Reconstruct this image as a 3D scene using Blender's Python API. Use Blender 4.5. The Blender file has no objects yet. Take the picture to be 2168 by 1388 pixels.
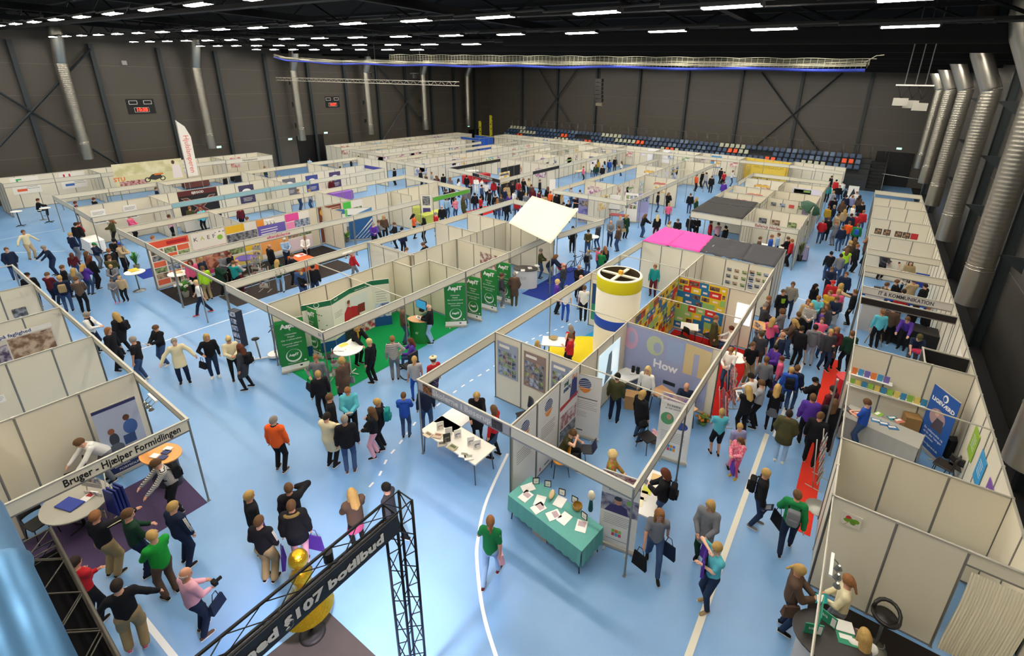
import bpy, bmesh, math, random
import numpy as np
from mathutils import Vector, Matrix
random.seed(7)
SC = bpy.context.scene
COL = SC.collection
# ------------------------------------------------------------------ camera
F_PX, PITCH, ROLL, YAW, CAM_H, CX, CY = 1024.37, -0.337658, 0.0217988, 0.5951999, 10.1867, 1140.16, 532.49
def cam_rot():
    c, s = math.cos, math.sin
    B = np.array([[1, 0, 0], [0, 0, -1], [0, 1, 0]], float)
    Rx = np.array([[1, 0, 0], [0, c(PITCH), -s(PITCH)], [0, s(PITCH), c(PITCH)]])
    Rz = np.array([[c(YAW), -s(YAW), 0], [s(YAW), c(YAW), 0], [0, 0, 1]])
    Rr = np.array([[c(ROLL), -s(ROLL), 0], [s(ROLL), c(ROLL), 0], [0, 0, 1]])
    return Rz @ Rx @ B @ Rr
RM = cam_rot()
cd = bpy.data.cameras.new('camera'); cam = bpy.data.objects.new('camera', cd); COL.objects.link(cam)
cd.sensor_width = 36; cd.lens = F_PX / 2168 * 36
cd.shift_x = (1084 - CX) / 2168; cd.shift_y = (CY - 694) / 2168
cd.clip_start = 0.1; cd.clip_end = 300
m4 = Matrix([list(RM[i]) + [0] for i in range(3)] + [[0, 0, 0, 1]]); m4.translation = (0, 0, CAM_H)
cam.matrix_world = m4
SC.camera = cam
# ------------------------------------------------------------------ world, exposure
wd = bpy.data.worlds.new('world'); SC.world = wd; wd.use_nodes = True
wd.node_tree.nodes['Background'].inputs[0].default_value = (0.85, 0.9, 1.0, 1)
wd.node_tree.nodes['Background'].inputs[1].default_value = 0.0
SC.view_settings.view_transform = 'Standard'; SC.view_settings.look = 'None'
SC.view_settings.exposure = 0.06; SC.view_settings.gamma = 1.0; SC.view_settings.use_curve_mapping = False
LIGHT_E = 112.0          # emission of the ceiling fixtures
def W(px, py, z=0.0):
    """point of the hall at height z that the photograph shows at (px, py)"""
    d = RM @ np.array([(px - CX) / F_PX, -(py - CY) / F_PX, -1.0])
    t = (z - CAM_H) / d[2]
    return Vector((d[0] * t, d[1] * t, z))
def PLX(px, py, x):
    d = RM @ np.array([(px - CX) / F_PX, -(py - CY) / F_PX, -1.0]); t = x / d[0]
    return Vector((x, d[1] * t, CAM_H + d[2] * t))
def PLY(px, py, y):
    d = RM @ np.array([(px - CX) / F_PX, -(py - CY) / F_PX, -1.0]); t = y / d[1]
    return Vector((d[0] * t, y, CAM_H + d[2] * t))
# ------------------------------------------------------------------ materials
def lin(c): return tuple(((v / 255) / 12.92 if v <= 10 else (((v / 255) + 0.055) / 1.055) ** 2.4) for v in c)
def hexc(h): return tuple(int(h[i:i + 2], 16) for i in (0, 2, 4))
_M = {}
def mat(c, rough=0.6, metal=0.0, var=0.0, scale=6.0, bump=0.0, spec=0.4, kind=None, c2=None, alpha=1.0, cscale=(1,1,1)):
    """procedural surface; c is an 'rrggbb' sRGB colour"""
    key = (c, rough, metal, var, scale, bump, spec, kind, c2, alpha, cscale)
    if key in _M: return _M[key]
    m = bpy.data.materials.new('surface_' + c); m.use_nodes = True
    nt = m.node_tree; b = nt.nodes['Principled BSDF']; L = nt.links.new
    col = lin(hexc(c)); b.inputs['Base Color'].default_value = (*col, 1)
    b.inputs['Roughness'].default_value = rough; b.inputs['Metallic'].default_value = metal
    b.inputs['Specular IOR Level'].default_value = spec
    if alpha < 1: b.inputs['Alpha'].default_value = alpha
    tc = None
    def coord():
        nonlocal tc
        if tc is None: tc = nt.nodes.new('ShaderNodeTexCoord')
        mp = nt.nodes.new('ShaderNodeMapping'); mp.inputs['Scale'].default_value = cscale
        L(tc.outputs['Object'], mp.inputs[0]); return mp.outputs[0]
    if kind in ('stripe', 'plaid', 'patch', 'dots'):
        c2l = lin(hexc(c2)); mx = nt.nodes.new('ShaderNodeMix'); mx.data_type = 'RGBA'
        mx.inputs[6].default_value = (*col, 1); mx.inputs[7].default_value = (*c2l, 1)
        co = coord()
        if kind == 'patch':
            n = nt.nodes.new('ShaderNodeTexNoise'); n.inputs['Scale'].default_value = scale; n.inputs['Detail'].default_value = 3
            L(co, n.inputs['Vector']); r = nt.nodes.new('ShaderNodeMapRange'); r.inputs[1].default_value = 0.42; r.inputs[2].default_value = 0.6
            L(n.outputs['Fac'], r.inputs[0]); L(r.outputs[0], mx.inputs[0])
        elif kind == 'dots':
            n = nt.nodes.new('ShaderNodeTexVoronoi'); n.inputs['Scale'].default_value = scale
            L(co, n.inputs['Vector']); r = nt.nodes.new('ShaderNodeMath'); r.operation = 'LESS_THAN'; r.inputs[1].default_value = 0.3
            L(n.outputs['Distance'], r.inputs[0]); L(r.outputs[0], mx.inputs[0])
        else:
            w = nt.nodes.new('ShaderNodeTexWave'); w.bands_direction = 'Z'; w.inputs['Scale'].default_value = scale; w.inputs['Distortion'].default_value = 0.3
            L(co, w.inputs['Vector']); r = nt.nodes.new('ShaderNodeMath'); r.operation = 'GREATER_THAN'; r.inputs[1].default_value = 0.6
            L(w.outputs['Fac'], r.inputs[0])
            if kind == 'plaid':
                w2 = nt.nodes.new('ShaderNodeTexWave'); w2.bands_direction = 'X'; w2.inputs['Scale'].default_value = scale
                L(co, w2.inputs['Vector']); r2 = nt.nodes.new('ShaderNodeMath'); r2.operation = 'GREATER_THAN'; r2.inputs[1].default_value = 0.6
                L(w2.outputs['Fac'], r2.inputs[0]); a = nt.nodes.new('ShaderNodeMath'); a.operation = 'ADD'; a.use_clamp = True
                L(r.outputs[0], a.inputs[0]); L(r2.outputs[0], a.inputs[1])
                h = nt.nodes.new('ShaderNodeMath'); h.operation = 'MULTIPLY'; h.inputs[1].default_value = 0.7; L(a.outputs[0], h.inputs[0]); L(h.outputs[0], mx.inputs[0])
            else: L(r.outputs[0], mx.inputs[0])
        L(mx.outputs[2], b.inputs['Base Color'])
    elif var > 0:
        n = nt.nodes.new('ShaderNodeTexNoise'); n.inputs['Scale'].default_value = scale; n.inputs['Detail'].default_value = 4
        L(coord(), n.inputs['Vector'])
        r = nt.nodes.new('ShaderNodeMapRange'); r.inputs[3].default_value = 1 - var; r.inputs[4].default_value = 1 + var
        L(n.outputs['Fac'], r.inputs[0])
        h = nt.nodes.new('ShaderNodeHueSaturation'); h.inputs['Color'].default_value = (*col, 1); L(r.outputs[0], h.inputs['Value'])
        L(h.outputs[0], b.inputs['Base Color'])
    if bump > 0:
        n = nt.nodes.new('ShaderNodeTexNoise'); n.inputs['Scale'].default_value = scale * 2; n.inputs['Detail'].default_value = 3
        L(coord(), n.inputs['Vector']); bp = nt.nodes.new('ShaderNodeBump'); bp.inputs['Strength'].default_value = bump; bp.inputs['Distance'].default_value = 0.02
        L(n.outputs['Fac'], bp.inputs['Height']); L(bp.outputs[0], b.inputs['Normal'])
    _M[key] = m; return m
def emit(c, e):
    key = ('e', c, e)
    if key in _M: return _M[key]
    m = bpy.data.materials.new('glow_' + c); m.use_nodes = True; nt = m.node_tree; b = nt.nodes['Principled BSDF']
    b.inputs['Base Color'].default_value = (*lin(hexc(c)), 1); b.inputs['Emission Color'].default_value = (*lin(hexc(c)), 1)
    b.inputs['Emission Strength'].default_value = e; _M[key] = m; return m
# ------------------------------------------------------------------ mesh helpers
class MB:
    def __init__(s): s.v = []; s.f = []; s.mi = []; s.sm = []; s.mats = []
    def slot(s, m):
        if m not in s.mats: s.mats.append(m)
        return s.mats.index(m)
    def add(s, vs, fs, m=None, smooth=False):
        o = len(s.v); s.v += [tuple(v) for v in vs]; k = s.slot(m) if m is not None else 0
        for f in fs: s.f.append([i + o for i in f]); s.mi.append(k); s.sm.append(smooth)
        return s
    def box(s, a, b, m=None, mt=None):
        x0, y0, z0 = a; x1, y1, z1 = b
        vs = [Vector(p) for p in ((x0,y0,z0),(x1,y0,z0),(x1,y1,z0),(x0,y1,z0),(x0,y0,z1),(x1,y0,z1),(x1,y1,z1),(x0,y1,z1))]
        if mt is not None: vs = [mt @ v for v in vs]
        return s.add(vs, [(0,3,2,1),(4,5,6,7),(0,1,5,4),(1,2,6,5),(2,3,7,6),(3,0,4,7)], m)
    def cbox(s, c, d, m=None, mt=None):
        return s.box([c[i]-d[i]/2 for i in range(3)], [c[i]+d[i]/2 for i in range(3)], m, mt)
    def tube(s, pts, r, m=None, n=8, cap=True, smooth=True):
        pts = [Vector(p) for p in pts]; N = len(pts); rr = r if isinstance(r, (list, tuple)) else [r]*N
        vs = []; up = None
        for i, p in enumerate(pts):
            d = (pts[min(i+1, N-1)] - pts[max(i-1, 0)]).normalized()
            a = Vector((0,0,1)) if abs(d.z) < 0.95 else Vector((1,0,0))
            if up is not None: a = up
            x = (a - d*a.dot(d)).normalized(); up = x; y = d.cross(x)
            for k in range(n):
                t = 2*math.pi*k/n; vs.append(p + (x*math.cos(t) + y*math.sin(t))*rr[i])
        fs = [(i*n+k, i*n+(k+1) % n, (i+1)*n+(k+1) % n, (i+1)*n+k) for i in range(N-1) for k in range(n)]
        s.add(vs, fs, m, smooth)
        if cap:
            o = len(s.v) - len(vs); k0 = s.slot(m) if m is not None else 0
            s.f.append([o+k for k in range(n)][::-1]); s.mi.append(k0); s.sm.append(False)
            s.f.append([o+(N-1)*n+k for k in range(n)]); s.mi.append(k0); s.sm.append(False)
        return s
    def lathe(s, prof, m=None, n=20, o=(0,0,0), smooth=True, sx=1, sy=1):
        vs = [(o[0]+r*math.cos(2*math.pi*k/n)*sx, o[1]+r*math.sin(2*math.pi*k/n)*sy, o[2]+z) for r, z in prof for k in range(n)]
        fs = [(i*n+k, i*n+(k+1) % n, (i+1)*n+(k+1) % n, (i+1)*n+k) for i in range(len(prof)-1) for k in range(n)]
        s.add(vs, fs, m, smooth)
        return s
    def disc(s, c, r, m=None, n=20, sx=1, sy=1, rev=False):
        vs = [(c[0]+r*sx*math.cos(2*math.pi*k/n), c[1]+r*sy*math.sin(2*math.pi*k/n), c[2]) for k in range(n)]
        f = list(range(n)); return s.add(vs, [f[::-1] if rev else f], m)
    def cyl(s, c, r, h, m=None, n=20, sx=1, sy=1):
        s.lathe([(r, 0), (r, h)], m, n, c, True, sx, sy); s.disc(c, r, m, n, sx, sy, True); s.disc((c[0], c[1], c[2]+h), r, m, n, sx, sy); return s
    def prism(s, poly, z0, z1, m=None):
        n = len(poly); vs = [(p[0], p[1], z0) for p in poly] + [(p[0], p[1], z1) for p in poly]
        return s.add(vs, [list(range(n))[::-1], list(range(n, 2*n))] + [(i, (i+1) % n, n+(i+1) % n, n+i) for i in range(n)], m)
    def ball(s, c, r, m=None, n=10, k=6, sc=(1,1,1)):
        vs = []; fs = []
        for i in range(1, k):
            a = math.pi*i/k
            for j in range(n):
                b = 2*math.pi*j/n; vs.append((c[0]+r*sc[0]*math.sin(a)*math.cos(b), c[1]+r*sc[1]*math.sin(a)*math.sin(b), c[2]+r*sc[2]*math.cos(a)))
        t = len(vs); vs += [(c[0], c[1], c[2]+r*sc[2]), (c[0], c[1], c[2]-r*sc[2])]
        for i in range(k-2):
            for j in range(n): fs.append((i*n+j, (i+1)*n+j, (i+1)*n+(j+1) % n, i*n+(j+1) % n))
        for j in range(n): fs.append((t, j, (j+1) % n)); fs.append((t+1, (k-2)*n+(j+1) % n, (k-2)*n+j))
        return s.add(vs, fs, m, True)
    def mesh(s, name):
        me = bpy.data.meshes.new(name); me.from_pydata(s.v, [], s.f)
        for m in s.mats: me.materials.append(m)
        me.polygons.foreach_set('material_index', s.mi); me.polygons.foreach_set('use_smooth', s.sm); me.update(); return me
    def build(s, name, parent=None, loc=None, rz=None, **k):
        return link(name, s.mesh(name), parent, loc, rz, **k)
def link(name, me, parent=None, loc=None, rz=None, **k):
    o = bpy.data.objects.new(name, me); COL.objects.link(o)
    if parent is not None: o.parent = parent
    if loc is not None: o.location = loc
    if rz is not None: o.rotation_euler = (0, 0, rz)
    tag(o, **k); return o
def tag(o, label=None, cat=None, group=None, kind=None):
    if label: o['label'] = label
    if cat: o['category'] = cat
    if group: o['group'] = group
    if kind: o['kind'] = kind
    return o
def thing(name, label, cat, loc=(0,0,0), rz=0, group=None):
    return link(name, None, None, loc, rz, label=label, cat=cat, group=group)
def dup(root, loc=None, rz=None, **k):
    r = root.copy(); COL.objects.link(r)
    if loc is not None: r.location = loc
    if rz is not None: r.rotation_euler = (0, 0, rz)
    tag(r, **k)
    for ch in root.children:
        c = ch.copy(); COL.objects.link(c); c.parent = r
        for g in ch.children: d = g.copy(); COL.objects.link(d); d.parent = c
    return r
_T = {}
def text_mesh(body, size, m, extrude=0.002, bold=0.0, align='CENTER', shear=0.0, spacing=1.0, width=None):
    key = (body, size, m.name, extrude, bold, align, shear, spacing, width)
    if key in _T: return _T[key]
    cu = bpy.data.curves.new('lettering', 'FONT'); cu.body = body; cu.size = size; cu.extrude = extrude; cu.offset = bold
    cu.align_x = align; cu.align_y = 'CENTER'; cu.shear = shear; cu.space_character = spacing; cu.resolution_u = 2
    cu.materials.append(m)
    o = bpy.data.objects.new('tmp', cu); COL.objects.link(o)
    dg = bpy.context.evaluated_depsgraph_get(); me = bpy.data.meshes.new_from_object(o.evaluated_get(dg))
    me.name = 'lettering'
    if width:
        xs = [v.co.x for v in me.vertices]; w = max(xs) - min(xs); k = width / w; x0 = min(xs)
        for v in me.vertices: v.co.x *= k
    bpy.data.objects.remove(o); bpy.data.curves.remove(cu); _T[key] = me; return me
def face_mat(pos, right, up):
    """matrix whose local x runs along right, local y along up"""
    r = Vector(right).normalized(); u = Vector(up).normalized(); n = r.cross(u)
    M = Matrix(((r.x, u.x, n.x, pos[0]), (r.y, u.y, n.y, pos[1]), (r.z, u.z, n.z, pos[2]), (0,0,0,1))); return M
def letters(body, size, m, pos, right, up=(0,0,1), parent=None, name='lettering', **k):
    me = text_mesh(body, size, m, **k); o = bpy.data.objects.new(name, me); COL.objects.link(o)
    M = face_mat(pos, right, up)
    if parent is not None:
        o.parent = parent
        M = Matrix.Translation(-Vector(parent.location)) @ M if parent.rotation_euler.z == 0 else (Matrix.Translation(parent.location) @ Matrix.Rotation(parent.rotation_euler.z, 4, 'Z')).inverted() @ M
    o.matrix_local = M
    return o
# common surfaces
PANEL = mat('ddd5c0', 0.5, var=0.03, scale=1.5); ALU = mat('8f8d88', 0.4, 0.6); ALUL = mat('b9b5a8', 0.45, 0.3)
WHITE = mat('e9e7e2', 0.5); BLACK = mat('141416', 0.6); DARK = mat('26282b', 0.6); STEEL = mat('8d8f8c', 0.35, 0.8)
FASC = mat('dad3bf', 0.5)
# ------------------------------------------------------------------ the hall
XL, XR, YF, YN = -56.2, 5.35, 66.6, -8.0
def zc(x):                                   # underside of the roof beams, falling slightly to the right
    return 12.66 + (-(x + 56)) * 0.0165
def floor_material():
    m = bpy.data.materials.new('sports_floor_blue'); m.use_nodes = True; nt = m.node_tree; b = nt.nodes['Principled BSDF']; L = nt.links.new
    tc = nt.nodes.new('ShaderNodeTexCoord')
    n = nt.nodes.new('ShaderNodeTexNoise'); n.inputs['Scale'].default_value = 0.35; n.inputs['Detail'].default_value = 6; L(tc.outputs['Object'], n.inputs['Vector'])
    r = nt.nodes.new('ShaderNodeValToRGB'); r.color_ramp.elements[0].color = (*lin((102,148,198)), 1); r.color_ramp.elements[1].color = (*lin((118,162,207)), 1)
    r.color_ramp.elements[0].position = .35; r.color_ramp.elements[1].position = .65
    L(n.outputs['Fac'], r.inputs[0]); L(r.outputs[0], b.inputs['Base Color'])
    n2 = nt.nodes.new('ShaderNodeTexNoise'); n2.inputs['Scale'].default_value = 2.5; n2.inputs['Detail'].default_value = 5; L(tc.outputs['Object'], n2.inputs['Vector'])
    r2 = nt.nodes.new('ShaderNodeMapRange'); r2.inputs[3].default_value = .3; r2.inputs[4].default_value = .45; L(n2.outputs['Fac'], r2.inputs[0]); L(r2.outputs[0], b.inputs['Roughness'])
    b.inputs['Specular IOR Level'].default_value = 0.75
    return m
FLOOR = MB().box((XL-1, YN, -0.2), (XR+1, YF+1, 0), floor_material()).build('floor', kind='structure')
LINEM = mat('dfe2e4', 0.5)
def stripe(pts, w, name='line', m=LINEM, z=0.003):
    b = MB(); P = [Vector((p[0], p[1], 0)) for p in pts]; L_, R_ = [], []
    for i, p in enumerate(P):
        d = (P[min(i+1, len(P)-1)] - P[max(i-1, 0)]).normalized(); n = Vector((-d.y, d.x, 0)); L_.append(p + n*w/2); R_.append(p - n*w/2)
    N = len(P); vs = [(q.x, q.y, z) for q in L_] + [(q.x, q.y, z) for q in R_]
    b.add(vs, [(N+i, N+i+1, i+1, i) for i in range(N-1)], m); return b.build(name, FLOOR)
def curve_pts(pts, n=8):
    out = []; P = [Vector(p).to_2d() for p in pts]
    for i in range(len(P)-1):
        a = P[max(i-1,0)]; b = P[i]; c = P[i+1]; d = P[min(i+2, len(P)-1)]
        for k in range(n):
            t = k/n; out.append(0.5*((2*b) + (c-a)*t + (2*a-5*b+4*c-d)*t*t + (3*b-a-3*c+d)*t**3))
    out.append(P[-1]); return out
stripe(curve_pts([W(1075,960), W(1030,1060), W(1012,1140), W(1010,1190), W(1022,1290), W(1050,1388), W(1085,1480)]), 0.075)
stripe([(-0.95, 3), (-0.95, 14.3)], 0.13, 'cable_cover', mat('dcd8c8', 0.5), 0.008)
stripe([(-0.75, 14.3), (-0.3, 31.0)], 0.1)
stripe([(-0.3, 31), (-0.2, 44)], 0.1)
stripe([W(300,738), W(400,704), W(500,671), W(560,650)], 0.06); stripe([(W(0,508)), W(60,496), W(129,485)], 0.06); stripe([W(14,535), W(138,531)], 0.06)
stripe([W(262,1244), W(288,1289), W(367,1388), W(400,1430)], 0.1)
stripe([W(1520,578), W(1720,640), W(1800,668)], 0.05); stripe([W(1270,560),W(1330,536)], .05); stripe([W(990,475), W(1025,483)], .05)
def dashes(pts, L=0.17, gap=0.42, w=0.06):
    P = curve_pts(pts, 30); d = 0; nxt = 0; i = 0; pos = [0]
    for a, b in zip(P, P[1:]): pos.append(pos[-1] + (b-a).length)
    while nxt + L < pos[-1]:
        def at(s):
            for j in range(len(pos)-1):
                if pos[j+1] >= s: return P[j].lerp(P[j+1], (s-pos[j])/max(1e-6, pos[j+1]-pos[j]))
            return P[-1]
        stripe([at(nxt), at(nxt+L)], w); nxt += gap
dashes([W(1250,668), W(1178,697), W(1119,722), W(1047,774), W(978,818), W(910,870)])
dashes([W(880,893), W(845,940), W(820,970), W(802,1008), W(782,1030), W(762,1062)])
# walls
WALLM = mat('4b4640', 0.45, var=0.06, scale=0.6, spec=0.5); WALLR = mat('403d3a', 0.4, spec=0.5, var=.05, scale=.8); COLM = mat('2d3437', 0.5); STRIPW = mat('6b655c', 0.5)
def wall_box(name, a, b, m): return MB().box(a, b, m).build(name, kind='structure')
wl = wall_box('wall_left', (XL-0.3, YN, 0), (XL, YF, 14.6), WALLM)
wf = wall_box('wall_far', (XL-0.3, YF, 0), (XR+0.3, YF+0.3, 14.6), WALLM)
wr = wall_box('wall_right', (XR, YN, 0), (XR+0.3, YF, 14.6), WALLR)
wn = wall_box('wall_near', (XL-0.3, YN-0.3, 0), (XR+0.3, YN, 14.6), WALLM)
# sheet joints of the wall cladding
for z in (3.5, 5.9, 8.3, 10.7):
    MB().box((XL, YN, z), (XL+0.01, YF, z+0.03), STRIPW).build('cladding_joint', wl)
    MB().box((XL, YF-0.01, z), (XR, YF, z+0.03), mat('605a53', .5)).build('cladding_joint', wf)
    MB().box((XR-0.01, YN, z), (XR, YF, z+0.03), mat('5a5650', .4)).build('cladding_joint', wr)
def column(x, y, face, lab):
    b = MB(); h = 12.4
    for s in (-1, 1):
        if face == 'x': b.cbox((x + s*0.19, y, h/2), (0.03, 0.3, h), COLM)
        else: b.cbox((x, y + s*0.19, h/2), (0.3, 0.03, h), COLM)
    if face == 'x': b.cbox((x, y, h/2), (0.38, 0.03, h), COLM)
    else: b.cbox((x, y, h/2), (0.03, 0.38, h), COLM)
    b.build('steel_column', label=lab, cat='column', group='steel columns ' + lab.split(' standing ')[-1])
for k in range(12): column(XL+0.2, 10.1 + 4.8*k, 'x', 'dark steel column standing against the left wall')
for k in range(8): column(-48.8 + 6.72*k, YF-0.2, 'y', 'dark steel column standing against the far wall')
for k in range(7): column(XR-0.2, 6.5 + 9.4*k, 'x', 'dark steel column standing against the right wall')
def brace(p, a, b_, lab):
    r = MB()
    ax = Vector(b_) - Vector(a)
    r.tube([a, b_], 0.09, COLM, 4, smooth=False); r.tube([p[0], p[1]], 0.09, COLM, 4, smooth=False)
    return r.build('cross_brace', label=lab, cat='brace')
x = XL+0.5
brace(((x, 5.4, 12.0), (x, 14.8, 2.2)), (x, 5.4, 2.2), (x, 14.8, 12.0), 'dark X shaped steel brace on the left wall, nearest the left edge')
brace(((x, 43.7, 12.0), (x, 53.0, 2.2)), (x, 43.7, 2.2), (x, 53.0, 12.0), 'dark X shaped steel brace on the left wall, nearest the far corner')
y = YF-0.5
brace(((-45.5, y, 12.2), (-38.6, y, 3.0)), (-45.6, y, 3.4), (-38.4, y, 12.2), 'dark X shaped steel brace on the far wall behind the left half of the seats')
brace(((-13.0, y, 11.8), (-4.8, y, 2.6)), (-12.8, y, 2.6), (-4.6, y, 11.8), 'dark X shaped steel brace on the far wall behind the right half of the seats')
# roof: deck, beams along the rows, purlins
ROOFM = mat('0a0a0b', 0.9, spec=.1); BEAMM = mat('101113', 0.7, spec=.2)
z0, z1 = zc(XL), zc(XR)
MB().add([(XL-.3, YN-.3, 14.4), (XR+.3, YN-.3, 14.1), (XR+.3, YF+.3, 14.1), (XL-.3, YF+.3, 14.4), (XL-.3, YN-.3, 14.6), (XR+.3, YN-.3, 14.3), (XR+.3, YF+.3, 14.3), (XL-.3, YF+.3, 14.6)],
         [(0,1,2,3), (4,7,6,5), (0,4,5,1), (1,5,6,2), (2,6,7,3), (3,7,4,0)], ROOFM).build('ceiling', kind='structure')
def beam(y):
    b = MB(); w, h = 0.16, 0.03
    for dz in (0.32, 1.35):
        b.add([(XL, y-w, z0+dz), (XR, y-w, z1+dz), (XR, y+w, z1+dz), (XL, y+w, z0+dz), (XL, y-w, z0+dz+.14), (XR, y-w, z1+dz+.14), (XR, y+w, z1+dz+.14), (XL, y+w, z0+dz+.14)],
              [(0,3,2,1), (4,5,6,7), (0,1,5,4), (1,2,6,5), (2,3,7,6), (3,0,4,7)], BEAMM)
    n = 26
    for i in range(n):
        xa = XL + (XR-XL)*i/n; xb = XL + (XR-XL)*(i+1)/n; 
        za, zb = zc(xa), zc(xb)
        p, q = ((xa, y, za+.4), (xb, y, zb+1.4)) if i % 2 else ((xa, y, za+1.4), (xb, y, zb+.4))
        b.tube([p, q], 0.05, BEAMM, 4, smooth=False)
    b.build('roof_truss', label='black lattice roof truss running above the rows of ceiling lights', cat='roof truss', group='black lattice trusses under the roof')
for k in range(13): beam(4.5 + 5.0*k)
for x in (-4.6, -14.2, -23.8, -33.4, -43.0):
    MB().box((x-.12, YN, zc(x)+.5), (x+.12, YF, zc(x)+.8), BEAMM).build('roof_purlin', label='dark cross beam under the roof, running from front to back', cat='beam', group='cross beams under the roof')
for k, Y in enumerate(range(32, 62, 5)):
    MB().add([(XL, Y-.62, z0-.12), (XR, Y-.62, z1-.12), (XR, Y-.5, z1-.12), (XL, Y-.5, z0-.12), (XL, Y-.62, z0+.45), (XR, Y-.62, z1+.45), (XR, Y-.5, z1+.45), (XL, Y-.5, z0+.45)], [(0,3,2,1), (4,5,6,7), (0,1,5,4), (1,2,6,5), (2,3,7,6), (3,0,4,7)], BEAMM).build('roof_beam', label='black steel beam in front of light row ' + 'eight nine ten eleven twelve thirteen'.split()[k], cat='beam')
for Y, xa, nm in ((22, -17, 'six'), (27, -27, 'seven')):
    MB().add([(xa, Y-.62, zc(xa)-.1), (XR, Y-.62, z1-.1), (XR, Y-.5, z1-.1), (xa, Y-.5, zc(xa)-.1), (xa, Y-.62, zc(xa)+.45), (XR, Y-.62, z1+.45), (XR, Y-.5, z1+.45), (xa, Y-.5, zc(xa)+.45)], [(0,3,2,1), (4,5,6,7), (0,1,5,4), (1,2,6,5), (2,3,7,6), (3,0,4,7)], BEAMM).build('roof_beam', label='shorter black steel beam at the right, in front of light row ' + nm, cat='beam')
# light fixtures
FIXM = mat('3b3d3e', 0.5, 0.3); LAMP = emit('fff6e6', LIGHT_E)
def light_proto():
    t = thing('ceiling_light', '', 'ceiling light')
    h = MB(); h.box((-.66, -.13, .03), (.66, .13, .10), FIXM)
    h.box((-.66, -.15, -.0), (-.62, .15, .10), FIXM); h.box((.62, -.15, 0), (.66, .15, .1), FIXM)
    h.build('housing', t)
    MB().box((-.62, -.11, .0), (.62, .11, .03), LAMP).build('lamp_panel', t)
    MB().box((-1.65, -.03, .10), (1.65, .03, .14), FIXM).build('track', t)
    return t
proto = None
for row, Y in enumerate([-3, 2, 7, 12, 17, 22, 27, 32, 37, 42, 47, 52, 57]):
    for k in range(18):
        xx = 3.4 - 3.3*k
        if Y >= 47 and k > 14: continue
        lab = 'long white fluorescent light hanging in row %s of the black ceiling' % ('one two three four five six seven eight nine ten eleven twelve thirteen'.split()[row])
        z = zc(xx) - (0 if Y < 30 else .0)
        if proto is None:
            proto = light_proto(); proto.location = (xx, Y, z); proto['label'] = lab; proto['group'] = 'ceiling lights of row one'
        else: dup(proto, (xx, Y, z), label=lab, group='ceiling lights of row ' + ('one two three four five six seven eight nine ten eleven twelve thirteen'.split()[row]))
# spiral ducts
DUCTM = mat('a7a49a', 0.32, 0.85, spec=.6); BANDM = mat('bab6aa', 0.25, .9)
def duct(x, y, zb, zt, inx, lab, r=0.55):
    t = thing('ventilation_duct', lab, 'ventilation duct', (x, y, zb), 0, 'ventilation ducts')
    b = MB(); prof = []
    z = 0.0
    b.lathe([(r*.97, 0), (r, 0.05), (r, 1.3)], DUCTM, 28)
    z = 1.3
    while z < zt - zb:
        prof += [(r*.955, z), (r*.975, z+.035), (r*.955, z+.07)]; z += .14
    b.lathe(prof, DUCTM, 28)
    b.lathe([(r*.97, 0.01), (r*.9, .3)], BLACK, 28); b.disc((0, 0, .3), r*.9, BLACK, 28, rev=True)
    b.build('duct_tube', t)
    c = MB()
    for zz in (1.3, 1.42): c.lathe([(r*.98, zz-.02), (r*1.03, zz), (r*.98, zz+.02)], BANDM, 28)
    c.build('band', t)
    e = MB(); e.tube([(0, 0, zt-zb-.05), (inx*.05, 0, zt-zb+.05), (inx*.75, 0, zt-zb+1.5), (inx*.9, 0, zt-zb+2.1), (inx*.9, 0, 14.22-zb)], r*.97, DUCTM, 24)
    e.build('elbow', t)
    for z in (1.9, 4.2, 6.6):
        if zb + z < zt:
            MB().add([(-inx*(r-.1), -.03, z), (-inx*(r+.65), -.03, z), (-inx*(r+.65), -.03, z-.55), (-inx*(r-.1), .03, z), (-inx*(r+.65), .03, z), (-inx*(r+.65), .03, z-.55)],
                     [(0,1,2), (3,5,4), (0,3,4,1), (1,4,5,2), (2,5,3,0)], COLM).build('bracket', t)
for i, y in enumerate((12.5, 22.1, 31.7, 41.2, 50.8, 60.0)):
    duct(XL+1.35, y, 3.2, 10.9, 1, 'silver ventilation duct on the left wall, %s from the left edge of the photo' % 'first second third fourth fifth sixth'.split()[i], .43)
for i, y in enumerate((11.9, 21.2, 30.3, 39.5, 48.9, 58.2)):
    duct(XR-1.58, y, 3.2, 10.3, -1, 'silver ventilation duct on the right wall, %s from the camera' % 'first second third fourth fifth sixth'.split()[i], .39)
MB().box((XR-1.15, YN, 0), (XR, YF, .03), mat('1c1d1f', .8)).build('shade_strip_1', kind='structure')  # shadowed gap behind the right booth row, painted as a dark floor strip
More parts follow.
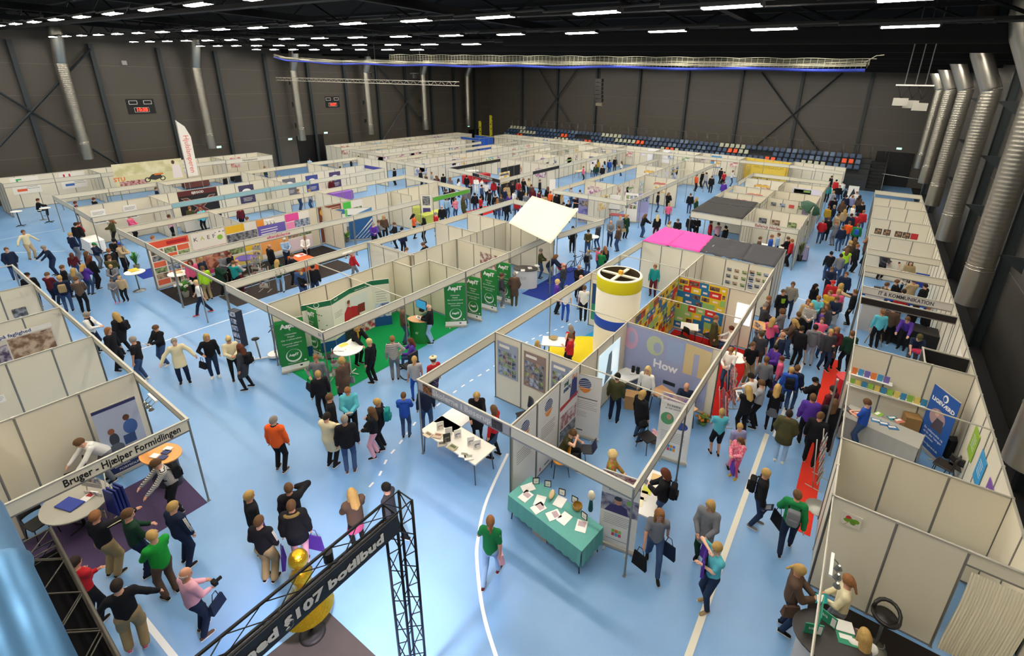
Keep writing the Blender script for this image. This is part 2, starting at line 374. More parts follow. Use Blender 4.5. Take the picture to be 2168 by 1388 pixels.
# ------------------------------------------------------------------ shell-scheme booths
H = 2.5
_pm = {}
def panel_mesh(w, h, m, z=0.0):
    key = (round(w, 3), round(h, 3), m.name, z)
    if key not in _pm:
        b = MB(); b.box((0.02, -0.006, z+.04), (w-0.02, 0.006, z+h-.03), m)
        b.box((0.0, -0.015, z), (w, 0.015, z+.04), ALU); b.box((0.0, -0.018, z+h-.04), (w, 0.018, z+h), ALUL)
        _pm[key] = b.mesh('wall_panel')
    return _pm[key]
def post_mesh(h):
    key = ('p', h)
    if key not in _pm:
        b = MB(); b.tube([(0, 0, 0), (0, 0, h)], .024, ALU, 8, smooth=False); b.cbox((0, 0, .01), (.07, .07, .02), ALU); b.cbox((0,0,h-.02), (.06,.06,.05), ALUL)
        _pm[key] = b.mesh('post')
    return _pm[key]
class Booth:
    def __init__(s, label, x, y, group=None):
        s.t = thing('exhibition_booth', label, 'exhibition booth', (x, y, 0), 0, group or 'shell scheme booths of the fair'); s.o = Vector((x, y, 0)); s.posts = set()
    def post(s, x, y, h=H):
        k = (round(x, 1), round(y, 1))
        if k in s.posts: return
        s.posts.add(k); link('post', post_mesh(h), s.t, Vector((x, y, 0)) - s.o)
    def wall(s, x0, y0, x1, y1, m=PANEL, n=None, h=H, ends=True):
        a = Vector((x0, y0, 0)); d = Vector((x1, y1, 0)) - a; L = d.length; n = n or max(1, round(L/1.06)); w = L/n; ang = math.atan2(d.y, d.x); u = d/L
        for i in range(n):
            link('wall_panel', panel_mesh(w, h, m), s.t, a + u*w*i - s.o, ang)
        for i in range(n+1):
            p = a + u*w*i; s.post(p.x, p.y, h)
    def fascia(s, x0, y0, x1, y1, m=FASC, h=0.32, z=H, ends=True, text=None, tcol=None, size=.2, side=1, wd=None, at=.5, bold=0.0, spacing=1.0):
        a = Vector((x0, y0, 0)); d = Vector((x1, y1, 0)) - a; L = d.length; ang = math.atan2(d.y, d.x)
        b = MB(); b.box((0, -.012, z-h), (L, .012, z-.02), m); b.box((0, -.025, z-.035), (L, .025, z), ALUL); b.box((0, -.02, z-h-.02), (L, .02, z-h+.015), ALU)
        n = max(1, round(L/3.2))
        o = b.build('fascia', s.t, a - s.o, ang)
        if ends:
            for i in range(n+1): p = a + d*i/n; s.post(p.x, p.y)
        if text:
            me = text_mesh(text, size, tcol or BLACK, .004, bold=bold, spacing=spacing, width=wd); c = link('lettering', me, o)
            if side > 0: c.matrix_local = face_mat((L*at, -.016, z-h/2-.01), (1, 0, 0), (0, 0, 1))
            else: c.matrix_local = face_mat((L*at, .016, z-h/2-.01), (-1, 0, 0), (0, 0, 1))
        return o
    def rail(s, x0, y0, x1, y1, z=H-.02, ends=False):
        a = Vector((x0, y0, z)) - s.o; b = Vector((x1, y1, z)) - s.o
        MB().tube([a, b], .022, ALUL, 6, smooth=False).build('rail', s.t)
        if ends: s.post(x0, y0); s.post(x1, y1)
X1, X2, X3 = -8.95, -5.77, -2.62
B0, B1, B2 = -19.85, -16.7, -13.35
BLK = mat('17171a', 0.7); GRN = mat('5aa32f', .5)
def carpet(pts, c, lab, z=0.006):
    MB().prism(pts, 0.0005, z, mat(c, .95, var=.08, scale=20, bump=.2, spec=.1)).build('carpet', label=lab, cat='carpet')
# --- block with the school table (in the middle foreground)
b = Booth('white shell scheme booth with the outlined school lettering on its fascia, in the centre foreground', X1, 7.5)
b.fascia(X1, 7.5, X2, 7.5, m=mat('a9a8ac', .5), text='Skolerne i Bøserup', tcol=mat('d8d6d4', .5), size=.24, side=1, at=.497, wd=2.0, bold=.004)
for q, (xa, cc) in enumerate(((X1+.22, 'a0683c'), (X1+2.62, '4a3c3c'))): MB().box((xa, 7.47, 2.21), (xa+.32, 7.483, 2.45), mat(cc, .5, kind='patch', c2='2e2424', scale=14)).build('printed_picture', b.t).location = (-X1, -7.5, 0)
b.fascia(X1, 10.8, X1, 7.5); b.wall(X1, 10.8, X2, 10.8)
b = Booth('white booth corner with banner wall, framing the teal table in the foreground', X2, 7.5)
b.fascia(X2, 7.5, X3, 7.5); b.wall(X2, 7.5, X2, 10.8); b.fascia(X3, 7.5, X3, 10.8); b.rail(X2, 10.8, X3, 10.8, ends=True)
b = Booth('white booth with projected picture and large blurred banner wall behind it', X2, 10.8)
b.wall(X2, 10.8, X2, 14.05); b.wall(X2, 14.05, X3, 14.05); b.fascia(X3, 10.8, X3, 14.05)
b = Booth('open white booth around the white, yellow and blue cylinder tower', X1, 10.8)
b.fascia(X1, 10.8, X1, 14.1); b.rail(X1, 14.1, X2, 14.1, ends=True); b.fascia(X1, 17.3, X1, 14.1); b.wall(X1, 17.3, X2, 17.3, h=1.0) if False else b.wall(-8.95, 17.3, -7.9, 17.3)
b.rail(X1, 17.3, X2, 17.3)
b = Booth('booth with walls covered in red, yellow, blue and green rectangles', X2, 14.05)
b.wall(X2, 14.05, X2, 19.3); b.wall(X2, 19.3, X3, 19.3); b.fascia(X3, 14.05, X3, 19.3); b.rail(X2, 16.7, X3, 16.7, ends=True)
b = Booth('white booth with rows of small photos on its back wall', X2, 19.3)
b.wall(X2, 19.3, X2, 22.8); b.wall(X2, 22.8, X3, 22.8); b.fascia(X3, 19.3, X3, 22.8)
b = Booth('white booth with woman in teal behind the cylinder tower', X1, 17.3)
b.wall(X1, 22.8, X2, 22.8); b.fascia(X1, 22.8, X1, 17.3)
b.rail(X1, 20.2, X2, 20.2, ends=True)
# pink and dark roofed booth
b = Booth('booth roofed with pink and dark grey cloth', X1, 22.8)
b.fascia(X1, 26, X1, 22.8); b.fascia(X1, 26, X3, 26); b.wall(X3, 26, X3, 22.8); b.rail(X2, 22.8, X2, 26)
def cloth(corners, m, name, lab, nx=12, ny=8, sag=.05, rip=.025, seed=1, up=0.03):
    """cloth draped over the top rails; corners counter clockwise"""
    rnd = random.Random(seed); A, B_, C_, D_ = [Vector(c) for c in corners]; vs = []
    for j in range(ny+1):
        for i in range(nx+1):
            u, w = i/nx, j/ny; p = (A.lerp(B_, u)).lerp(D_.lerp(C_, u), w)
            e = math.sin(math.pi*u)*math.sin(math.pi*w)
            p.z += up - sag*e + rip*math.sin(7*math.pi*w + 2*u)*(.3+e)*.6 + rnd.uniform(-.4, .4)*rip
            vs.append(p)
    fs = [(j*(nx+1)+i, j*(nx+1)+i+1, (j+1)*(nx+1)+i+1, (j+1)*(nx+1)+i) for j in range(ny) for i in range(nx)]
    o = MB().add(vs, fs, m, True).build(name, label=lab, cat='cloth')
    s = o.modifiers.new('thickness', 'SOLIDIFY'); s.thickness = .012
    return o
PINK = mat('ee3fa0', .7, bump=.25, scale=5); DGREY = mat('35363c', .8, bump=.25, scale=5); BGREY = mat('2b2a2a', .85, bump=.2, scale=5)
cloth([(X1,22.8,H), (-7.6,22.8,H), (-7.7,26,H), (X1,26,H)], PINK, 'roof_cloth', 'bright pink cloth over the booth roof, left half', seed=1)
cloth([(-7.6,22.85,H), (-6.0,22.8,H), (-6.2,26,H), (-7.7,26,H)], PINK, 'roof_cloth', 'bright pink cloth over the booth roof, next to the dark cloth', seed=2, rip=.05)
cloth([(-6.05,22.85,H), (-4.0,22.8,H), (-4.2,26,H), (-6.2,26,H)], DGREY, 'roof_cloth', 'dark grey crumpled cloth next to the pink cloth', seed=3, rip=.14)
cloth([(-4.05,22.85,H+.01), (X3,22.8,H), (X3,26,H), (-4.2,26,H)], DGREY, 'roof_cloth', 'smooth dark grey cloth at the right end of the pink roof', seed=4, nx=8)
# Herlev block
b = Booth('booth with the red Ballerup Herlev lettering on its fascia', X2, 30.5)
b.fascia(X2, 30.5, X3, 30.5, text='Ballerup Herlev', tcol=mat('8c3a3a', .5), size=.26, side=1, bold=.004, wd=1.42, at=.473); b.wall(X2, 34.4, X3, 34.4); b.wall(X3, 34.4, X3, 30.5); b.wall(X2, 34.4, X2, 30.5)
b = Booth('booth roofed with black cloth beside the Herlev booth', X1, 30.7)
b.fascia(X1, 30.7, X2, 30.7, h=.4); b.fascia(X1, 34.4, X1, 30.7); b.wall(X1, 36.1, X2, 36.1); b.fascia(X1, 36.1, X1, 34.4)
cloth([(X1,30.7,H), (X2,30.7,H), (X2-.1,34,H), (X1,34,H)], BGREY, 'roof_cloth', 'black cloth over the front of the booth left of the Herlev sign', seed=5)
cloth([(X1,34,H), (X2-.1,34,H), (X2-.2,36.1,H), (X1,36.1,H)], BGREY, 'roof_cloth', 'black cloth over the rear of the booth left of the Herlev sign', seed=6)
for i, (yy, l2) in enumerate([(38.6, 'first row behind the black roofed booth'), (41.6, 'second row behind the black roofed booth'), (46.0, 'third row behind the black roofed booth')]):
    for (xa, xb, s) in ((X1, X2, 'left'), (X2, X3, 'right')):
        b = Booth('plain white booth, %s of the pair in the %s' % (s, l2), xa, yy)
        b.wall(xa, yy, xb, yy); b.wall(xb, yy, xb, yy-2.8); b.fascia(xa, yy, xa, yy-2.8)
b = Booth('white booth block end facing the far aisle, before the yellow booth', X1, 49)
b.fascia(X1, 49, X3, 49); b.fascia(X3, 46, X3, 49); b.fascia(X1, 46, X1, 49)
# --- AspIT block
b = Booth('booth with green carpet and green AspIT banners', B0, 7.5)
b.fascia(B2, 7.5, B1, 7.5, text='51', tcol=mat('5a5a8c', .5), size=.16, side=-1, at=.05); b.fascia(B2, 7.5, B2, 14.15)
b.wall(B1-.05, 7.6, B1-.05, 13.1); b.wall(B1-.05, 13.1, -15.55, 13.1); b.wall(-15.55, 13.1, -15.55, 14.15); b.wall(-15.55, 14.15, B2, 14.15)
b.rail(B1, 10.8, B2, 10.8)
b = Booth('white booth facing the bright entrance, back to back with the AspIT booth', B0, 10.9)
b.fascia(B0, 7.5, B0, 14.1); b.wall(B0, 14.1, B1, 14.1) if False else b.rail(B0, 14.1, B1, 14.1, ends=True); b.rail(B0, 10.9, B1, 10.9, ends=True); b.wall(B1-.08, 13.1, B1-.08, 17.2)
b.fascia(B1-.02, 7.5, B0, 7.5)
b = Booth('plain white booth behind the AspIT booth', B1, 17.2)
b.wall(B1, 14.2, B2, 14.2) if False else None
b.fascia(B2, 14.2, B2, 17.3); b.wall(B1, 17.2, B2, 17.2); b.wall(B1, 17.2, B1, 21.2); b.wall(B1, 21.2, B2, 21.2); b.fascia(B2, 17.3, B2, 21.2)
b = Booth('white booth with low walls behind the cream canopy', B0, 14.2)
b.fascia(B0, 14.2, B0, 21.4); b.wall(B0, 14.2, B1+.1, 14.2); b.wall(B0, 18.7, B1, 18.7)
b = Booth('white booth around the cream canopy', B1, 21.3)
b.wall(B0, 18.8, B0, 21.5) if False else None
b.fascia(B0, 26.1, B0, 21.4); b.fascia(B0, 26.1, -12.5, 25.4); b.wall(B0, 21.4, B1, 21.4); b.fascia(-12.5, 25.4, B2+.2, 21.2)
# --- KAEF / efterskole block
b = Booth('booth with the coloured boarding school poster wall and fascia of logos', -31.8, 7.6)
b.fascia(-28, 7.6, -24.9, 7.5); b.fascia(-32.5, 12.5, -31.8, 7.6) if False else None
b.wall(-28.05, 7.6, -28.05, 16.5); b.fascia(-24.6, 16.7, -24.9, 7.5, text='efterskolerne', tcol=mat('c43a6a', .5), size=.22, side=-1, at=.48, wd=1.2, bold=.003)
b = Booth('white corner booth left of the boarding school posters, with a dark blue carpet', -31.9, 7.6); b.fascia(-31.8, 7.6, -28.1, 7.6); b.fascia(-31.9, 12, -31.8, 7.6)
b = Booth('open rail frame between the boarding school booth and the bright entrance', -24.8, 7.4); b.fascia(-24.8, 7.5, -19.95, 7.5, h=.1)
b = Booth('white booth with the blue and white spiral banner', -28.05, 16.6)
b.wall(-28.05, 16.6, -28.05, 22.0); b.wall(-28.05, 16.8, -25.9, 16.8); b.fascia(-24.7, 22.0, -24.7, 16.7)
b = Booth('white booth with green fascia strip beside the aisle', -28.2, 22.0)
b.wall(-28.2, 22.0, -28.2, 27.1); b.fascia(-24.5, 23.0, -24.5, 26.7, m=GRN); b.wall(-28.2, 22.4, -26, 22.4); b.fascia(-28.2, 27.1, -24.5, 26.8)
b = Booth('long white booth row behind the boarding school wall', -32, 14)
b.fascia(-32.2, 12, -32.4, 27.4); b.fascia(-32.4, 27.4, -28.2, 27.2); b.wall(-28.2, 12, -32.2, 12); b.wall(-28.2, 19, -32.3, 19)
# --- block 53
b = Booth('corner booth with the number 53 on its fascia', -39, 7.6)
b.fascia(-35.4, 7.5, -38.9, 7.6, side=-1, text='53', tcol=mat('5a5a8c', .5), size=.18, at=.07); b.fascia(-36.3, 11.4, -35.4, 7.5) if False else b.fascia(-35.5, 11.4, -35.4, 7.5)
b.wall(-38.9, 7.7, -38.9, 11.4); b.wall(-35.5, 11.4, -38.9, 11.4)
b = Booth('booth with dark X poster and pale blue STU fascia', -39, 11.4)
b.wall(-39.2, 11.4, -39.2, 19.0); b.fascia(-35.7, 11.4, -36.1, 21.0, m=mat('8fb7bd', .5), text='STU Gulvej', tcol=WHITE, size=.2, side=-1)
b = Booth('booth with orange door and speech bubble posters', -39.2, 19.0)
b.wall(-39.2, 19.0, -39.2, 28.4); b.fascia(-36.1, 21.0, -36.4, 28.4); b.wall(-39.2, 19.3, -36.2, 19.3); b.fascia(-39.2, 28.4, -36.4, 28.4, m=mat('3b3f9c', .5))
for i, (ya, yb) in enumerate([(7.7, 13.5), (13.5, 19.5), (19.5, 25.5), (25.5, 31)]):
    b = Booth('white booth facing the left wall, %s of four behind the corner booth 53' % 'first second third fourth'.split()[i], -43.8, ya)
    b.fascia(-43.9, yb, -43.8, ya)
    if i == 0: b.fascia(-39.3, 7.65, -43.8, 7.7)
    b.wall(-39.3, yb, -43.9, yb)
# --- along the left wall
rows = [(6.6, 12.1), (12.1, 16.8), (16.8, 21.5), (21.5, 26), (34, 39), (39, 44), (44, 49), (49, 56.5)]
LN = ['with the green letter E, at the left edge', 'with the red lettering, second from the left edge', 'behind the big motorbike picture', 'with the Hjulslamperen fascia', 'right of the dark exit door', 'two right of the dark exit door', 'three right of the dark exit door', 'last before the far corner']
for i, (ya, yb) in enumerate(rows):
    b = Booth('white booth along the left wall, ' + LN[i], -54, ya)
    b.wall(-54, ya, -54, yb); b.wall(-54, yb, -51, yb)
    if i in (0, 4): b.wall(-54, ya, -51, ya)
    if i == 3: b.fascia(-51, yb, -51, ya, text='Hjulslamperen', tcol=BLACK, size=.25, side=-1, h=.42)
    else: b.fascia(-51, yb, -51, ya)
# --- second row of blocks
def block(x0, x1, y0, y1, ys, lab, fm=FASC, wm=PANEL, mid=None):
    k = 0; mid = mid or (x0+x1)/2
    for ya, yb in zip(ys, ys[1:]):
        for s, (xa, xb) in enumerate(((x0, mid), (mid, x1))):
            b = Booth('%s, %s side, %s from the front' % (lab, ('left', 'right')[s], 'first second third fourth fifth'.split()[k]), xa, ya)
            if ya == y0: b.fascia(xa, ya, xb, ya, m=fm)
            b.wall(xa, yb, xb, yb, m=wm) if (k + s) % 2 == 0 else b.rail(xa, yb, xb, yb, ends=True)
            if s == 0: b.fascia(xa, yb, xa, ya, m=fm); b.wall(mid, ya, mid, yb, m=wm)
            else: b.fascia(xb, ya, xb, yb, m=fm)
        k += 1
block(-49, -43.5, 34, 50, [34, 39, 44, 50], 'white booth in the far left block')
block(-40.5, -35, 32, 54, [32, 37.5, 43, 48.5, 54], 'white booth in the far middle left block')
b = Booth('black booth with the GLADFAGSKOLE lettering on its fascia', -32.2, 32)
b.fascia(-28.9, 32, -25, 31, m=BLK, text='GLADFAGSKOLE', tcol=WHITE, size=.26, side=1); b.fascia(-32.2, 32.3, -28.9, 32, m=FASC); b.fascia(-25, 31, -25.2, 36, m=FASC); b.fascia(-25.2, 36, -25.2, 40.5, m=BLK)
b.fascia(-32.2, 40, -32.2, 32.3, m=BLK); b.wall(-28.5, 35.5, -28.5, 38.5, m=BLK); b.wall(-32.2, 40, -25.3, 40)
block(-32, -25.2, 40.5, 56, [40.5, 46, 51, 56], 'white booth behind the black school booth')
block(-19.5, -13.4, 30.6, 52, [30.6, 35.5, 41, 46.2, 52], 'white booth in the block behind the cream canopy')
# --- far row
for i in range(9):
    xa = -47 + i*5.0; xb = xa + 5
    b = Booth('white booth of the far row under the seats, %s from the left' % 'first second third fourth fifth sixth seventh eighth ninth'.split()[i], xa, 57)
    ym = PANEL if i != 7 else mat('e3c65a', .5)
    b.wall(xa, 60, xb, 60 if i < 7 else 59, m=ym); b.wall(xa, 57, xa, 60, m=PANEL); b.fascia(xa, 57, xb, 57 if i < 8 else 56)
# --- right row
ys = [9.65, 11.7, 17.0, 22.9, 25.95, 29.0, 32.0, 36.5, 40.8, 43, 47.2]
RX0, RX1 = 0.74, 3.72
b = Booth('booth with red and green clover poster and white curtain at the bottom right', RX0, 4)
b.wall(RX0, 9.65, 2.85, 9.65, n=2); b.fascia(2.85, 9.65, 3.95, 9.65, h=.3); b.wall(RX1+.2, 9.65, RX1+.2, 4.3); b.rail(RX0, 4.3, RX0, 9.65, ends=True); 
b = Booth('narrow empty white booth with three blank wall panels, right row', RX0, 9.65)
b.wall(RX0, 11.7, RX1, 11.7, n=3); b.wall(RX1, 9.65, RX1, 11.7, n=2); b.wall(RX0, 11.7, RX0, 9.65, n=2)
b = Booth('booth with blue LIGEVÆRD banner and leaflet shelves, right row', RX0, 11.7)
b.wall(RX0, 17.0, RX1, 17.0, n=3); b.wall(RX1, 17.0, RX1, 11.7, n=5); b.rail(RX0, 14.4, RX1, 14.2, ends=True); b.rail(RX0, 11.7, RX0, 17, ends=True); b.post(RX0-.28, 14.4)
b = Booth('booth with IT & KOMMUNIKATION fascia and black inner fascia', RX0, 17)
b.fascia(RX0, 21.6, RX1, 21.6, m=mat('1d1413', .6), h=.3); b.fascia(RX0, 22.9, RX1, 22.9, m=mat('cfc8bf', .5), text='IT & KOMMUNIKATION', tcol=mat('46444a', .5), size=.22, bold=.005, wd=1.8)
b.wall(RX1, 22.9, RX1, 17, n=6); b.rail(RX0, 17, RX0, 22.9); b.wall(2.55, 17.05, 2.55, 18.1, m=BLK, n=1); b.wall(2.55, 18.1, RX1, 18.1, m=BLK, n=1)
RL = ['with the blue inner banner', 'with the blue shirt on its wall', 'with blank grey walls', 'with framed pictures on its wall', 'with two round lamps', 'second to last', 'at the far end']
for i, (ya, yb) in enumerate([(22.9, 25.95), (25.95, 29), (29, 32), (32, 36.5), (36.5, 40.8), (40.8, 44), (44, 47.2)]):
    b = Booth('booth of the right row ' + RL[i], RX0, ya)
    (b.fascia if i in (0, 1, 6) else b.wall)(RX0, yb, RX1, yb)
    b.wall(RX1, yb, RX1, ya); b.rail(RX0, ya, RX0, yb, ends=True)
# --- near left row
b = Booth('booth with the Bruger - Hjælper Formidlingen lettering, near left', -15.4, -.6)
b.fascia(-12.1, -3.2, -12.1, 3.2, text='Bruger - Hjælper Formidlingen', tcol=BLACK, size=.24, side=1, at=.811, bold=.004, wd=2.05); b.fascia(-15.4, 3.2, -12.1, 3.2, h=.22)
b.wall(-15.4, -.3, -15.4, 3.2) ; b.wall(-15.4, 1.0, -14.3, 1.0, n=1) if False else None
b.wall(-14.3, -3.2, -14.3, .3) ; b.wall(-15.4, .3, -14.3, .3, n=1)
for i, (xa, lab) in enumerate([(-18.75, 'white booth with paper sheet on blank wall, near left'), (-22.1, 'white booth with faglighed photo poster, near left'), (-25.5, 'white booth with two small landscape photos, near left'), (-28.8, 'open white booth at the far end of the near left row')]):
    b = Booth(lab, xa, 0)
    b.fascia(xa, 3.2, xa+3.35, 3.2, h=.22)
    if i < 3: b.wall(xa, -.6, xa, 3.2)
    else: b.rail(xa, -.6, xa, 3.2, ends=True)
# ------------------------------------------------------------------ people: continuous surfaces from distance fields
def snet(fn, lo, hi, h):
    lo = np.array(lo); n = np.maximum(4, np.ceil((np.array(hi)-lo)/h).astype(int)+1)
    ax = [lo[i] + h*np.arange(n[i]) for i in range(3)]
    G = np.stack(np.meshgrid(*ax, indexing='ij'), -1).astype(np.float32)
    D = fn(G); S = D < 0
    c = S[:-1,:-1,:-1]; cnt = np.zeros(c.shape, int)
    for i in (0,1):
        for j in (0,1):
            for k in (0,1): cnt += S[i:n[0]-1+i, j:n[1]-1+j, k:n[2]-1+k]
    act = (cnt > 0) & (cnt < 8); ids = -np.ones(act.shape, int); idx = np.argwhere(act); ids[act] = np.arange(len(idx))
    acc = np.zeros((len(idx), 3)); m = np.zeros(len(idx))
    off = [(0,0,0),(1,0,0),(0,1,0),(1,1,0),(0,0,1),(1,0,1),(0,1,1),(1,1,1)]
    for a in range(8):
        for b in range(a+1, 8):
            da = np.array(off[a]); db = np.array(off[b])
            if np.abs(da-db).sum() != 1: continue
            ia = idx + da; ib = idx + db
            va = D[ia[:,0], ia[:,1], ia[:,2]]; vb = D[ib[:,0], ib[:,1], ib[:,2]]
            cr = (va < 0) != (vb < 0); t = np.where(cr, va/np.where(cr, va-vb, 1), 0)[:,None]
            acc += np.where(cr[:,None], ia + (ib-ia)*t, 0); m += cr
    V = lo + acc/m[:,None]*h
    F = []
    for axis in range(3):
        o = [i for i in range(3) if i != axis]
        sl0 = [slice(1,-1)]*3; sl0[axis] = slice(0,-1); sl1 = list(sl0); sl1[axis] = slice(1,None)
        A = S[tuple(sl0)]; B = S[tuple(sl1)]; e = np.argwhere(A != B)
        if len(e) == 0: continue
        fl = A[e[:,0], e[:,1], e[:,2]]; e = e.copy(); e[:, o[0]] += 1; e[:, o[1]] += 1
        q = []
        for du, dv in ((0,0),(-1,0),(-1,-1),(0,-1)):
            p = e.copy(); p[:, o[0]] += du; p[:, o[1]] += dv; q.append(ids[p[:,0], p[:,1], p[:,2]])
        q = np.stack(q, 1); flip = fl if axis != 1 else ~fl
        q[~flip] = q[~flip][:, ::-1]; F.append(q)
    F = np.concatenate(F); F = F[(F >= 0).all(1)]
    return V, F
def cap_(G, a, b, ra, rb, sy=1.0):
    a = np.array(a, np.float32); b = np.array(b, np.float32); s = np.array([1, 1/sy, 1], np.float32)
    P = (G - a)*s; d = (b-a)*s; L = max(1e-6, float(d@d)); t = np.clip((P@d)/L, 0, 1)
    return np.linalg.norm(P - t[...,None]*d, axis=-1) - (ra + (rb-ra)*t)
def ell_(G, c, R, s):
    q = (G - np.array(c, np.float32)) @ np.array(R, np.float32); s = np.array(s, np.float32)
    return (np.linalg.norm(q/s, axis=-1) - 1)*float(s.min())
def smin(a, b, k):
    h = np.clip(.5 + .5*(b-a)/k, 0, 1); return b + (a-b)*h - k*h*(1-h)
def ik(a, t, l1, l2, hint):
    a = Vector(a); t = Vector(t); d = t - a; L = min(d.length, (l1+l2)*.995); L = max(L, abs(l1-l2)+.02); u = d.normalized(); t = a + u*L
    c = (l1*l1 + L*L - l2*l2)/(2*L); h = math.sqrt(max(0, l1*l1 - c*c)); n = Vector(hint); n = n - u*n.dot(u); n.normalize()
    return a + u*c + n*h, t
POSES = dict(
 stand=dict(), stand2=dict(lf=(-.13,.05), rf=(.12,-.06), head=(20,12), rh=(.24,.1,.82)),
 hold=dict(lh=(-.06,.33,1.12), rh=(.06,.33,1.12), head=(0,28)),
 hold2=dict(lh=(-.1,.3,1.05), rh=(.12,.26,1.0), head=(25,10), lf=(-.12,.08)),
 phone=dict(rh=(.12,.16,1.5), lh=(-.24,.08,.85), head=(-15,5)),
 cross=dict(lh=(.13,.2,1.2), rh=(-.13,.22,1.16), head=(15,0)),
 reach=dict(lean=16, lh=(-.2,.5,1.0), rh=(.18,.55,1.02), head=(0,25)),
 bend=dict(lean=38, lh=(-.22,.62,.9), rh=(.18,.66,.88), head=(0,15)),
 walk=dict(lf=(-.09,.3), rf=(.1,-.28), lh=(-.27,-.16,.86), rh=(.27,.24,.92), lean=3),
 walk2=dict(lf=(-.09,-.22), rf=(.1,.24), lh=(-.2,.25,1.0), rh=(.26,-.1,.85), lean=3, head=(-20,8)),
 pocket=dict(lh=(-.2,.12,.92), rh=(.2,.12,.92), head=(0,8)),
 bag=dict(rh=(.2,.2,1.08), lh=(-.27,.0,.8), head=(-20,5)),
 point=dict(rh=(.35,.62,1.32), lh=(-.26,.05,.82), head=(-10,0)),
 back=dict(lh=(-.06,-.18,.98), rh=(.06,-.18,.96), head=(10,5)),
 hip=dict(rh=(.22,.06,1.0), relb=1, lh=(-.26,.08,.84)),
 out=dict(lh=(-.45,.2,1.02), rh=(.48,.1,1.0), lf=(-.14,.08), head=(5,8)),
 sit=dict(hip=.5, py=-.05, lf=(-.12,.42), rf=(.12,.4), lh=(-.16,.36,.72), rh=(.16,.38,.74), lean=6, head=(0,12)),
 sitlap=dict(hip=.52, py=-.05, lf=(-.14,.4), rf=(.14,.42), lh=(-.1,.4,.86), rh=(.12,.3,1.12), lean=22, head=(0,30)),
 stool=dict(hip=.78, py=-.05, lf=(-.12,.3), rf=(.12,.34), lh=(-.14,.4,1.02), rh=(.14,.42,1.02), lean=10, head=(0,8), fz=.25),
 face=dict(rh=(.03,.17,1.58), lh=(.05,.27,1.18), head=(0,18), lf=(-.14,.12)),
)
def skel(p):
    J = {}; hz = p.get('hip', .93); ln = math.radians(p.get('lean', 0)); P = Vector((0, p.get('py', 0) - math.sin(ln)*.12, hz)); u = Vector((0, math.sin(ln), math.cos(ln)))
    J['P'] = P; J['u'] = u; J['W'] = P + u*.14; J['C'] = P + u*.34; J['N'] = P + u*.53
    hy, hp = p.get('head', (0, 8)); hp = hp + math.degrees(ln)*.45; Rh = Matrix.Rotation(math.radians(-hy), 3, 'Z') @ Matrix.Rotation(math.radians(-hp), 3, 'X')
    J['Rh'] = Rh; nk = (u*.6 + Vector((0,0,.4))).normalized(); J['H'] = J['N'] + nk*.155 + Rh @ Vector((0, .015, 0))
    for s, k in ((-1, 'l'), (1, 'r')):
        S = P + u*.475 + Vector((.172*s, 0, 0)); t = Vector(p.get(k+'h', (.265*s, .05, .82)))
        E_, T = ik(S, t, .285, .245, (s*.8, -.5, -.5) if not p.get(k+'elb') else (s, -.2, 0)); J[k+'S'] = S; J[k+'E'] = E_; J[k+'T'] = T
        hip = P + Vector((.088*s, 0, -.03)); f = p.get(k+'f', (.1*s, .0)); fz = p.get('fz', 0)
        A = Vector((f[0], f[1]-.02, .09 + fz)); lift = max(0, -f[1]-.15)*.25; A.z += lift
        K, A = ik(hip, A, .43, .42, (s*.12, 1, .05)); J[k+'P'] = hip; J[k+'K'] = K; J[k+'A'] = A
    return J
SKINS = ['d9a58a', 'cf9a80', 'e0b097', 'c48e72']
EYE = mat('221c1a', .4); LIP = mat('a85c50', .6)
def arr(v): return np.array(v, np.float32)
def bounds(J, m=.2):
    P = np.array([list(v) for k, v in J.items() if isinstance(v, Vector) and k != 'u']); return P.min(0)-m, P.max(0)+m
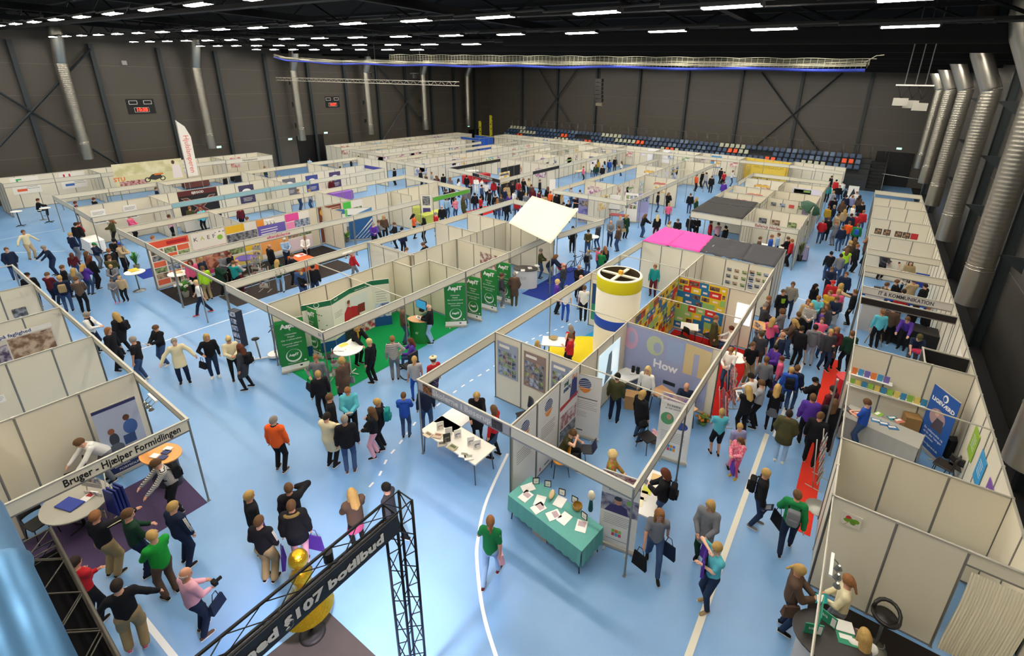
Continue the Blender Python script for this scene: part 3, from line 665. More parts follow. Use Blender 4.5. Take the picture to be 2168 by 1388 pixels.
def body_mesh(pose, res, face=True, bulk=1.0):
    J = skel(POSES[pose]); Rh = np.array(J['Rh'])
    def fn(G):
        d = ell_(G, J['H'] + J['Rh'] @ Vector((0,-.005,.03)), Rh, (.08, .1, .11))
        d = smin(d, ell_(G, J['H'] + J['Rh'] @ Vector((0,.022,-.045)), Rh, (.059, .068, .074)), .03)
        d = smin(d, cap_(G, J['H'] + J['Rh'] @ Vector((0,.088,.012)), J['H'] + J['Rh'] @ Vector((0,.104,-.022)), .008, .015), .012)
        for s in (-1, 1): d = smin(d, ell_(G, J['H'] + J['Rh'] @ Vector((.079*s,-.005,-.005)), Rh, (.013, .022, .033)), .01)
        d = smin(d, cap_(G, J['N'], J['H'] + J['Rh'] @ Vector((0,-.02,-.04)), .056, .05), .03)
        t = cap_(G, J['C'], J['P'], .13*bulk, .135*bulk, .7); t = smin(t, cap_(G, J['lS']*.93+J['C']*.07, J['rS']*.93+J['C']*.07, .065, .065), .08); t = smin(t, cap_(G, J['C'], J['N'], .12, .06, .75), .05)
        d = smin(d, t, .04)
        for k in 'lr':
            d = smin(d, cap_(G, J[k+'S'], J[k+'E'], .05, .04), .03); d = smin(d, cap_(G, J[k+'E'], J[k+'T'], .04, .027), .02)
            w = (J[k+'T']-J[k+'E']).normalized(); d = smin(d, cap_(G, J[k+'T'] + w*.02, J[k+'T'] + w*.075, .03, .032, .8), .02)
            d = smin(d, cap_(G, J[k+'P'], J[k+'K'], .082, .055), .05); d = smin(d, cap_(G, J[k+'K'], J[k+'A'], .054, .037), .025)
        return d
    lo, hi = bounds(J); V, F = snet(fn, lo, hi, res)
    b = MB(); b.slot(_SK); b.slot(EYE); b.slot(LIP)
    b.add(V.tolist(), F.tolist(), _SK, True)
    if face:
        for s in (-1, 1):
            c = J['H'] + J['Rh'] @ Vector((.031*s, .083, .012)); b.ball(c, .0095, EYE, 6, 4)
            q0 = J['H'] + J['Rh'] @ Vector((.016*s, .091, .036)); q1 = J['H'] + J['Rh'] @ Vector((.046*s, .083, .034)); b.tube([q0, q1], .0045, EYE, 4)
        m = [J['H'] + J['Rh'] @ Vector((x*.024, .088 - abs(x)*.006, -.055)) for x in (-1, 0, 1)]; b.tube(m, .006, LIP, 5)
        for k, s in (('l', -1), ('r', 1)):                      # four fingers and a thumb
            w = (J[k+'T']-J[k+'E']).normalized(); a = Vector((0,0,1)) if abs(w.z) < .8 else Vector((0,1,0)); side = w.cross(a).normalized(); nrm = side.cross(w).normalized()
            if abs(w.z) >= .8: side, nrm = nrm*(1), side*(-s)
            base = J[k+'T'] + w*.085
            for i, L in enumerate((.062, .072, .068, .052)):
                q = base + side*(.016*(i-1.5)); b.tube([q, q + w*L*.5 - nrm*.006, q + w*L*.82 - nrm*.026], [.0095, .0085, .0065], _SK, 5)
            q = J[k+'T'] + w*.03 + side*.028*s; b.tube([q, q + w*.035 + side*.018*s, q + w*.062 + side*.02*s - nrm*.01], [.012, .0105, .008], _SK, 5)
    return b, J
TOPS = dict(sweater=(.020, 1, .10, 0), jacket=(.034, 1, .13, 0), hoodie=(.032, 1, .12, 1), tee=(.018, .0, .10, 0), shirt=(.018, 1, .10, 0), coat=(.036, 1, .42, 0), parka=(.045, 1, .3, 1),
            vest=(.03, -1, .1, 0), cardigan=(.026, 1, .25, 0), blazer=(.028, 1, .16, 0), dress=(.022, 1, .42, 0), polo=(.02, 0, .1, 0), top=(.016, 0, .08, 0), jersey=(.024, .3, .14, 0), tracksuit=(.028, 1, .1, 0))
def top_fn(J, st, bulk=1.0):
    g, sl, hem, hood = TOPS[st]
    def fn(G):
        t = cap_(G, J['C'], J['P'], .135*bulk+g, .138*bulk+g, .74); t = smin(t, cap_(G, J['lS']*.95+J['C']*.05, J['rS']*.95+J['C']*.05, .06+g, .06+g), .09)
        t = smin(t, cap_(G, J['C'], J['N'] - J['u']*.03, .12+g*.7, .07+g*.5, .8), .05)
        if hem > .2:
            a = (J['lK']+J['rK'])/2; d = (a - J['P']); d = d.normalized() if d.length > .01 else Vector((0,0,-1)); t = smin(t, cap_(G, J['P'], J['P'] + d*hem, .15*bulk+g, .16*bulk+g, .8), .06)
        cut = ((G - arr(J['P'])) @ arr(J['u'])) + hem; t = np.maximum(t, -cut*.9)
        for k in 'lr':
            if sl < 0: continue
            e = J[k+'S'].lerp(J[k+'E'], .72 if sl < .2 else 1.0); t = smin(t, cap_(G, J[k+'S'], e, .048+g, .04+g), .04)
            if sl >= .9: t = smin(t, cap_(G, J[k+'E'], J[k+'T'] - (J[k+'T']-J[k+'E']).normalized()*.01, .038+g, .032+g*.8), .025)
        if hood: t = smin(t, cap_(G, J['N'] + Vector((-.07,-.09,.0)), J['N'] + Vector((.07,-.09,.0)), .045, .045), .05)
        nk = cap_(G, J['N'] + J['u']*.01, J['H'], .062, .085); t = np.maximum(t, -nk)
        return t
    return fn
def leg_fn(J, st, bulk=1.0):
    g = dict(trousers=.016, jeans=.012, leggings=.006, cargo=.03, shorts=.022, skirt=.02)[st]; 
    def fn(G):
        t = cap_(G, J['P'] + J['u']*.1, J['P'] - Vector((0,0,.02)), .13*bulk+g*.6, .138*bulk+g*.5, .74)
        if st == 'skirt':
            a = (J['lK']+J['rK'])/2; t = smin(t, cap_(G, J['P'], J['P'].lerp(a, .9), .14, .19, .8), .05); return np.maximum(t, -(G[...,2] - min(J['lK'].z, J['P'].z) - .02)) if J['P'].z > .7 else t
        for k in 'lr':
            t = smin(t, cap_(G, J[k+'P'], J[k+'K'], .084+g, .056+g), .045)
            e = J[k+'A'] if st != 'shorts' else J[k+'K'].lerp(J[k+'A'], .15)
            t = smin(t, cap_(G, J[k+'K'], e, .055+g, (.04 if st != 'leggings' else .036)+g*1.2), .02)
        if st == 'cargo':
            for k in 'lr': c = J[k+'P'].lerp(J[k+'K'], .75); t = smin(t, cap_(G, c + Vector((.05 if k=='r' else -.05, 0, .04)), c + Vector((.05 if k=='r' else -.05, 0, -.06)), .06, .06), .02)
        return t
    return fn
_SK = mat(SKINS[0], .6); _CL = mat('808080', .85); _HR = mat('6b4a2c', .7)
def hair_fn(st):
    def fn(G):
        I = np.eye(3); c = (0, -.008, .035)
        sh = ell_(G, c, I, (.094, .115, .124)); 
        if st in ('curly',): sh = ell_(G, (0,-.012,.045), I, (.115, .13, .132)) + .008*np.sin(60*G[...,0])*np.sin(60*G[...,1])*np.sin(60*G[...,2])
        fc = ell_(G, (0, .1, -.02), I, (.078, .088, .105))       # keep the face free
        low = -(G[...,2] + .035 - .55*np.minimum(0, -G[...,1])*0)
        if st in ('short', 'beanie'): sh = np.maximum(sh, -(G[...,2] + .0 - .75*np.minimum(G[...,1], 0)))
        elif st == 'bald': sh = np.maximum(ell_(G, c, I, (.087, .107, .113)), G[...,2] - .035); sh = np.maximum(sh, -(G[...,2] + .03)); fc = np.minimum(fc, G[...,1]*-1 + .03)
        elif st in ('bun', 'ponytail'): sh = np.maximum(sh, -(G[...,2] + .01 - .6*np.minimum(G[...,1], 0)))
        if st == 'long':
            sh = smin(sh, cap_(G, (-.045, -.05, 0), (-.055, -.075, -.24), .06, .045), .05); sh = smin(sh, cap_(G, (.045, -.05, 0), (.055, -.075, -.24), .06, .045), .05); sh = smin(sh, cap_(G, (0, -.07, 0), (0, -.1, -.28), .065, .05), .04)
            for q in (-1, 1): sh = smin(sh, cap_(G, (q*.075, .015, .02), (q*.09, .06, -.25), .032, .035), .03)
        if st == 'bob': sh = smin(sh, cap_(G, (-.05, -.03, 0), (-.055, -.03, -.1), .055, .05), .04); sh = smin(sh, cap_(G, (.05, -.03, 0), (.055, -.03, -.1), .055, .05), .04); sh = smin(sh, cap_(G, (0,-.06,0), (0,-.06,-.1), .06, .055), .04)
        if st == 'bun': sh = smin(sh, ell_(G, (0, -.1, .09), I, (.04, .04, .04)), .015)
        if st == 'ponytail': sh = smin(sh, cap_(G, (0, -.11, .04), (0, -.15, -.14), .032, .022), .02)
        return np.maximum(sh, -fc)
    return fn
def hair_build(st, res):
    key = ('hair', st, res)
    if key in _pm: return _pm[key]
    b = MB()
    if st in ('cap', 'beanie', 'beret', 'helmet'):
        V, F = snet(hair_fn('short'), (-.14,-.17,-.12), (.14,.14,.18), res); b.add(V.tolist(), F.tolist(), _HR, True)
    else:
        V, F = snet(hair_fn(st), (-.16,-.22,-.36), (.16,.15,.2), res); b.add(V.tolist(), F.tolist(), _HR, True)
    _pm[key] = b.mesh('hair'); return _pm[key]
def hat_build(st):
    key = ('hat', st)
    if key in _pm: return _pm[key]
    b = MB()
    if st == 'cap':
        b.lathe([(.1, .045), (.101, .075), (.09, .115), (.06, .142), (0.001, .152)], _CL, 16, (0,-.01,0), sy=1.16); b.add([(-.07,.09,.05), (.07,.09,.05), (.06,.17,.04), (0,.19,.045), (-.06,.17,.04), (-.07,.09,.062), (.07,.09,.062), (.06,.17,.05), (0,.19,.055), (-.06,.17,.05)], [(4,3,2,1,0), (5,6,7,8,9), (0,1,6,5), (1,2,7,6), (2,3,8,7), (3,4,9,8), (4,0,5,9)], _CL)
    elif st == 'beret': b.lathe([(.085, .07), (.13, .085), (.135, .11), (.09, .14), (.001, .15)], _CL, 16, (0,-.01,0))
    else: b.lathe([(.096, .02), (.1, .06), (.094, .11), (.06, .15), (.001, .165)], _CL, 16, (0,-.01,0), sy=1.16)
    _pm[key] = b.mesh('hat'); return _pm[key]
def shoe_build():
    if 'shoe' not in _pm:
        b = MB(); ring = []
        prof = [(-.075,.03,.07), (-.04,.036,.085), (.02,.037,.075), (.09,.042,.05), (.14,.04,.042), (.175,.022,.03)]
        vs = []; n = 8
        for y, w, h in prof:
            for k in range(n):
                t = math.pi*2*k/n; vs.append((w*math.cos(t), y, max(0.012, h/2 + (h/2)*math.sin(t)*1.0)))
        fs = [(i*n+k, i*n+(k+1) % n, (i+1)*n+(k+1) % n, (i+1)*n+k) for i in range(len(prof)-1) for k in range(n)] + [tuple(range(n))[::-1], tuple((len(prof)-1)*n+k for k in range(n))]
        b.add(vs, [f[::-1] for f in fs], _CL, True)
        b.prism([(-.034,-.08), (.034,-.08), (.044,.06), (.04,.15), (.015,.185), (-.015,.185), (-.04,.15), (-.044,.06)], 0, .014, mat('d8d6d0', .6))
        _pm['shoe'] = b.mesh('shoe')
    return _pm['shoe']
def setm(o, i, m): o.material_slots[i].link = 'OBJECT'; o.material_slots[i].material = m
CN = dict(black='1c1c20', navy='1f2940', blue='2f55ae', lightblue='93b4d6', teal='1f8380', turquoise='5cb7c6', green='1f7a45', brightgreen='1f8f35', darkgreen='1d3a2c', lime='9fcb2c', olive='4b4a30', grey='74767c', darkgrey='3d3e45', lightgrey='a6a8ac',
          white='e4e2dd', cream='d8cda9', beige='b59f7c', khaki='9c8762', brown='59463a', orange='e85f28', red='b3262e', maroon='5a2029', pink='dd5f88', lightpink='d9a3b2', purple='563796', lilac='8f90ba', yellow='b3902e', denim='3a5073', darkdenim='26344f', blond='b9965a', lightblond='d2b67e', ginger='96592f', darkbrown='38281d', greyhair='8b8378', hairbrown='6e5034', redbrown='6a3322')
HC = dict(blond='b08f56', lightblond='cdb27a', brown='64482e', dark='2a2019', black='18140f', grey='8b8378', ginger='8c5f3c', redbrown='5f3324', white='c9c3b6')
def cmat(name, kind=None):
    if name in ('striped', 'bwstriped'): return mat('c9c6be', .85, kind='stripe', c2='3a3b42', scale=9)
    if name == 'plaid': return mat('b9b0a2', .85, kind='plaid', c2='26262c', scale=7)
    if name == 'brownplaid': return mat('6b5645', .85, kind='plaid', c2='33271f', scale=5)
    if name == 'floral': return mat('3a2748', .85, kind='dots', c2='c9b8c9', scale=22)
    if name == 'colourful': return mat('b4552f', .85, kind='patch', c2='7a9a3a', scale=14)
    if name == 'pinkpattern': return mat('e0526e', .85, kind='patch', c2='e8a0b0', scale=18)
    return mat(CN[name], .85, bump=.55, scale=4, spec=.15)
_labels = {}
def uniq(lab): _labels[lab] = _labels.get(lab, 0) + 1; return lab
NEAR, FAR = [], []
_seed = random.Random(3)
HSN = dict(short='short %s hair', long='long %s hair', bob='%s bob hair', bun='%s hair in a bun', ponytail='%s ponytail', bald='%s hair and bald crown', cap='cap', beanie='%s hair under a cap', beret='beret', curly='curly %s hair')
def nice(c): return dict(brightgreen='bright green', darkgreen='dark green', darkgrey='dark grey', lightgrey='light grey', lightblue='light blue', lightpink='pale pink', darkdenim='dark', brownplaid='brown plaid', pinkpattern='patterned pink', denim='blue').get(c, c)
ALLP = []
def person(px, py, face, pose, top, legs, hair, phrase, h=1.74, skin=None, shoes='black', bulk=1.08, extra=(), label=None):
    ts, tcn = top.split(':'); ls, lcn = legs.split(':'); hs, hcn = hair.split(':')
    if label is None:
        hd = HSN[hs] % hcn if '%s' in HSN[hs] else HSN[hs]
        if hs in ('cap', 'beret'): hd = '%s %s' % (nice(hcn), hs)
        label = 'person in %s %s, %s %s, %s, %s' % (nice(tcn), ts, nice(lcn), ls, hd, phrase)
        if len(label.split()) > 15: label = 'person in %s %s, %s %s, %s' % (nice(tcn), ts, nice(lcn), ls, phrase)
    ALLP.append(dict(px=px, py=py, face=face, pose=pose, ts=ts, tc=tcn, ls=ls, lc=lcn, hs=hs, hc=hcn, h=h, skin=skin, shoes=shoes, bulk=bulk, extra=extra, label=label, phrase=phrase))
def build_person(d, label):
    J = skel(POSES[d['pose']]); s = d['h']/1.765; sit = d['pose'] in ('sit', 'sitlap', 'stool')
    head = J['H'] + J['Rh'] @ Vector((0, -.005, .135)); hw = W(d['px'], d['py'], head.z*s)
    dist = math.hypot(hw.x, hw.y); vdir = math.atan2(hw.y, hw.x)        # compass: 0 = looks away from the camera, 90 = to the right of the picture
    rz = vdir - math.pi/2 - math.radians(d['face'])
    off = Matrix.Rotation(rz, 3, 'Z') @ Vector((head.x*s, head.y*s, 0)); loc = Vector((hw.x - off.x, hw.y - off.y, 0.0))
    far = (Vector((hw.x, hw.y, CAM_H)).length > 27); skin = mat(d['skin'] or SKINS[(int(d['px'])*7 + int(d['py'])) % 4], .55, spec=.3)
    t = thing('person', label, 'person', loc, rz, 'people ' + d['phrase']); t.scale = (s, s, s); d['root'] = t; d['J'] = J; d['far'] = far
    res = .034 if far else (.019 if dist < 14 else .022)
    bk = d['bulk']; key = (d['pose'], bk, far, res)
    if ('b', key) not in _pm: bb, _ = body_mesh(d['pose'], res, not far, bk); _pm[('b', key)] = bb.mesh('body')
    kt = ('t', d['ts'], key); kl = ('l', d['ls'], key)
    if kt not in _pm:
        lo, hi = bounds(J, .22); lo[2] = J['P'].z-.5; V, F = snet(top_fn(J, d['ts'], bk), lo, hi, res); b = MB(); b.add(V.tolist(), F.tolist(), _CL, True); _pm[kt] = b.mesh('top')
    if kl not in _pm:
        lo, hi = bounds(J, .2); hi[2] = J['W'].z+.1; lo[2] = -.05; V, F = snet(leg_fn(J, d['ls'], bk), lo, hi, res); b = MB(); b.add(V.tolist(), F.tolist(), _CL, True); _pm[kl] = b.mesh('trousers')
    o = link('body', _pm[('b', key)], t); setm(o, 0, skin)
    o = link(dict(tracksuit='jacket', tee='t_shirt', top='shirt', jersey='shirt', polo='polo_shirt').get(d['ts'], d['ts']), _pm[kt], t); setm(o, 0, cmat(d['tc']))
    nm = dict(jeans='jeans', shorts='shorts', skirt='skirt', leggings='leggings').get(d['ls'], 'trousers')
    o = link(nm, _pm[kl], t); setm(o, 0, cmat(d['lc']))
    if d['ls'] == 'skirt':
        kk = ('l', 'leggings', key)
        if kk not in _pm:
            lo, hi = bounds(J, .2); hi[2] = J['W'].z+.1; lo[2] = -.05; V, F = snet(leg_fn(J, 'leggings', bk), lo, hi, res); b = MB(); b.add(V.tolist(), F.tolist(), _CL, True); _pm[kk] = b.mesh('tights')
        o = link('tights', _pm[kk], t); setm(o, 0, cmat('black'))
    hat = d['hs'] in ('cap', 'beanie', 'beret'); hm = mat(HC.get(d['hc'], HC['brown']) if not (hat) else HC['brown'], .75, var=.25, scale=30, bump=.3, spec=.25)
    o = link('hair', hair_build(d['hs'], .02 if far else .013), t, J['H']); o.rotation_euler = J['Rh'].to_euler(); setm(o, 0, hm)
    if hat:
        o = link('hat', hat_build(d['hs']), t, J['H']); o.rotation_euler = J['Rh'].to_euler(); setm(o, 0, cmat(d['hc'] if d['hc'] in CN else 'black'))
    sm = cmat(d['shoes'])
    for k, sd in (('l', -1), ('r', 1)):
        if far and sit: break
        A = J[k+'A']; o = link('shoe', shoe_build(), t, (A.x, A.y + .0, A.z - .09)); setm(o, 0, sm); o.rotation_euler = (0, 0, -sd*.12)
    return t
# ------------------------------------------------------------------ carried things
def wm(t, v): return t.matrix_world @ Vector(v)
def tmat(t): return Matrix.Translation(t.location) @ Matrix.Rotation(t.rotation_euler.z, 4, 'Z') @ Matrix.Scale(t.scale.x, 4)
def carry(d):
    t = d['root']; J = d['J']; M = tmat(t); rz = t.rotation_euler.z; s = t.scale.x
    who = 'person in %s %s %s' % (nice(d['tc']), d['ts'], d['phrase'])
    for e in d['extra']:
        k, c = e.split(':'); m = cmat(c)
        if k == 'backpack':
            p = J['C'] - J['u']*.05; g = TOPS[d['ts']][0]; y = -(.1+g)-.085
            r = thing('backpack', ('%s backpack of %s' % (nice(c), who)).replace('in the group near', 'near').replace('near the front ', ''), 'backpack', M @ (p + Vector((0, y, -.02))), rz)
            if ('bp',) not in _pm:
                b = MB(); V, F = snet(lambda G: np.maximum(np.maximum(np.abs(G[...,0])-.13, np.abs(G[...,1])-.075), np.abs(G[...,2])-.2) + .04*0 + np.maximum(0, np.abs(G[...,2])-.12)*.25, (-.2,-.14,-.26), (.2,.14,.26), .026); b.add(V.tolist(), F.tolist(), _CL, True); _pm[('bp',)] = b.mesh('bag_body')
                b = MB(); b.box((-.09,-.115,-.15), (.09,-.07,.0), _CL); _pm[('bp2',)] = b.mesh('front_pocket')
                b = MB(); [b.tube([(q,.07,.15), (q*1.2,.2,.22), (q*1.3,.31,.1), (q*1.3,.28,-.05), (q*1.1,.08,-.14)], .018, _CL, 6) for q in (-.11, .11)]; _pm[('bp3',)] = b.mesh('strap')
            for kk, nmm in ((('bp',), 'bag_body'), (('bp2',), 'front_pocket'), (('bp3',), 'strap')): o = link(nmm, _pm[kk], r); setm(o, 0, m if nmm != 'strap' else cmat('black'))
        elif k in ('tote', 'handbag', 'rtote', 'shoulderbag'):
            if k == 'shoulderbag': p = J['P'] + Vector((.22, .02, .02))
            elif k == 'rtote' or k == 'handbag': p = J['rT'] + Vector((.06, .02, -.12))
            else: p = J['lT'] + Vector((-.06, .02, -.12))
            dim = (.07, .36, .38) if 'tote' in k else (.12, .34, .24)
            dz = -dim[2]/2 - (.02 if k == 'shoulderbag' else .14)
            r = thing('handbag' if 'tote' not in k else 'tote_bag', '%s %s carried by %s' % (nice(c), 'handbag' if 'tote' not in k else 'tote bag', who), 'bag', M @ (p + Vector((0, 0, dz))), rz + .35 + (d['px'] % 7)*.12)
            b = MB(); hx, hy, hz = dim[0]/2*s, dim[1]/2*s, dim[2]/2*s
            b.add([(-hx,-hy,-hz), (hx,-hy,-hz), (hx,hy,-hz), (-hx,hy,-hz), (-hx*.4,-hy*.85,hz), (hx*.4,-hy*.85,hz), (hx*.4,hy*.85,hz), (-hx*.4,hy*.85,hz)], [(0,3,2,1), (4,5,6,7), (0,1,5,4), (1,2,6,5), (2,3,7,6), (3,0,4,7)], m); b.build('bag_body', r)
            top = .17*s if k != 'shoulderbag' else (J['rS'].z - p.z - dz - dim[2]/2)*s
            b = MB(); b.tube([(0,-hy*.5,hz-.01), (-.02*s if k == 'shoulderbag' else 0,-hy*.25,hz+top), (-.02*s if k == 'shoulderbag' else 0,hy*.25,hz+top), (0,hy*.5,hz-.01)], .008, m, 5); b.build('handle', r)
        elif k in ('papers', 'tablet', 'magazine'):
            p = (J['lT']+J['rT'])/2 + Vector((0, .1, .03)) if abs(J['lT'].x - J['rT'].x) < .45 and J['rT'].y > .2 and J['lT'].y > .15 else J['rT'] + Vector((0, .1, .0))
            r = MB(); a = Matrix.Translation(M @ p) @ Matrix.Rotation(rz, 4, 'Z') @ Matrix.Rotation(math.radians(30), 4, 'X')
            r.cbox((0,0,0), (.21, .29, .008), m); r.cbox((0,.03,.005), (.15,.12,.003), cmat('grey' if c != 'teal' else 'white')); o = r.build('leaflet', label='%s leaflet held by %s' % (nice(c), who), cat='leaflet'); o.matrix_world = a
        elif k == 'print':
            b = MB(); p = J['C'] + Vector((0,.15,-.02)); [b.cbox(p + Vector((0,0,q)), (w_, .01, .025), m) for q, w_ in ((.09,.2),(.05,.16),(.01,.2),(-.03,.14),(-.07,.18),(-.11,.1))]; b.build('chest_print', t)
        elif k == 'stripes':
            for q, sd in (('l', -1), ('r', 1)):
                b = MB()
                for w_ in (-.02, 0, .02): b.tube([J[q+'S'] + Vector((sd*.085, w_, .0)), J[q+'E'] + Vector((sd*.07, w_, .02)), J[q+'T'].lerp(J[q+'E'], .15) + Vector((sd*.05, w_, .04))], .006, m, 4)
                b.build('sleeve_stripes', t)
        elif k == 'fur':
            b = MB(); n = J['N']; b.tube([n + Vector((.13*math.cos(a), .07*math.sin(a)-.07, .03)) for a in [math.pi + i*math.pi/6 for i in range(7)]], .035, mat('8a7340', .95, bump=1, scale=40), 7); b.build('fur_hood', t)
        elif k == 'number':
            o = link('lettering', text_mesh('10', .26, mat('e8e6e2', .7), .003, bold=.012), t); o.matrix_local = face_mat(J['C'] + Vector((0, -.145, .0)), (1,0,0), (0,0,1))
        elif k == 'camera':
            b = MB(); p = J['rT'] + Vector((0,.1,.05)); b.cbox(p, (.13,.07,.09), m); b.tube([p + Vector((0,.03,0)), p + Vector((0,.13,0))], .035, m, 10); r = b.build('camera_body', None, label='black camera held by the person in pale pink shirt', cat='camera'); r.name = 'camera'; r.matrix_world = M
        elif k == 'scarf':
            b = MB(); n = J['N']; b.tube([n + Vector((.07*math.cos(q), .065*math.sin(q)+.01, .02)) for q in [i*math.pi/5 for i in range(11)]], .03, m, 6); b.tube([n+Vector((.05,.08,.0)), J['C']+Vector((.06,.15,.02)), J['W']+Vector((.07,.17,.05))], [.03,.04,.05], m, 6)
            b.build('scarf', t)
def build_people():
    cnt = {}
    for d in ALLP: cnt.setdefault(d['label'], []).append(d)
    ords = 'first second third fourth fifth sixth seventh eighth ninth tenth eleventh twelfth'.split()
    for lab, L in cnt.items():
        if len(L) > 1:
            L.sort(key=lambda d: d['px'])
            for i, d in enumerate(L):
                f = lab.replace('person in', '%s person from left in' % ords[i]); w = f.split(', ')
                if len(f.split()) > 16 and len(w) > 3: f = ', '.join(w[:2] + w[3:])
                if len(f.split()) > 16: f = ', '.join([w[0]] + w[-1:])
                d['flabel'] = f
        else: L[0]['flabel'] = lab
    for d in ALLP:
        build_person(d, d['flabel'])
        carry(d)
# ------------------------------------------------------------------ posters, banners, furniture
def hm(h, **k): return mat(h, k.pop('rough', .5), **k)
def photo(c1, c2, s=5): return mat(c1, .45, kind='patch', c2=c2, scale=s)
def board(name, label, cat, M, w, h, base, els=(), group=None, th=.012, parent=None):
    """flat printed board; M places its centre (local x right, y up). els: ('r',u0,v0,u1,v1,mat) ('c',u,v,ru,rv,mat) ('t',text,u,v,size,mat[,bold])"""
    b = MB(); b.cbox((0,0,0), (w,h,th), base); o = b.build(name, parent, label=label, cat=cat, group=group); o.matrix_world = M
    z = th/2 + .0015; k = 0; b = MB(); nr = 0
    for e in els:
        k += 1
        if e[0] == 'r':
            x0, y0, x1, y1 = (e[1]-.5)*w, (e[2]-.5)*h, (e[3]-.5)*w, (e[4]-.5)*h; b.add([(x0,y0,z+k*1e-4), (x1,y0,z+k*1e-4), (x1,y1,z+k*1e-4), (x0,y1,z+k*1e-4)], [(0,1,2,3)], e[5]); nr += 1
        elif e[0] == 'c':
            n = 20; vs = [((e[1]-.5)*w + e[3]*math.cos(2*math.pi*i/n), (e[2]-.5)*h + e[4]*math.sin(2*math.pi*i/n), z+k*1e-4) for i in range(n)]; b.add(vs, [list(range(n))], e[5]); nr += 1
        elif e[0] == 'p':
            b.add([((u-.5)*w, (v-.5)*h, z+k*1e-4) for u, v in e[1]], [list(range(len(e[1])))], e[2]); nr += 1
    if nr: p = b.build('printed_picture', o)
    for e in els:
        if e[0] == 't':
            me = text_mesh(e[1], e[4], e[5], .0008, bold=e[6] if len(e) > 6 else 0); c = link('lettering', me, o, ((e[2]-.5)*w, (e[3]-.5)*h, z+.0025))
    return o
def lines(u0, u1, v1, n, dv, m, th=.006): return [('r', u0, v1-i*dv-th, u1 - (.12 if i % 3 == 2 else 0)*(u1-u0), v1-i*dv, m) for i in range(n)]
def Mwall(axis, c, px, py, w=None, off=.02, face=None):
    """matrix on the wall plane axis=c where the photo shows (px,py); 'x' walls face +x (or -x), 'y' walls face the camera"""
    if axis == 'y': p = PLY(px, py, c-off); return face_mat(p, (1,0,0), (0,0,1))
    s = face or 1; p = PLX(px, py, c+off*s); return face_mat(p, (0,s,0), (0,0,1))
def Mfree(x, y, z, comp=180):
    """upright board at x,y facing compass direction relative to the camera (180 = towards it)"""
    v = math.atan2(y, x); a = v - math.radians(comp); n = Vector((math.cos(a), math.sin(a), 0)); r = Vector((0,0,1)).cross(n); return face_mat((x,y,z), r, (0,0,1)), n, r
def rollup(px, py, comp, w, h, base, els, label, tilt=0, name='roll_up_banner', group=None):
    p = W(px, py, 0); M, n, r = Mfree(p.x, p.y, h/2+.1, comp)
    t = thing(name, label, 'banner', (p.x, p.y, 0), 0, group)
    o = board('banner_sheet', None, None, Matrix.Identity(4), w, h, base, els, parent=t, th=.01); o.matrix_parent_inverse = Matrix.Identity(4); o.matrix_local = Matrix.Translation((-p.x, -p.y, 0)) @ M
    b = MB(); R3 = Matrix(((r.x, n.x, 0, 0), (r.y, n.y, 0, 0), (0, 0, 1, 0), (0,0,0,1)))
    b.box((-w/2-.02, -.05, .02), (w/2+.02, .05, .1), ALUL, R3); b.build('base', t); MB().box((-w/2, -.012, h+.09), (w/2, .012, h+.115), ALUL, R3).build('top_bar', t)
    for s in (-.3, .3): MB().box((s*w-.02, -.16, 0), (s*w+.02, .16, .02), ALUL, R3).build('foot', t)
    return t
def table(x, y, z, w, d, rz, m, label, legm=None, cloth=None, group=None, cat='table', name='table'):
    t = thing(name, label, cat, (x, y, 0), rz, group); MB().cbox((0,0,z-.02), (w, d, .04), m).build('tabletop', t)
    if cloth:
        b = MB(); n = 14
        for sx, sy, L, ax in ((0,-d/2,w,0), (w/2,0,d,1), (0,d/2,w,2), (-w/2,0,d,3)):
            vs = []; nn = int(n*L)+4
            for i in range(nn+1):
                q = (i/nn-.5)*L; rip = .02*math.sin(i*1.9) 
                for k, zz in ((0, z+.004), (1, cloth[1])):
                    o = .012 + (.02 + rip)*k
                    vs.append({0:(q,-d/2-o,zz), 1:(w/2+o,q,zz), 2:(-q,d/2+o,zz), 3:(-w/2-o,-q,zz)}[ax])
            b.add(vs, [(2*i, 2*i+1, 2*i+3, 2*i+2) for i in range(nn)], cloth[0], True)
        b.cbox((0,0,z+.004), (w+.02, d+.02, .008), cloth[0]); b.build('tablecloth', t)
    lm = legm or DARK
    for sx in (-1, 1):
        for sy in (-1, 1): MB().tube([(sx*(w/2-.12), sy*(d/2-.08), z-.03), (sx*(w/2-.06), sy*(d/2-.05), 0)], .016, lm, 6).build('leg', t)
    return t
def round_table(x, y, z, r, m, label, lm=None, foot='disc', name='round_table', group=None, sx=1, rz=0):
    t = thing(name, label, 'table', (x, y, 0), rz, group); MB().cyl((0,0,z-.03), r, .03, m, 28, sx=sx).build('tabletop', t); lm = lm or STEEL
    MB().tube([(0,0,.03), (0,0,z-.03)], .03, lm, 10).build('column', t)
    b = MB()
    if foot == 'disc': b.lathe([(.26, 0), (.26, .012), (.04, .05), (.03, .06)], lm, 20); b.disc((0,0,0), .26, lm, 20, rev=True)
    else:
        for a in range(4): q = a*math.pi/2 + .4; b.tube([(0,0,.04), (.3*math.cos(q), .3*math.sin(q), .015)], .02, lm, 6)
    b.build('foot', t); return t
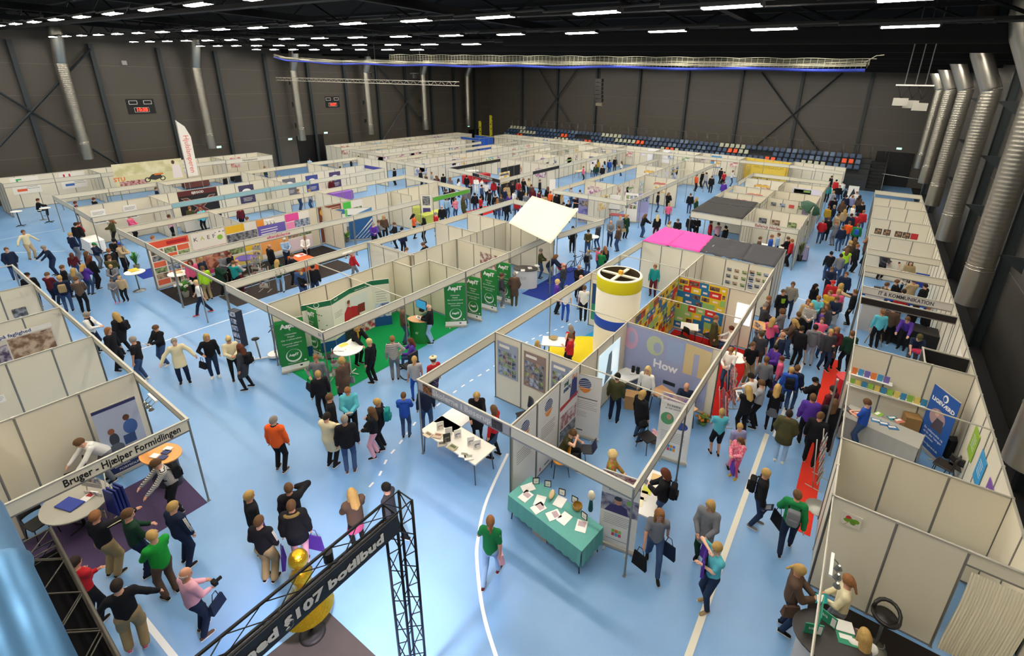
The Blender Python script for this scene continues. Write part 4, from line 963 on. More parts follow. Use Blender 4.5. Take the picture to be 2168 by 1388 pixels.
def chair(x, y, rz, seatm, label, backm=None, legm=None, z=.45, group=None, h=.85, round_=False):
    t = thing('chair', label, 'chair', (x, y, 0), rz, group); backm = backm or seatm; legm = legm or BLACK
    if round_: MB().lathe([(.001,z-.02),(.2,z-.02),(.21,z),(.19,z+.025),(.001,z+.02)], seatm, 20).build('seat', t)
    else:
        b = MB(); b.cbox((0,0,z), (.44,.44,.045), seatm); o = b.build('seat', t); md = o.modifiers.new('soft', 'BEVEL'); md.width = .02; md.segments = 2
    b = MB(); vs = []; n = 6
    for j in range(4):
        for i in range(n+1):
            u = (i/n-.5)*2; vs.append((u*.2*(1-.12*j/3), -.2 - .05*(1-u*u) - .03*j/3, z+.16 + (h-z-.16)*j/3))
    b.add(vs, [(j*(n+1)+i, j*(n+1)+i+1, (j+1)*(n+1)+i+1, (j+1)*(n+1)+i) for j in range(3) for i in range(n)], backm, True); o = b.build('backrest', t); md = o.modifiers.new('thick', 'SOLIDIFY'); md.thickness = .025
    for sx in (-1, 1):
        MB().tube([(sx*.17, .17, z-.02), (sx*.2, .21, 0)], .011, legm, 6).build('leg', t); MB().tube([(sx*.19, -.22, z+.25), (sx*.17, -.17, z-.02), (sx*.2, -.23, 0)], .011, legm, 6).build('leg', t)
    return t
def stool(x, y, rz, z, seatm, label, base=STEEL, back=True):
    t = thing('bar_stool', label, 'bar stool', (x, y, 0), rz)
    MB().lathe([(.001,z-.03),(.19,z-.03),(.215,z),(.2,z+.04),(.001,z+.045)], seatm, 20).build('seat', t)
    if back:
        b = MB(); b.tube([(.21*math.cos(a), .21*math.sin(a), z+.05+.17*max(0, -math.sin(a))**.6) for a in [math.pi*(i/16)*2 for i in range(17)]], .035, seatm, 8); b.build('backrest', t)
    MB().tube([(0,0,.04), (0,0,z-.03)], .028, base, 10).build('column', t); b = MB(); b.lathe([(.21,0),(.21,.015),(.03,.05)], base, 20); b.build('foot', t)
    b = MB(); b.tube([(.13*math.cos(a), .13+.11*math.sin(a), z*.38) for a in [math.pi*i/6 for i in range(-1, 8)]], .01, base, 6); b.build('footrest', t); return t
def sheet(px, py, z, m, label, w=.21, d=.297, rz=0, group=None, m2=None, name='leaflet', th=.006):
    p = W(px, py, z); b = MB(); b.cbox((0,0,th/2), (w,d,th), m)
    if m2: b.cbox((0,d*.15,th+.0005), (w*.7,d*.4,.001), m2)
    return b.build(name, None, (p.x, p.y, z), rz, label=label, cat='leaflet' if name == 'leaflet' else name.replace('_', ' '), group=group)
def rack(x, y, rz, label, w=.5, h=1.5, n=5, fm=ALUL, c='c9c2b8'):
    t = thing('brochure_rack', label, 'brochure rack', (x, y, 0), rz); b = MB()
    for s in (-1, 1): b.tube([(s*w/2, 0, 0), (s*w/2, .18, h)], .014, fm, 6); b.tube([(s*w/2, -.22, 0), (s*w/2, .2, .02)], .014, fm, 6)
    b.build('frame', t)
    for i in range(n):
        z = h*(i+.7)/(n+.3); yy = .18*z/h - .03; MB().box((-w/2, yy-.08, z-.09), (w/2, yy-.06, z+.03), fm).build('shelf', t)
        b = MB(); b.box((-w/2+.03, yy-.05, z-.08), (-.01, yy-.035, z+.17), photo(c, '8a3b3f', 7)); b.box((.01, yy-.05, z-.08), (w/2-.03, yy-.035, z+.17), photo('4a5a78', c, 7)); b.build('brochures', t)
    return t
def lampset(x, y, z, rz, label, n=3):
    """track of little spot lamps clamped to a rail"""
    t = thing('spotlight_track', label, 'spotlights', (x, y, z), rz); MB().cbox((0,0,-.01), (.5,.05,.05), WHITE).build('track', t)
    for i in range(n):
        b = MB(); q = (i-(n-1)/2)*.19; b.tube([(q,0,-.03), (q,-.1,-.1), (q,-.12,-.16)], .012, STEEL, 6); b.lathe([(.02,.06),(.055,-.0),(.06,-.02)], STEEL, 12, (q,-.13,-.2)); b.disc((q,-.13,-.2), .05, emit('fff2d8', 9.0), 12, rev=True); b.build('spot_lamp', t)
    return t
def plant(px, py, label, h=.6, r=.35, potc='4a4a4a', leaf='4f7a2c', flow=None, z0=0.0, n=46, seed=1, poth=.28):
    p = W(px, py, z0); rnd = random.Random(seed); t = thing('potted_plant', label, 'plant', (p.x, p.y, z0)); b = MB(); b.lathe([(.11,0),(.15,poth),(.135,poth),(.12,poth-.04),(.001,poth-.05)], hm(potc), 16); b.build('pot', t)
    b = MB(); lm = hm(leaf, rough=.6, var=.3, scale=9)
    for i in range(n):
        a = rnd.uniform(0, 6.28); L = rnd.uniform(.6, 1)*h; o = rnd.uniform(.3, 1)*r; q = [Vector((math.cos(a)*o*k, math.sin(a)*o*k, poth-.04 + L*math.sin(k*1.9)/1.0)) for k in (0, .35, .7, 1)]
        s = Vector((-math.sin(a), math.cos(a), 0))*.028; vs = []
        for k, c in enumerate(q): wd = (.4, 1, .9, .05)[k]; vs += [c - s*wd, c + s*wd]
        b.add(vs, [(2*k, 2*k+1, 2*k+3, 2*k+2) for k in range(3)], lm, True)
    b.build('leaves', t)
    if flow:
        b = MB(); fm = hm(flow, rough=.7, var=.2, scale=30)
        for i in range(9): a = rnd.uniform(0, 6.28); o = rnd.uniform(.3,.95)*r; b.ball((math.cos(a)*o, math.sin(a)*o, poth+h*rnd.uniform(.4,.85)), .07 if flow != 'd07a2a' else .04, fm, 8, 5)
        b.build('flowers', t)
    return t
def at(px, py, z=0.0): p = W(px, py, z); return p.x, p.y
PEOPLE = """
@beside the near left booth
198 1083 60 point tracksuit:black cargo:khaki short:ginger +stripes:cream
270 1078 80 hold2 sweater:darkgreen trousers:navy short:brown h=1.8
366 1062 60 stand2 tracksuit:navy trousers:navy short:blond +stripes:white
@in front of the black lattice beam
316 1124 -20 hold sweater:brightgreen trousers:brown short:blond b=1.15
154 1181 55 cross sweater:red trousers:black short:dark h=1.7
244 1228 10 out sweater:black cargo:khaki short:dark b=1.1 s=pink
392 1203 70 hold2 shirt:lightpink trousers:navy bald:white b=1.1 s=brown +handbag:navy +camera:black
@at the blue bag stand
321 977 -95 reach shirt:striped trousers:black short:brown +backpack:black
@behind the Bruger Hjælper fascia
159 933 -105 bend shirt:white trousers:grey short:brown
@behind the lattice beam sign
527 1040 85 stand jacket:black jeans:darkdenim short:blond +tote:purple
609 1024 10 phone jacket:black jeans:darkdenim short:brown
615 1060 15 stand parka:black trousers:lightpink short:brown +rtote:purple +fur:beige h=1.78
547 1093 40 pocket tracksuit:black cargo:khaki short:brown +rtote:purple +stripes:white
742 1034 -15 hold jacket:brown skirt:pink long:blond +handbag:maroon
815 1023 -60 walk sweater:darkgrey leggings:black bun:black
@on the open blue floor
579 881 35 stand2 jacket:orange trousers:black short:grey b=1.12 s=brown +scarf:black
@in the group near the green carpet
693 873 45 hold coat:cream trousers:black short:dark +handbag:black
728 879 5 stand jacket:black jeans:denim short:grey b=1.18 h=1.82 s=brown
698 834 90 stand jacket:black trousers:black short:brown
735 823 185 hold jacket:turquoise trousers:black short:ginger +papers:white
784 862 -80 hold2 jacket:black trousers:lightpink long:brown h=1.65
794 845 -75 hold jacket:black trousers:black short:blond +backpack:teal h=1.72
854 830 10 hold hoodie:blue jeans:denim short:brown h=1.55
@beside the left fascia post
900 812 0 stand2 sweater:navy jeans:denim short:black
@at the edge of the green carpet
672 785 -10 stand jacket:black trousers:black short:blond h=1.7
668 752 200 bag shirt:grey jeans:denim short:ginger +handbag:black
722 757 -40 stand2 coat:brown trousers:black curly:blond +shoulderbag:grey
780 717 -50 stand sweater:black trousers:black bun:lightblond
830 711 5 hip sweater:bwstriped trousers:grey short:ginger
877 754 -5 stand2 top:lightgrey leggings:blue ponytail:blond h=1.68
916 754 -30 stand top:red skirt:floral beret:cream
867 716 -90 sit sweater:purple jeans:denim long:redbrown h=1.6
@on the green carpet
759 689 140 reach jacket:black trousers:black bob:blond +scarf:yellow
853 646 85 pocket jacket:brown jeans:denim short:grey
905 645 -80 hold jacket:black jeans:lightblue bald:white +papers:white
@left of the green banners
483 714 175 hold sweater:cream leggings:black bun:lightblond
505 728 -60 stand2 dress:darkgrey leggings:black long:redbrown +backpack:black s=black
436 707 185 bag sweater:black jeans:darkdenim bob:blond +handbag:black s=white
@walking on the blue floor
367 717 180 out cardigan:cream trousers:navy short:grey b=1.05
325 690 -120 hold jacket:black jeans:denim short:brown +papers:white h=1.68 s=white
413 593 -85 walk tee:white trousers:navy short:lightblond s=red h=1.68
235 592 185 hold jacket:grey leggings:grey short:brown h=1.2 s=pink
@behind the left white panels
278 713 -60 stand polo:black jeans:denim short:grey b=1.1 s=white
185 661 120 hold sweater:white trousers:navy short:grey +scarf:black
242 661 -50 stand2 coat:black trousers:black long:blond +backpack:black
228 693 130 stand sweater:black trousers:black bob:ginger
56 577 10 stand2 jacket:black jeans:denim cap:black
@in the crowd before booth 53
252 584 200 stand jacket:beige trousers:black cap:beige h=1.3
160 585 15 hold2 shirt:brownplaid trousers:black short:brown b=1.1
124 583 5 stand jacket:navy jeans:denim short:blond +backpack:khaki
100 576 40 hold sweater:maroon trousers:navy short:brown h=1.65
131 561 85 stand jacket:black trousers:navy short:brown h=1.65
154 567 10 hold2 jacket:grey jeans:denim long:blond h=1.6
176 558 40 hold hoodie:purple jeans:denim long:blond +tote:cream h=1.6
190 541 60 stand2 jacket:black trousers:black long:redbrown
182 532 80 stand jacket:black jeans:denim bob:brown
231 541 20 hold coat:olive jeans:denim short:brown
228 526 -30 stand jacket:black jeans:denim short:ginger
233 561 185 hold jacket:grey jeans:denim short:blond h=1.45 +scarf:black
254 513 120 hold jacket:beige trousers:black cap:blue
200 514 120 hold jacket:navy trousers:grey cap:green h=1.5
240 506 180 hold jacket:black trousers:black beanie:black
148 492 60 pocket jacket:navy trousers:grey short:blond
159 471 30 stand jacket:black jeans:denim short:dark
166 470 85 stand2 jacket:black trousers:grey short:redbrown +scarf:red
150 535 10 stand sweater:maroon jeans:denim long:redbrown h=1.4
@at the far left edge
48 487 150 out sweater:cream trousers:beige short:brown s=brown b=1.1
88 521 -110 reach sweater:navy jeans:darkdenim short:grey +papers:white b=1.1
12 524 175 pocket cardigan:navy jeans:denim short:brown
80 420 90 stool sweater:black trousers:black short:redbrown
@inside booth 53
230 463 -90 hold jacket:olive trousers:black long:ginger
275 455 120 hold sweater:pink trousers:black short:brown
@in the boarding school booth
401 550 180 stand2 jacket:pink trousers:black long:redbrown
425 544 120 stand jacket:navy trousers:khaki short:blond
427 563 -20 stand jacket:lime trousers:khaki short:brown
461 554 90 hold coat:darkgreen trousers:black bob:redbrown
471 537 160 hold jacket:grey trousers:black short:grey
485 533 120 stand sweater:black trousers:black short:redbrown
494 552 40 hold shirt:teal trousers:black short:brown
502 549 60 hold shirt:lightgrey trousers:maroon bald:brown
570 517 60 stand coat:black trousers:black bald:ginger
602 504 160 hold shirt:lightblue trousers:navy short:white
644 499 190 hold shirt:white trousers:black short:blond
620 537 90 reach jacket:black trousers:black short:brown
586 549 10 stand2 jacket:darkgreen jeans:lightblue long:blond
634 565 20 stand jacket:denim jeans:denim short:blond
639 577 160 hold jacket:black jeans:denim long:blond h=1.5
661 561 180 stand jacket:black jeans:darkdenim cap:black
747 529 85 walk jacket:red trousers:grey short:grey
@in the spiral banner booth
790 472 170 hold sweater:purple trousers:black short:grey
803 466 90 hold shirt:grey trousers:black short:brown
833 471 -100 hold jacket:black trousers:black short:brown
812 456 170 stand sweater:brown trousers:black long:blond
851 481 30 stand2 jacket:navy trousers:black short:black
877 453 100 hold top:orange leggings:black long:black
896 461 -60 stand sweater:black leggings:black long:black
893 514 -90 bend jacket:black trousers:black short:brown
862 524 60 hold sweater:brown jeans:denim short:brown
@behind the cream canopy
935 435 -10 stand jacket:black jeans:denim bald:brown
923 449 60 stand sweater:red jeans:denim short:grey
946 417 30 stand shirt:lightblue jeans:denim short:brown
963 419 -30 hold shirt:pinkpattern jeans:denim short:brown
981 417 60 stand2 coat:olive trousers:black long:brown
1005 408 0 stand jacket:black jeans:denim short:black
1018 415 60 stand top:red trousers:black short:black
1020 391 120 stand shirt:denim trousers:black short:dark
1036 401 -60 stand2 jacket:black trousers:black short:black
1048 410 -20 stand jacket:black trousers:black short:brown
@in front of the black fascia
1008 375 170 hold shirt:white trousers:white short:brown
1020 378 120 stand shirt:white trousers:white short:black
988 371 30 stand jacket:black jeans:denim short:black
971 378 60 stand top:white jeans:denim long:dark
953 375 20 stand2 jacket:grey trousers:black long:ginger
938 368 -30 stand jacket:black trousers:black short:dark
925 372 10 stand sweater:maroon jeans:denim long:brown
1061 412 10 stand jacket:darkgrey jeans:denim short:brown
1078 408 -30 stand2 sweater:purple jeans:denim long:blond
1089 403 60 stand top:white jeans:denim short:dark
1103 398 -20 stand jacket:black trousers:black short:brown
1114 408 20 hold jacket:grey jeans:denim short:blond
1128 396 0 stand coat:redb trousers:black long:redbrown
1142 403 60 stand jacket:maroon jeans:denim short:dark
1149 412 -30 stand jacket:beige jeans:denim short:brown
1156 417 40 stand jacket:black jeans:denim long:blond
1144 380 100 stand2 jacket:black trousers:black short:brown
1109 378 150 hold sweater:black trousers:black long:ginger
1120 378 170 hold top:cream trousers:black bob:brown
1068 398 30 stand jacket:navy jeans:denim short:blond
1095 418 -10 stand2 jacket:red jeans:denim short:brown
1133 420 30 stand jacket:darkgreen jeans:denim cap:black
@right of the cream canopy
1179 408 0 stand coat:black trousers:black short:dark
1191 410 60 stand top:beige jeans:denim long:blond
1204 424 160 cross tee:black trousers:black short:brown
1219 414 170 cross tee:black trousers:black short:ginger
1193 428 -20 hold tee:black trousers:black short:black
1267 472 -60 stand2 jacket:darkgrey jeans:denim short:black
1246 487 180 hold shirt:olive jeans:denim short:black
1213 479 180 pocket sweater:black trousers:black short:black
1294 467 170 hold sweater:grey jeans:darkdenim bald:brown b=1.15 h=1.82
1314 458 150 stand jacket:grey trousers:khaki short:blond
1310 477 -60 pocket jacket:brown jeans:denim short:brown
1327 454 150 bag coat:darkgreen trousers:black long:blond +handbag:beige
1369 453 60 reach jacket:black jeans:denim long:brown +magazine:grey
1393 455 -20 stand2 jacket:black trousers:maroon long:lightblond
@by the bicycle stand
1246 529 20 hold jacket:grey jeans:denim short:blond h=1.5 +backpack:black
1269 524 60 hold shirt:pink jeans:denim short:redbrown h=1.55
1275 530 20 hold jacket:green jeans:denim short:brown h=1.6
1281 521 -40 stand jacket:black jeans:denim long:ginger
1180 539 90 bend jacket:navy jeans:denim long:ginger
1193 557 -60 stand shirt:darkgrey jeans:denim bald:brown
1227 562 160 hold jacket:black trousers:black bald:brown
1147 527 100 hold sweater:olive jeans:denim short:grey
1063 578 90 pocket jacket:darkgrey trousers:grey cap:brown s=white
1089 576 5 pocket coat:brown trousers:olive short:grey
@left of the cylinder tower
1181 591 80 stand cardigan:purple trousers:black short:lightblond
1200 604 10 stand2 tee:white jeans:blue bob:grey
1230 582 -90 hip jacket:black jeans:denim bald:brown
1238 604 0 hip tee:white trousers:black short:brown b=1.12
1208 689 -60 stand sweater:maroon trousers:black bob:grey
1206 706 -80 face jersey:red trousers:black short:brown b=1.1 +number:white
1139 721 120 stand sweater:beige jeans:denim long:blond h=1.4
@behind the cylinder tower
1387 560 -170 stand2 sweater:teal trousers:maroon short:ginger
@behind the white school table
1009 834 180 reach dress:black leggings:black bob:blond
1044 858 -60 stand2 sweater:red skirt:denim bob:brown
@seated in the banner booth
1218 912 100 sitlap vest:olive trousers:black short:brown
@in the banner booth
1300 956 90 hold2 sweater:colourful jeans:denim curly:lightblond
1309 790 10 stand2 blazer:olive trousers:navy short:black
1363 827 45 stand2 coat:black jeans:denim bob:blond
1372 776 -160 stand shirt:white trousers:black long:lightblond
1455 812 180 sit sweater:navy trousers:black bald:white h=1.75
@behind the banner booth
1547 737 -160 hold shirt:white jeans:denim short:ginger
1588 789 -60 reach tee:white jeans:denim short:dark b=1.05
1584 816 -30 hold vest:black trousers:black long:blond +papers:white
1610 804 -80 hold sweater:lightgrey trousers:black short:brown
1648 813 0 hold sweater:black skirt:grey long:blond h=1.66
1530 865 -20 hold2 tee:turquoise shorts:black short:blond h=1.6
1568 898 150 stand2 tee:lilac leggings:lightpink ponytail:blond h=1.55
1566 928 -150 hold jacket:pinkpattern leggings:pink long:brown h=1.35 s=yellow +tote:purple
@by the tape line
1624 755 -10 stand sweater:grey trousers:black short:brown +shoulderbag:black
1596 725 150 pocket tee:black trousers:khaki short:brown
1614 701 0 stand tee:darkgrey trousers:brown cap:olive
1658 703 -100 stand hoodie:navy trousers:black bald:brown +scarf:beige
1642 732 -140 hold tracksuit:purple trousers:black short:black h=1.6
1655 754 -90 stand2 sweater:pink jeans:denim short:redbrown h=1.5 +tote:purple
1677 777 -10 stand hoodie:blue jeans:denim short:blond h=1.6 +backpack:black
1690 773 10 stand jacket:navy jeans:denim short:brown h=1.65
1725 799 -60 hold jacket:black trousers:black beanie:black h=1.6
1723 834 -10 stand jacket:purple trousers:black short:brown
1740 873 5 stand2 jacket:black tracksuit short:brown
1673 868 0 pocket parka:olive trousers:lightblue short:dark b=1.15 s=white
1626 995 90 stand2 jacket:black jeans:darkdenim short:blond +backpack:black s=grey +magazine:navy
1765 817 -60 stand jacket:maroon trousers:black short:dark
1770 845 -10 stand2 jacket:black trousers:black long:brown
@near the front on the blue floor
1405 992 -80 hold jacket:black jeans:denim bob:redbrown +papers:white +backpack:black
1398 1081 170 walk top:grey jeans:denim long:ginger +tote:navy +rtote:black
1504 1061 -170 hold2 cardigan:grey trousers:darkgreen bob:blond +tote:purple
1517 1151 -130 face tee:turquoise jeans:darkdenim short:blond s=khaki +shoulderbag:black +rtote:purple
1690 1038 -5 walk2 hoodie:green trousers:navy short:brown +backpack:grey +tote:black
1702 1201 80 hold jacket:brown jeans:darkdenim ponytail:blond +papers:teal +shoulderbag:brown s=black
1038 1093 20 walk2 tee:green jeans:lightblue ponytail:ginger +shoulderbag:lightpink s=maroon
@inside the clover booth
1797 1218 -100 hold2 shirt:cream trousers:grey ponytail:ginger
1833 1332 -30 sit shirt:white trousers:black long:blond
@in the aisle crowd, middle
1680 597 180 pocket shirt:plaid jeans:darkdenim short:brown b=1.1 h=1.82
1660 613 150 stand sweater:black trousers:black short:brown +print:lime
1624 642 60 hold sweater:darkgrey trousers:grey short:grey
1630 627 100 stand jacket:brown trousers:black short:ginger
1655 654 -60 hold tee:grey jeans:denim curly:brown
1639 672 20 hold sweater:pink jeans:navy long:blond
1680 675 -90 hold jacket:brown jeans:denim long:blond +tote:orange
1692 660 -40 stand2 jacket:black trousers:black short:brown
1713 634 180 stand cardigan:beige trousers:black bob:ginger
1734 627 185 hold shirt:turquoise jeans:denim short:ginger
1719 643 180 hold sweater:bwstriped trousers:black short:blond
1752 643 -150 stand jacket:darkgrey jeans:denim long:brown
1773 629 180 hold sweater:navy trousers:lightgrey bun:brown
1759 615 200 cross jacket:yellow trousers:black short:ginger
1778 613 170 stand top:pink trousers:black short:blond
1729 601 120 stand jacket:black trousers:black long:black
1765 594 190 stand jacket:red trousers:black cap:red
1783 600 100 point jacket:beige jeans:denim long:blond
1763 566 170 hold jacket:navy trousers:black short:brown
1793 576 -170 stand jacket:navy trousers:black short:brown
1761 532 -10 stand sweater:black jeans:denim short:black
1782 537 -20 stand2 shirt:grey jeans:denim short:dark
1796 525 10 stand vest:lime jeans:denim long:brown
1742 672 170 cross tee:pink jeans:denim ponytail:brown
1728 687 -10 stand hoodie:grey trousers:lightgrey short:black
1761 698 150 stand2 jacket:darkgrey jeans:darkdenim short:blond
1773 694 180 hold jacket:maroon skirt:brown long:ginger
1745 655 90 stand jacket:purple trousers:black short:brown h=1.5
1812 613 -90 point jacket:black trousers:black short:brown
1700 690 30 stand jacket:black trousers:black short:dark
1806 700 -30 stand2 jacket:darkgreen trousers:black short:brown
@in the aisle crowd, far end
1811 503 -30 stand jacket:olive trousers:black long:brown
1818 517 60 stand jacket:black trousers:black short:ginger
1800 510 -60 hold jacket:brown trousers:black curly:blond
1744 464 10 pocket jacket:red jeans:denim short:grey
1771 468 -40 hold cardigan:grey trousers:grey short:ginger
1756 459 0 stand coat:black trousers:black short:brown
1790 443 -10 stand jacket:beige jeans:denim long:blond
1804 452 20 stand jacket:navy jeans:denim short:dark
1818 473 0 stand jacket:green trousers:black short:brown +backpack:blue
1776 452 50 stand jacket:beige trousers:black short:brown
1816 452 -20 stand jacket:red jeans:denim short:black
1830 445 20 stand jacket:red jeans:denim short:ginger
1827 427 -30 stand jacket:black jeans:denim short:brown
1809 434 60 stand jacket:white trousers:black short:blond
1793 413 -10 stand jacket:navy trousers:black short:black
1806 413 -20 stand2 jacket:lilac trousers:black short:ginger
1765 404 -60 stand jacket:lightgrey trousers:maroon short:blond
1756 390 20 stand jacket:teal trousers:black long:brown
1779 392 150 stand jacket:black jeans:denim short:ginger
1768 418 -30 stand jacket:black trousers:black short:dark
1756 436 40 stand jacket:yellow jeans:denim short:brown
1767 434 -60 stand jacket:navy jeans:denim short:grey
1786 425 0 stand jacket:brown trousers:black long:brown
1800 468 10 stand sweater:orange jeans:denim short:brown
1785 478 -20 stand jacket:navy jeans:denim short:brown
@in the right booth row
1899 540 180 bend tee:black trousers:black short:ginger
1878 532 150 hold jacket:darkgrey trousers:black short:dark
1841 503 60 hold jacket:brown trousers:black long:ginger
1903 593 100 hold jacket:black trousers:black short:brown
1935 590 -30 hold jacket:beige trousers:black short:dark
1949 710 170 bend tee:navy trousers:darkgrey cap:olive
1922 672 -170 bend sweater:purple trousers:black short:brown
1915 612 -30 stand jacket:red trousers:black short:dark
1880 598 60 stand sweater:olive trousers:black short:brown
1960 600 -60 stand jacket:black jeans:denim short:dark
1930 552 170 stand jacket:khaki trousers:black long:brown
1870 655 -20 stand sweater:turquoise trousers:black short:ginger
1895 648 0 stand jacket:brown trousers:black short:dark
1940 640 -60 stand jacket:black trousers:black long:dark
1970 645 60 stand jacket:black trousers:black short:ginger
1834 844 -80 hold tee:blue jeans:denim short:brown b=1.15 +papers:brown
@beyond the black roofed booth
1395 406 90 stand jacket:black jeans:denim short:black
1417 408 150 hold jacket:black trousers:black long:ginger
1417 430 170 stand tee:pink jeans:denim short:blond
1436 464 180 hold jacket:black trousers:black short:brown
1419 468 60 stand shirt:beige trousers:black short:ginger
1463 456 30 stand jacket:black jeans:darkdenim short:dark
1477 459 180 hold jacket:black trousers:black short:ginger
1507 467 90 stand jacket:red trousers:black short:brown
1521 471 -30 hold shirt:lightpink trousers:black short:brown
1537 478 -60 stand jacket:black trousers:black short:black
1463 409 0 stand jacket:black jeans:denim short:brown
1476 418 60 stand jacket:darkgreen trousers:black long:blond
@in the far aisle
1496 365 -60 walk jacket:lightgrey jeans:denim short:dark
1508 372 10 stand jacket:black trousers:black short:brown
1528 356 40 stand jacket:black trousers:black short:black
1534 363 -30 stand top:red trousers:black short:brown
1553 361 90 hold shirt:white jeans:denim short:brown
1534 384 0 stand jacket:purple jeans:denim short:brown
1476 369 60 stand jacket:orange trousers:black short:ginger
1488 362 -60 stand jacket:black trousers:black short:dark
@behind the Ballerup Herlev fascia
1636 497 90 stand jacket:blue trousers:black short:ginger
1649 493 -90 stand shirt:lightblue trousers:black short:brown
1668 501 -60 hold jacket:black trousers:black short:brown
1611 501 90 stand jacket:brown trousers:black short:brown
1677 506 -80 stand jacket:red trousers:black short:ginger
@in the far booths, middle
759 330 60 stand jacket:olive trousers:black short:dark
743 336 90 stand sweater:black trousers:black short:ginger
805 347 0 stand sweater:red trousers:black short:brown
834 356 -60 stand jacket:black trousers:black short:dark
789 340 30 stand jacket:black jeans:denim short:brown
890 360 120 stand jacket:black trousers:black short:ginger
902 367 60 stand sweater:brown trousers:black short:grey
913 364 -60 stand top:lightgrey trousers:black short:ginger
923 372 0 stand jacket:darkgrey trousers:black short:brown
655 335 30 stand sweater:lightblue jeans:denim short:dark
1255 343 0 stand jacket:white jeans:denim short:dark
1267 338 60 stand jacket:yellow jeans:denim long:brown
1280 341 -30 stand top:lightblue jeans:denim long:dark
1291 338 20 stand jacket:blue jeans:denim short:dark
1303 333 170 stand jacket:black trousers:black short:brown
1316 341 -60 stand top:white jeans:denim long:brown
1262 348 10 stand jacket:darkgreen jeans:denim long:brown
1276 350 -20 stand jacket:black jeans:denim short:brown
1236 352 90 stand sweater:pink trousers:black short:brown
1100 345 0 stand jacket:purple trousers:black short:brown
1012 332 60 stand sweater:black trousers:black bald:brown
1604 377 180 stand shirt:olive trousers:black short:dark
1624 379 180 stand sweater:red trousers:black short:dark
@in the booths behind booth 53
401 437 30 stand jacket:olive trousers:black short:ginger
423 439 -30 stand jacket:turquoise trousers:black short:ginger
357 454 60 stand shirt:lightpink trousers:black short:brown
323 499 90 stand shirt:white trousers:black short:ginger
198 418 60 stand sweater:black trousers:black short:redbrown
159 426 90 stand sweater:maroon trousers:black short:redbrown
631 400 60 stand shirt:grey jeans:denim short:ginger
654 400 -60 stand shirt:lightgrey jeans:denim short:blond
523 459 60 stand sweater:khaki trousers:black short:brown
506 437 -30 stand sweater:maroon trousers:black short:dark
330 396 80 stand sweater:navy trousers:black short:brown
474 371 -60 stand jacket:black trousers:black short:dark
560 352 60 stand sweater:darkgreen jeans:denim short:ginger
700 378 -30 stand jacket:maroon jeans:denim short:brown
720 352 20 stand jacket:black trousers:black short:dark
590 372 -90 stand shirt:lightblue trousers:black short:blond
675 362 0 stand sweater:red trousers:black long:dark
@crowding the central back aisle
945 400 20 stand jacket:black jeans:denim short:brown
958 396 -30 stand sweater:maroon trousers:black long:dark
985 398 10 stand2 jacket:grey jeans:denim long:blond
995 388 -60 stand jacket:black trousers:black short:ginger
1030 385 30 stand top:white trousers:black short:dark
1045 382 -20 stand jacket:red jeans:denim long:redbrown
1057 388 60 stand jacket:black jeans:darkdenim short:black
1074 390 0 stand2 sweater:beige trousers:black bob:brown
1085 385 -40 stand jacket:black trousers:black short:brown
1098 382 20 stand sweater:red jeans:denim short:dark
1160 395 -20 stand jacket:black jeans:denim long:brown
1166 404 40 stand sweater:orange trousers:black short:ginger
1172 396 10 stand jacket:darkgrey jeans:denim short:black
1184 395 -30 stand jacket:black trousers:black bob:blond
1210 396 50 stand sweater:lightgrey jeans:denim short:brown
1228 402 -10 stand jacket:olive trousers:black short:dark
1125 390 10 stand jacket:darkgrey trousers:black short:redbrown
1053 420 -20 stand2 jacket:brown jeans:denim long:ginger
1072 424 30 stand jacket:black trousers:black short:dark
1118 424 0 stand sweater:maroon jeans:denim bob:brown
@around the far right aisle banner
1772 380 30 stand jacket:red trousers:black short:dark
1786 384 -30 stand2 sweater:white trousers:black short:black
1797 398 10 stand jacket:black jeans:denim short:brown
1815 405 -20 stand top:white jeans:denim short:ginger
1822 413 40 stand jacket:brown trousers:black long:dark
1762 372 60 stand jacket:black trousers:black short:brown
"""
phrase = ''
for ln in PEOPLE.strip().split('\n'):
    if ln[0] == '@': phrase = ln[1:]; continue
    w = ln.split(); kw = dict(extra=[])
    if w[5] == 'tracksuit': w[5] = 'trousers:black'
    for q in w[7:]:
        if q[0] == '+': kw['extra'].append(q[1:])
        elif q[:2] == 'h=': kw['h'] = float(q[2:])
        elif q[:2] == 'b=': kw['bulk'] = float(q[2:])
        elif q[:2] == 's=': kw['shoes'] = q[2:]
    person(float(w[0]), float(w[1]), float(w[2]), w[3], w[4].replace('redb', 'maroon') if w[4].endswith('redb') else w[4], w[5], w[6], phrase, **kw)
build_people()
WH = hm('ebe9e4'); GREEN = hm('1f7a35'); GR2 = hm('2e9440'); TXT = hm('55565c'); INK = hm('2a2b33'); RED = hm('b3262e')
# ---- carpets
carpet([(B1,7.55), (B2-.02,7.55), (B2-.02,14.1), (-15.5,14.1), (-15.5,13.1), (B1,13.1)], '14884a', 'bright green carpet on the AspIT booth floor')
carpet([(-14.25,-2.5), (-12.05,-2.5), (-12.05,3.15), (-14.25,3.15)], '4b3f5c', 'dark purple carpet in the Bruger Hjælper booth')
carpet([(-27.9,7.6), (-24.95,7.6), (-24.95,16.5), (-27.9,16.5)], '2d2a2a', 'dark grey carpet before the boarding school posters')
carpet([(-24.85,9.0), (-23.0,9.0), (-23.0,15.5), (-24.85,15.5)], '3a3534', 'dark grey carpet strip right of the boarding school fascia')
carpet([(X2+.1,14.2), (X3+.3,14.2), (X3+.3,19.2), (X2+.1,19.2)], 'b3221f', 'red carpet in the booth of coloured rectangles')
carpet([(.12,11.0), (.62,11.0), (.62,20.6), (.12,20.6)], 'd0382a', 'red carpet runner beside the right booth row')
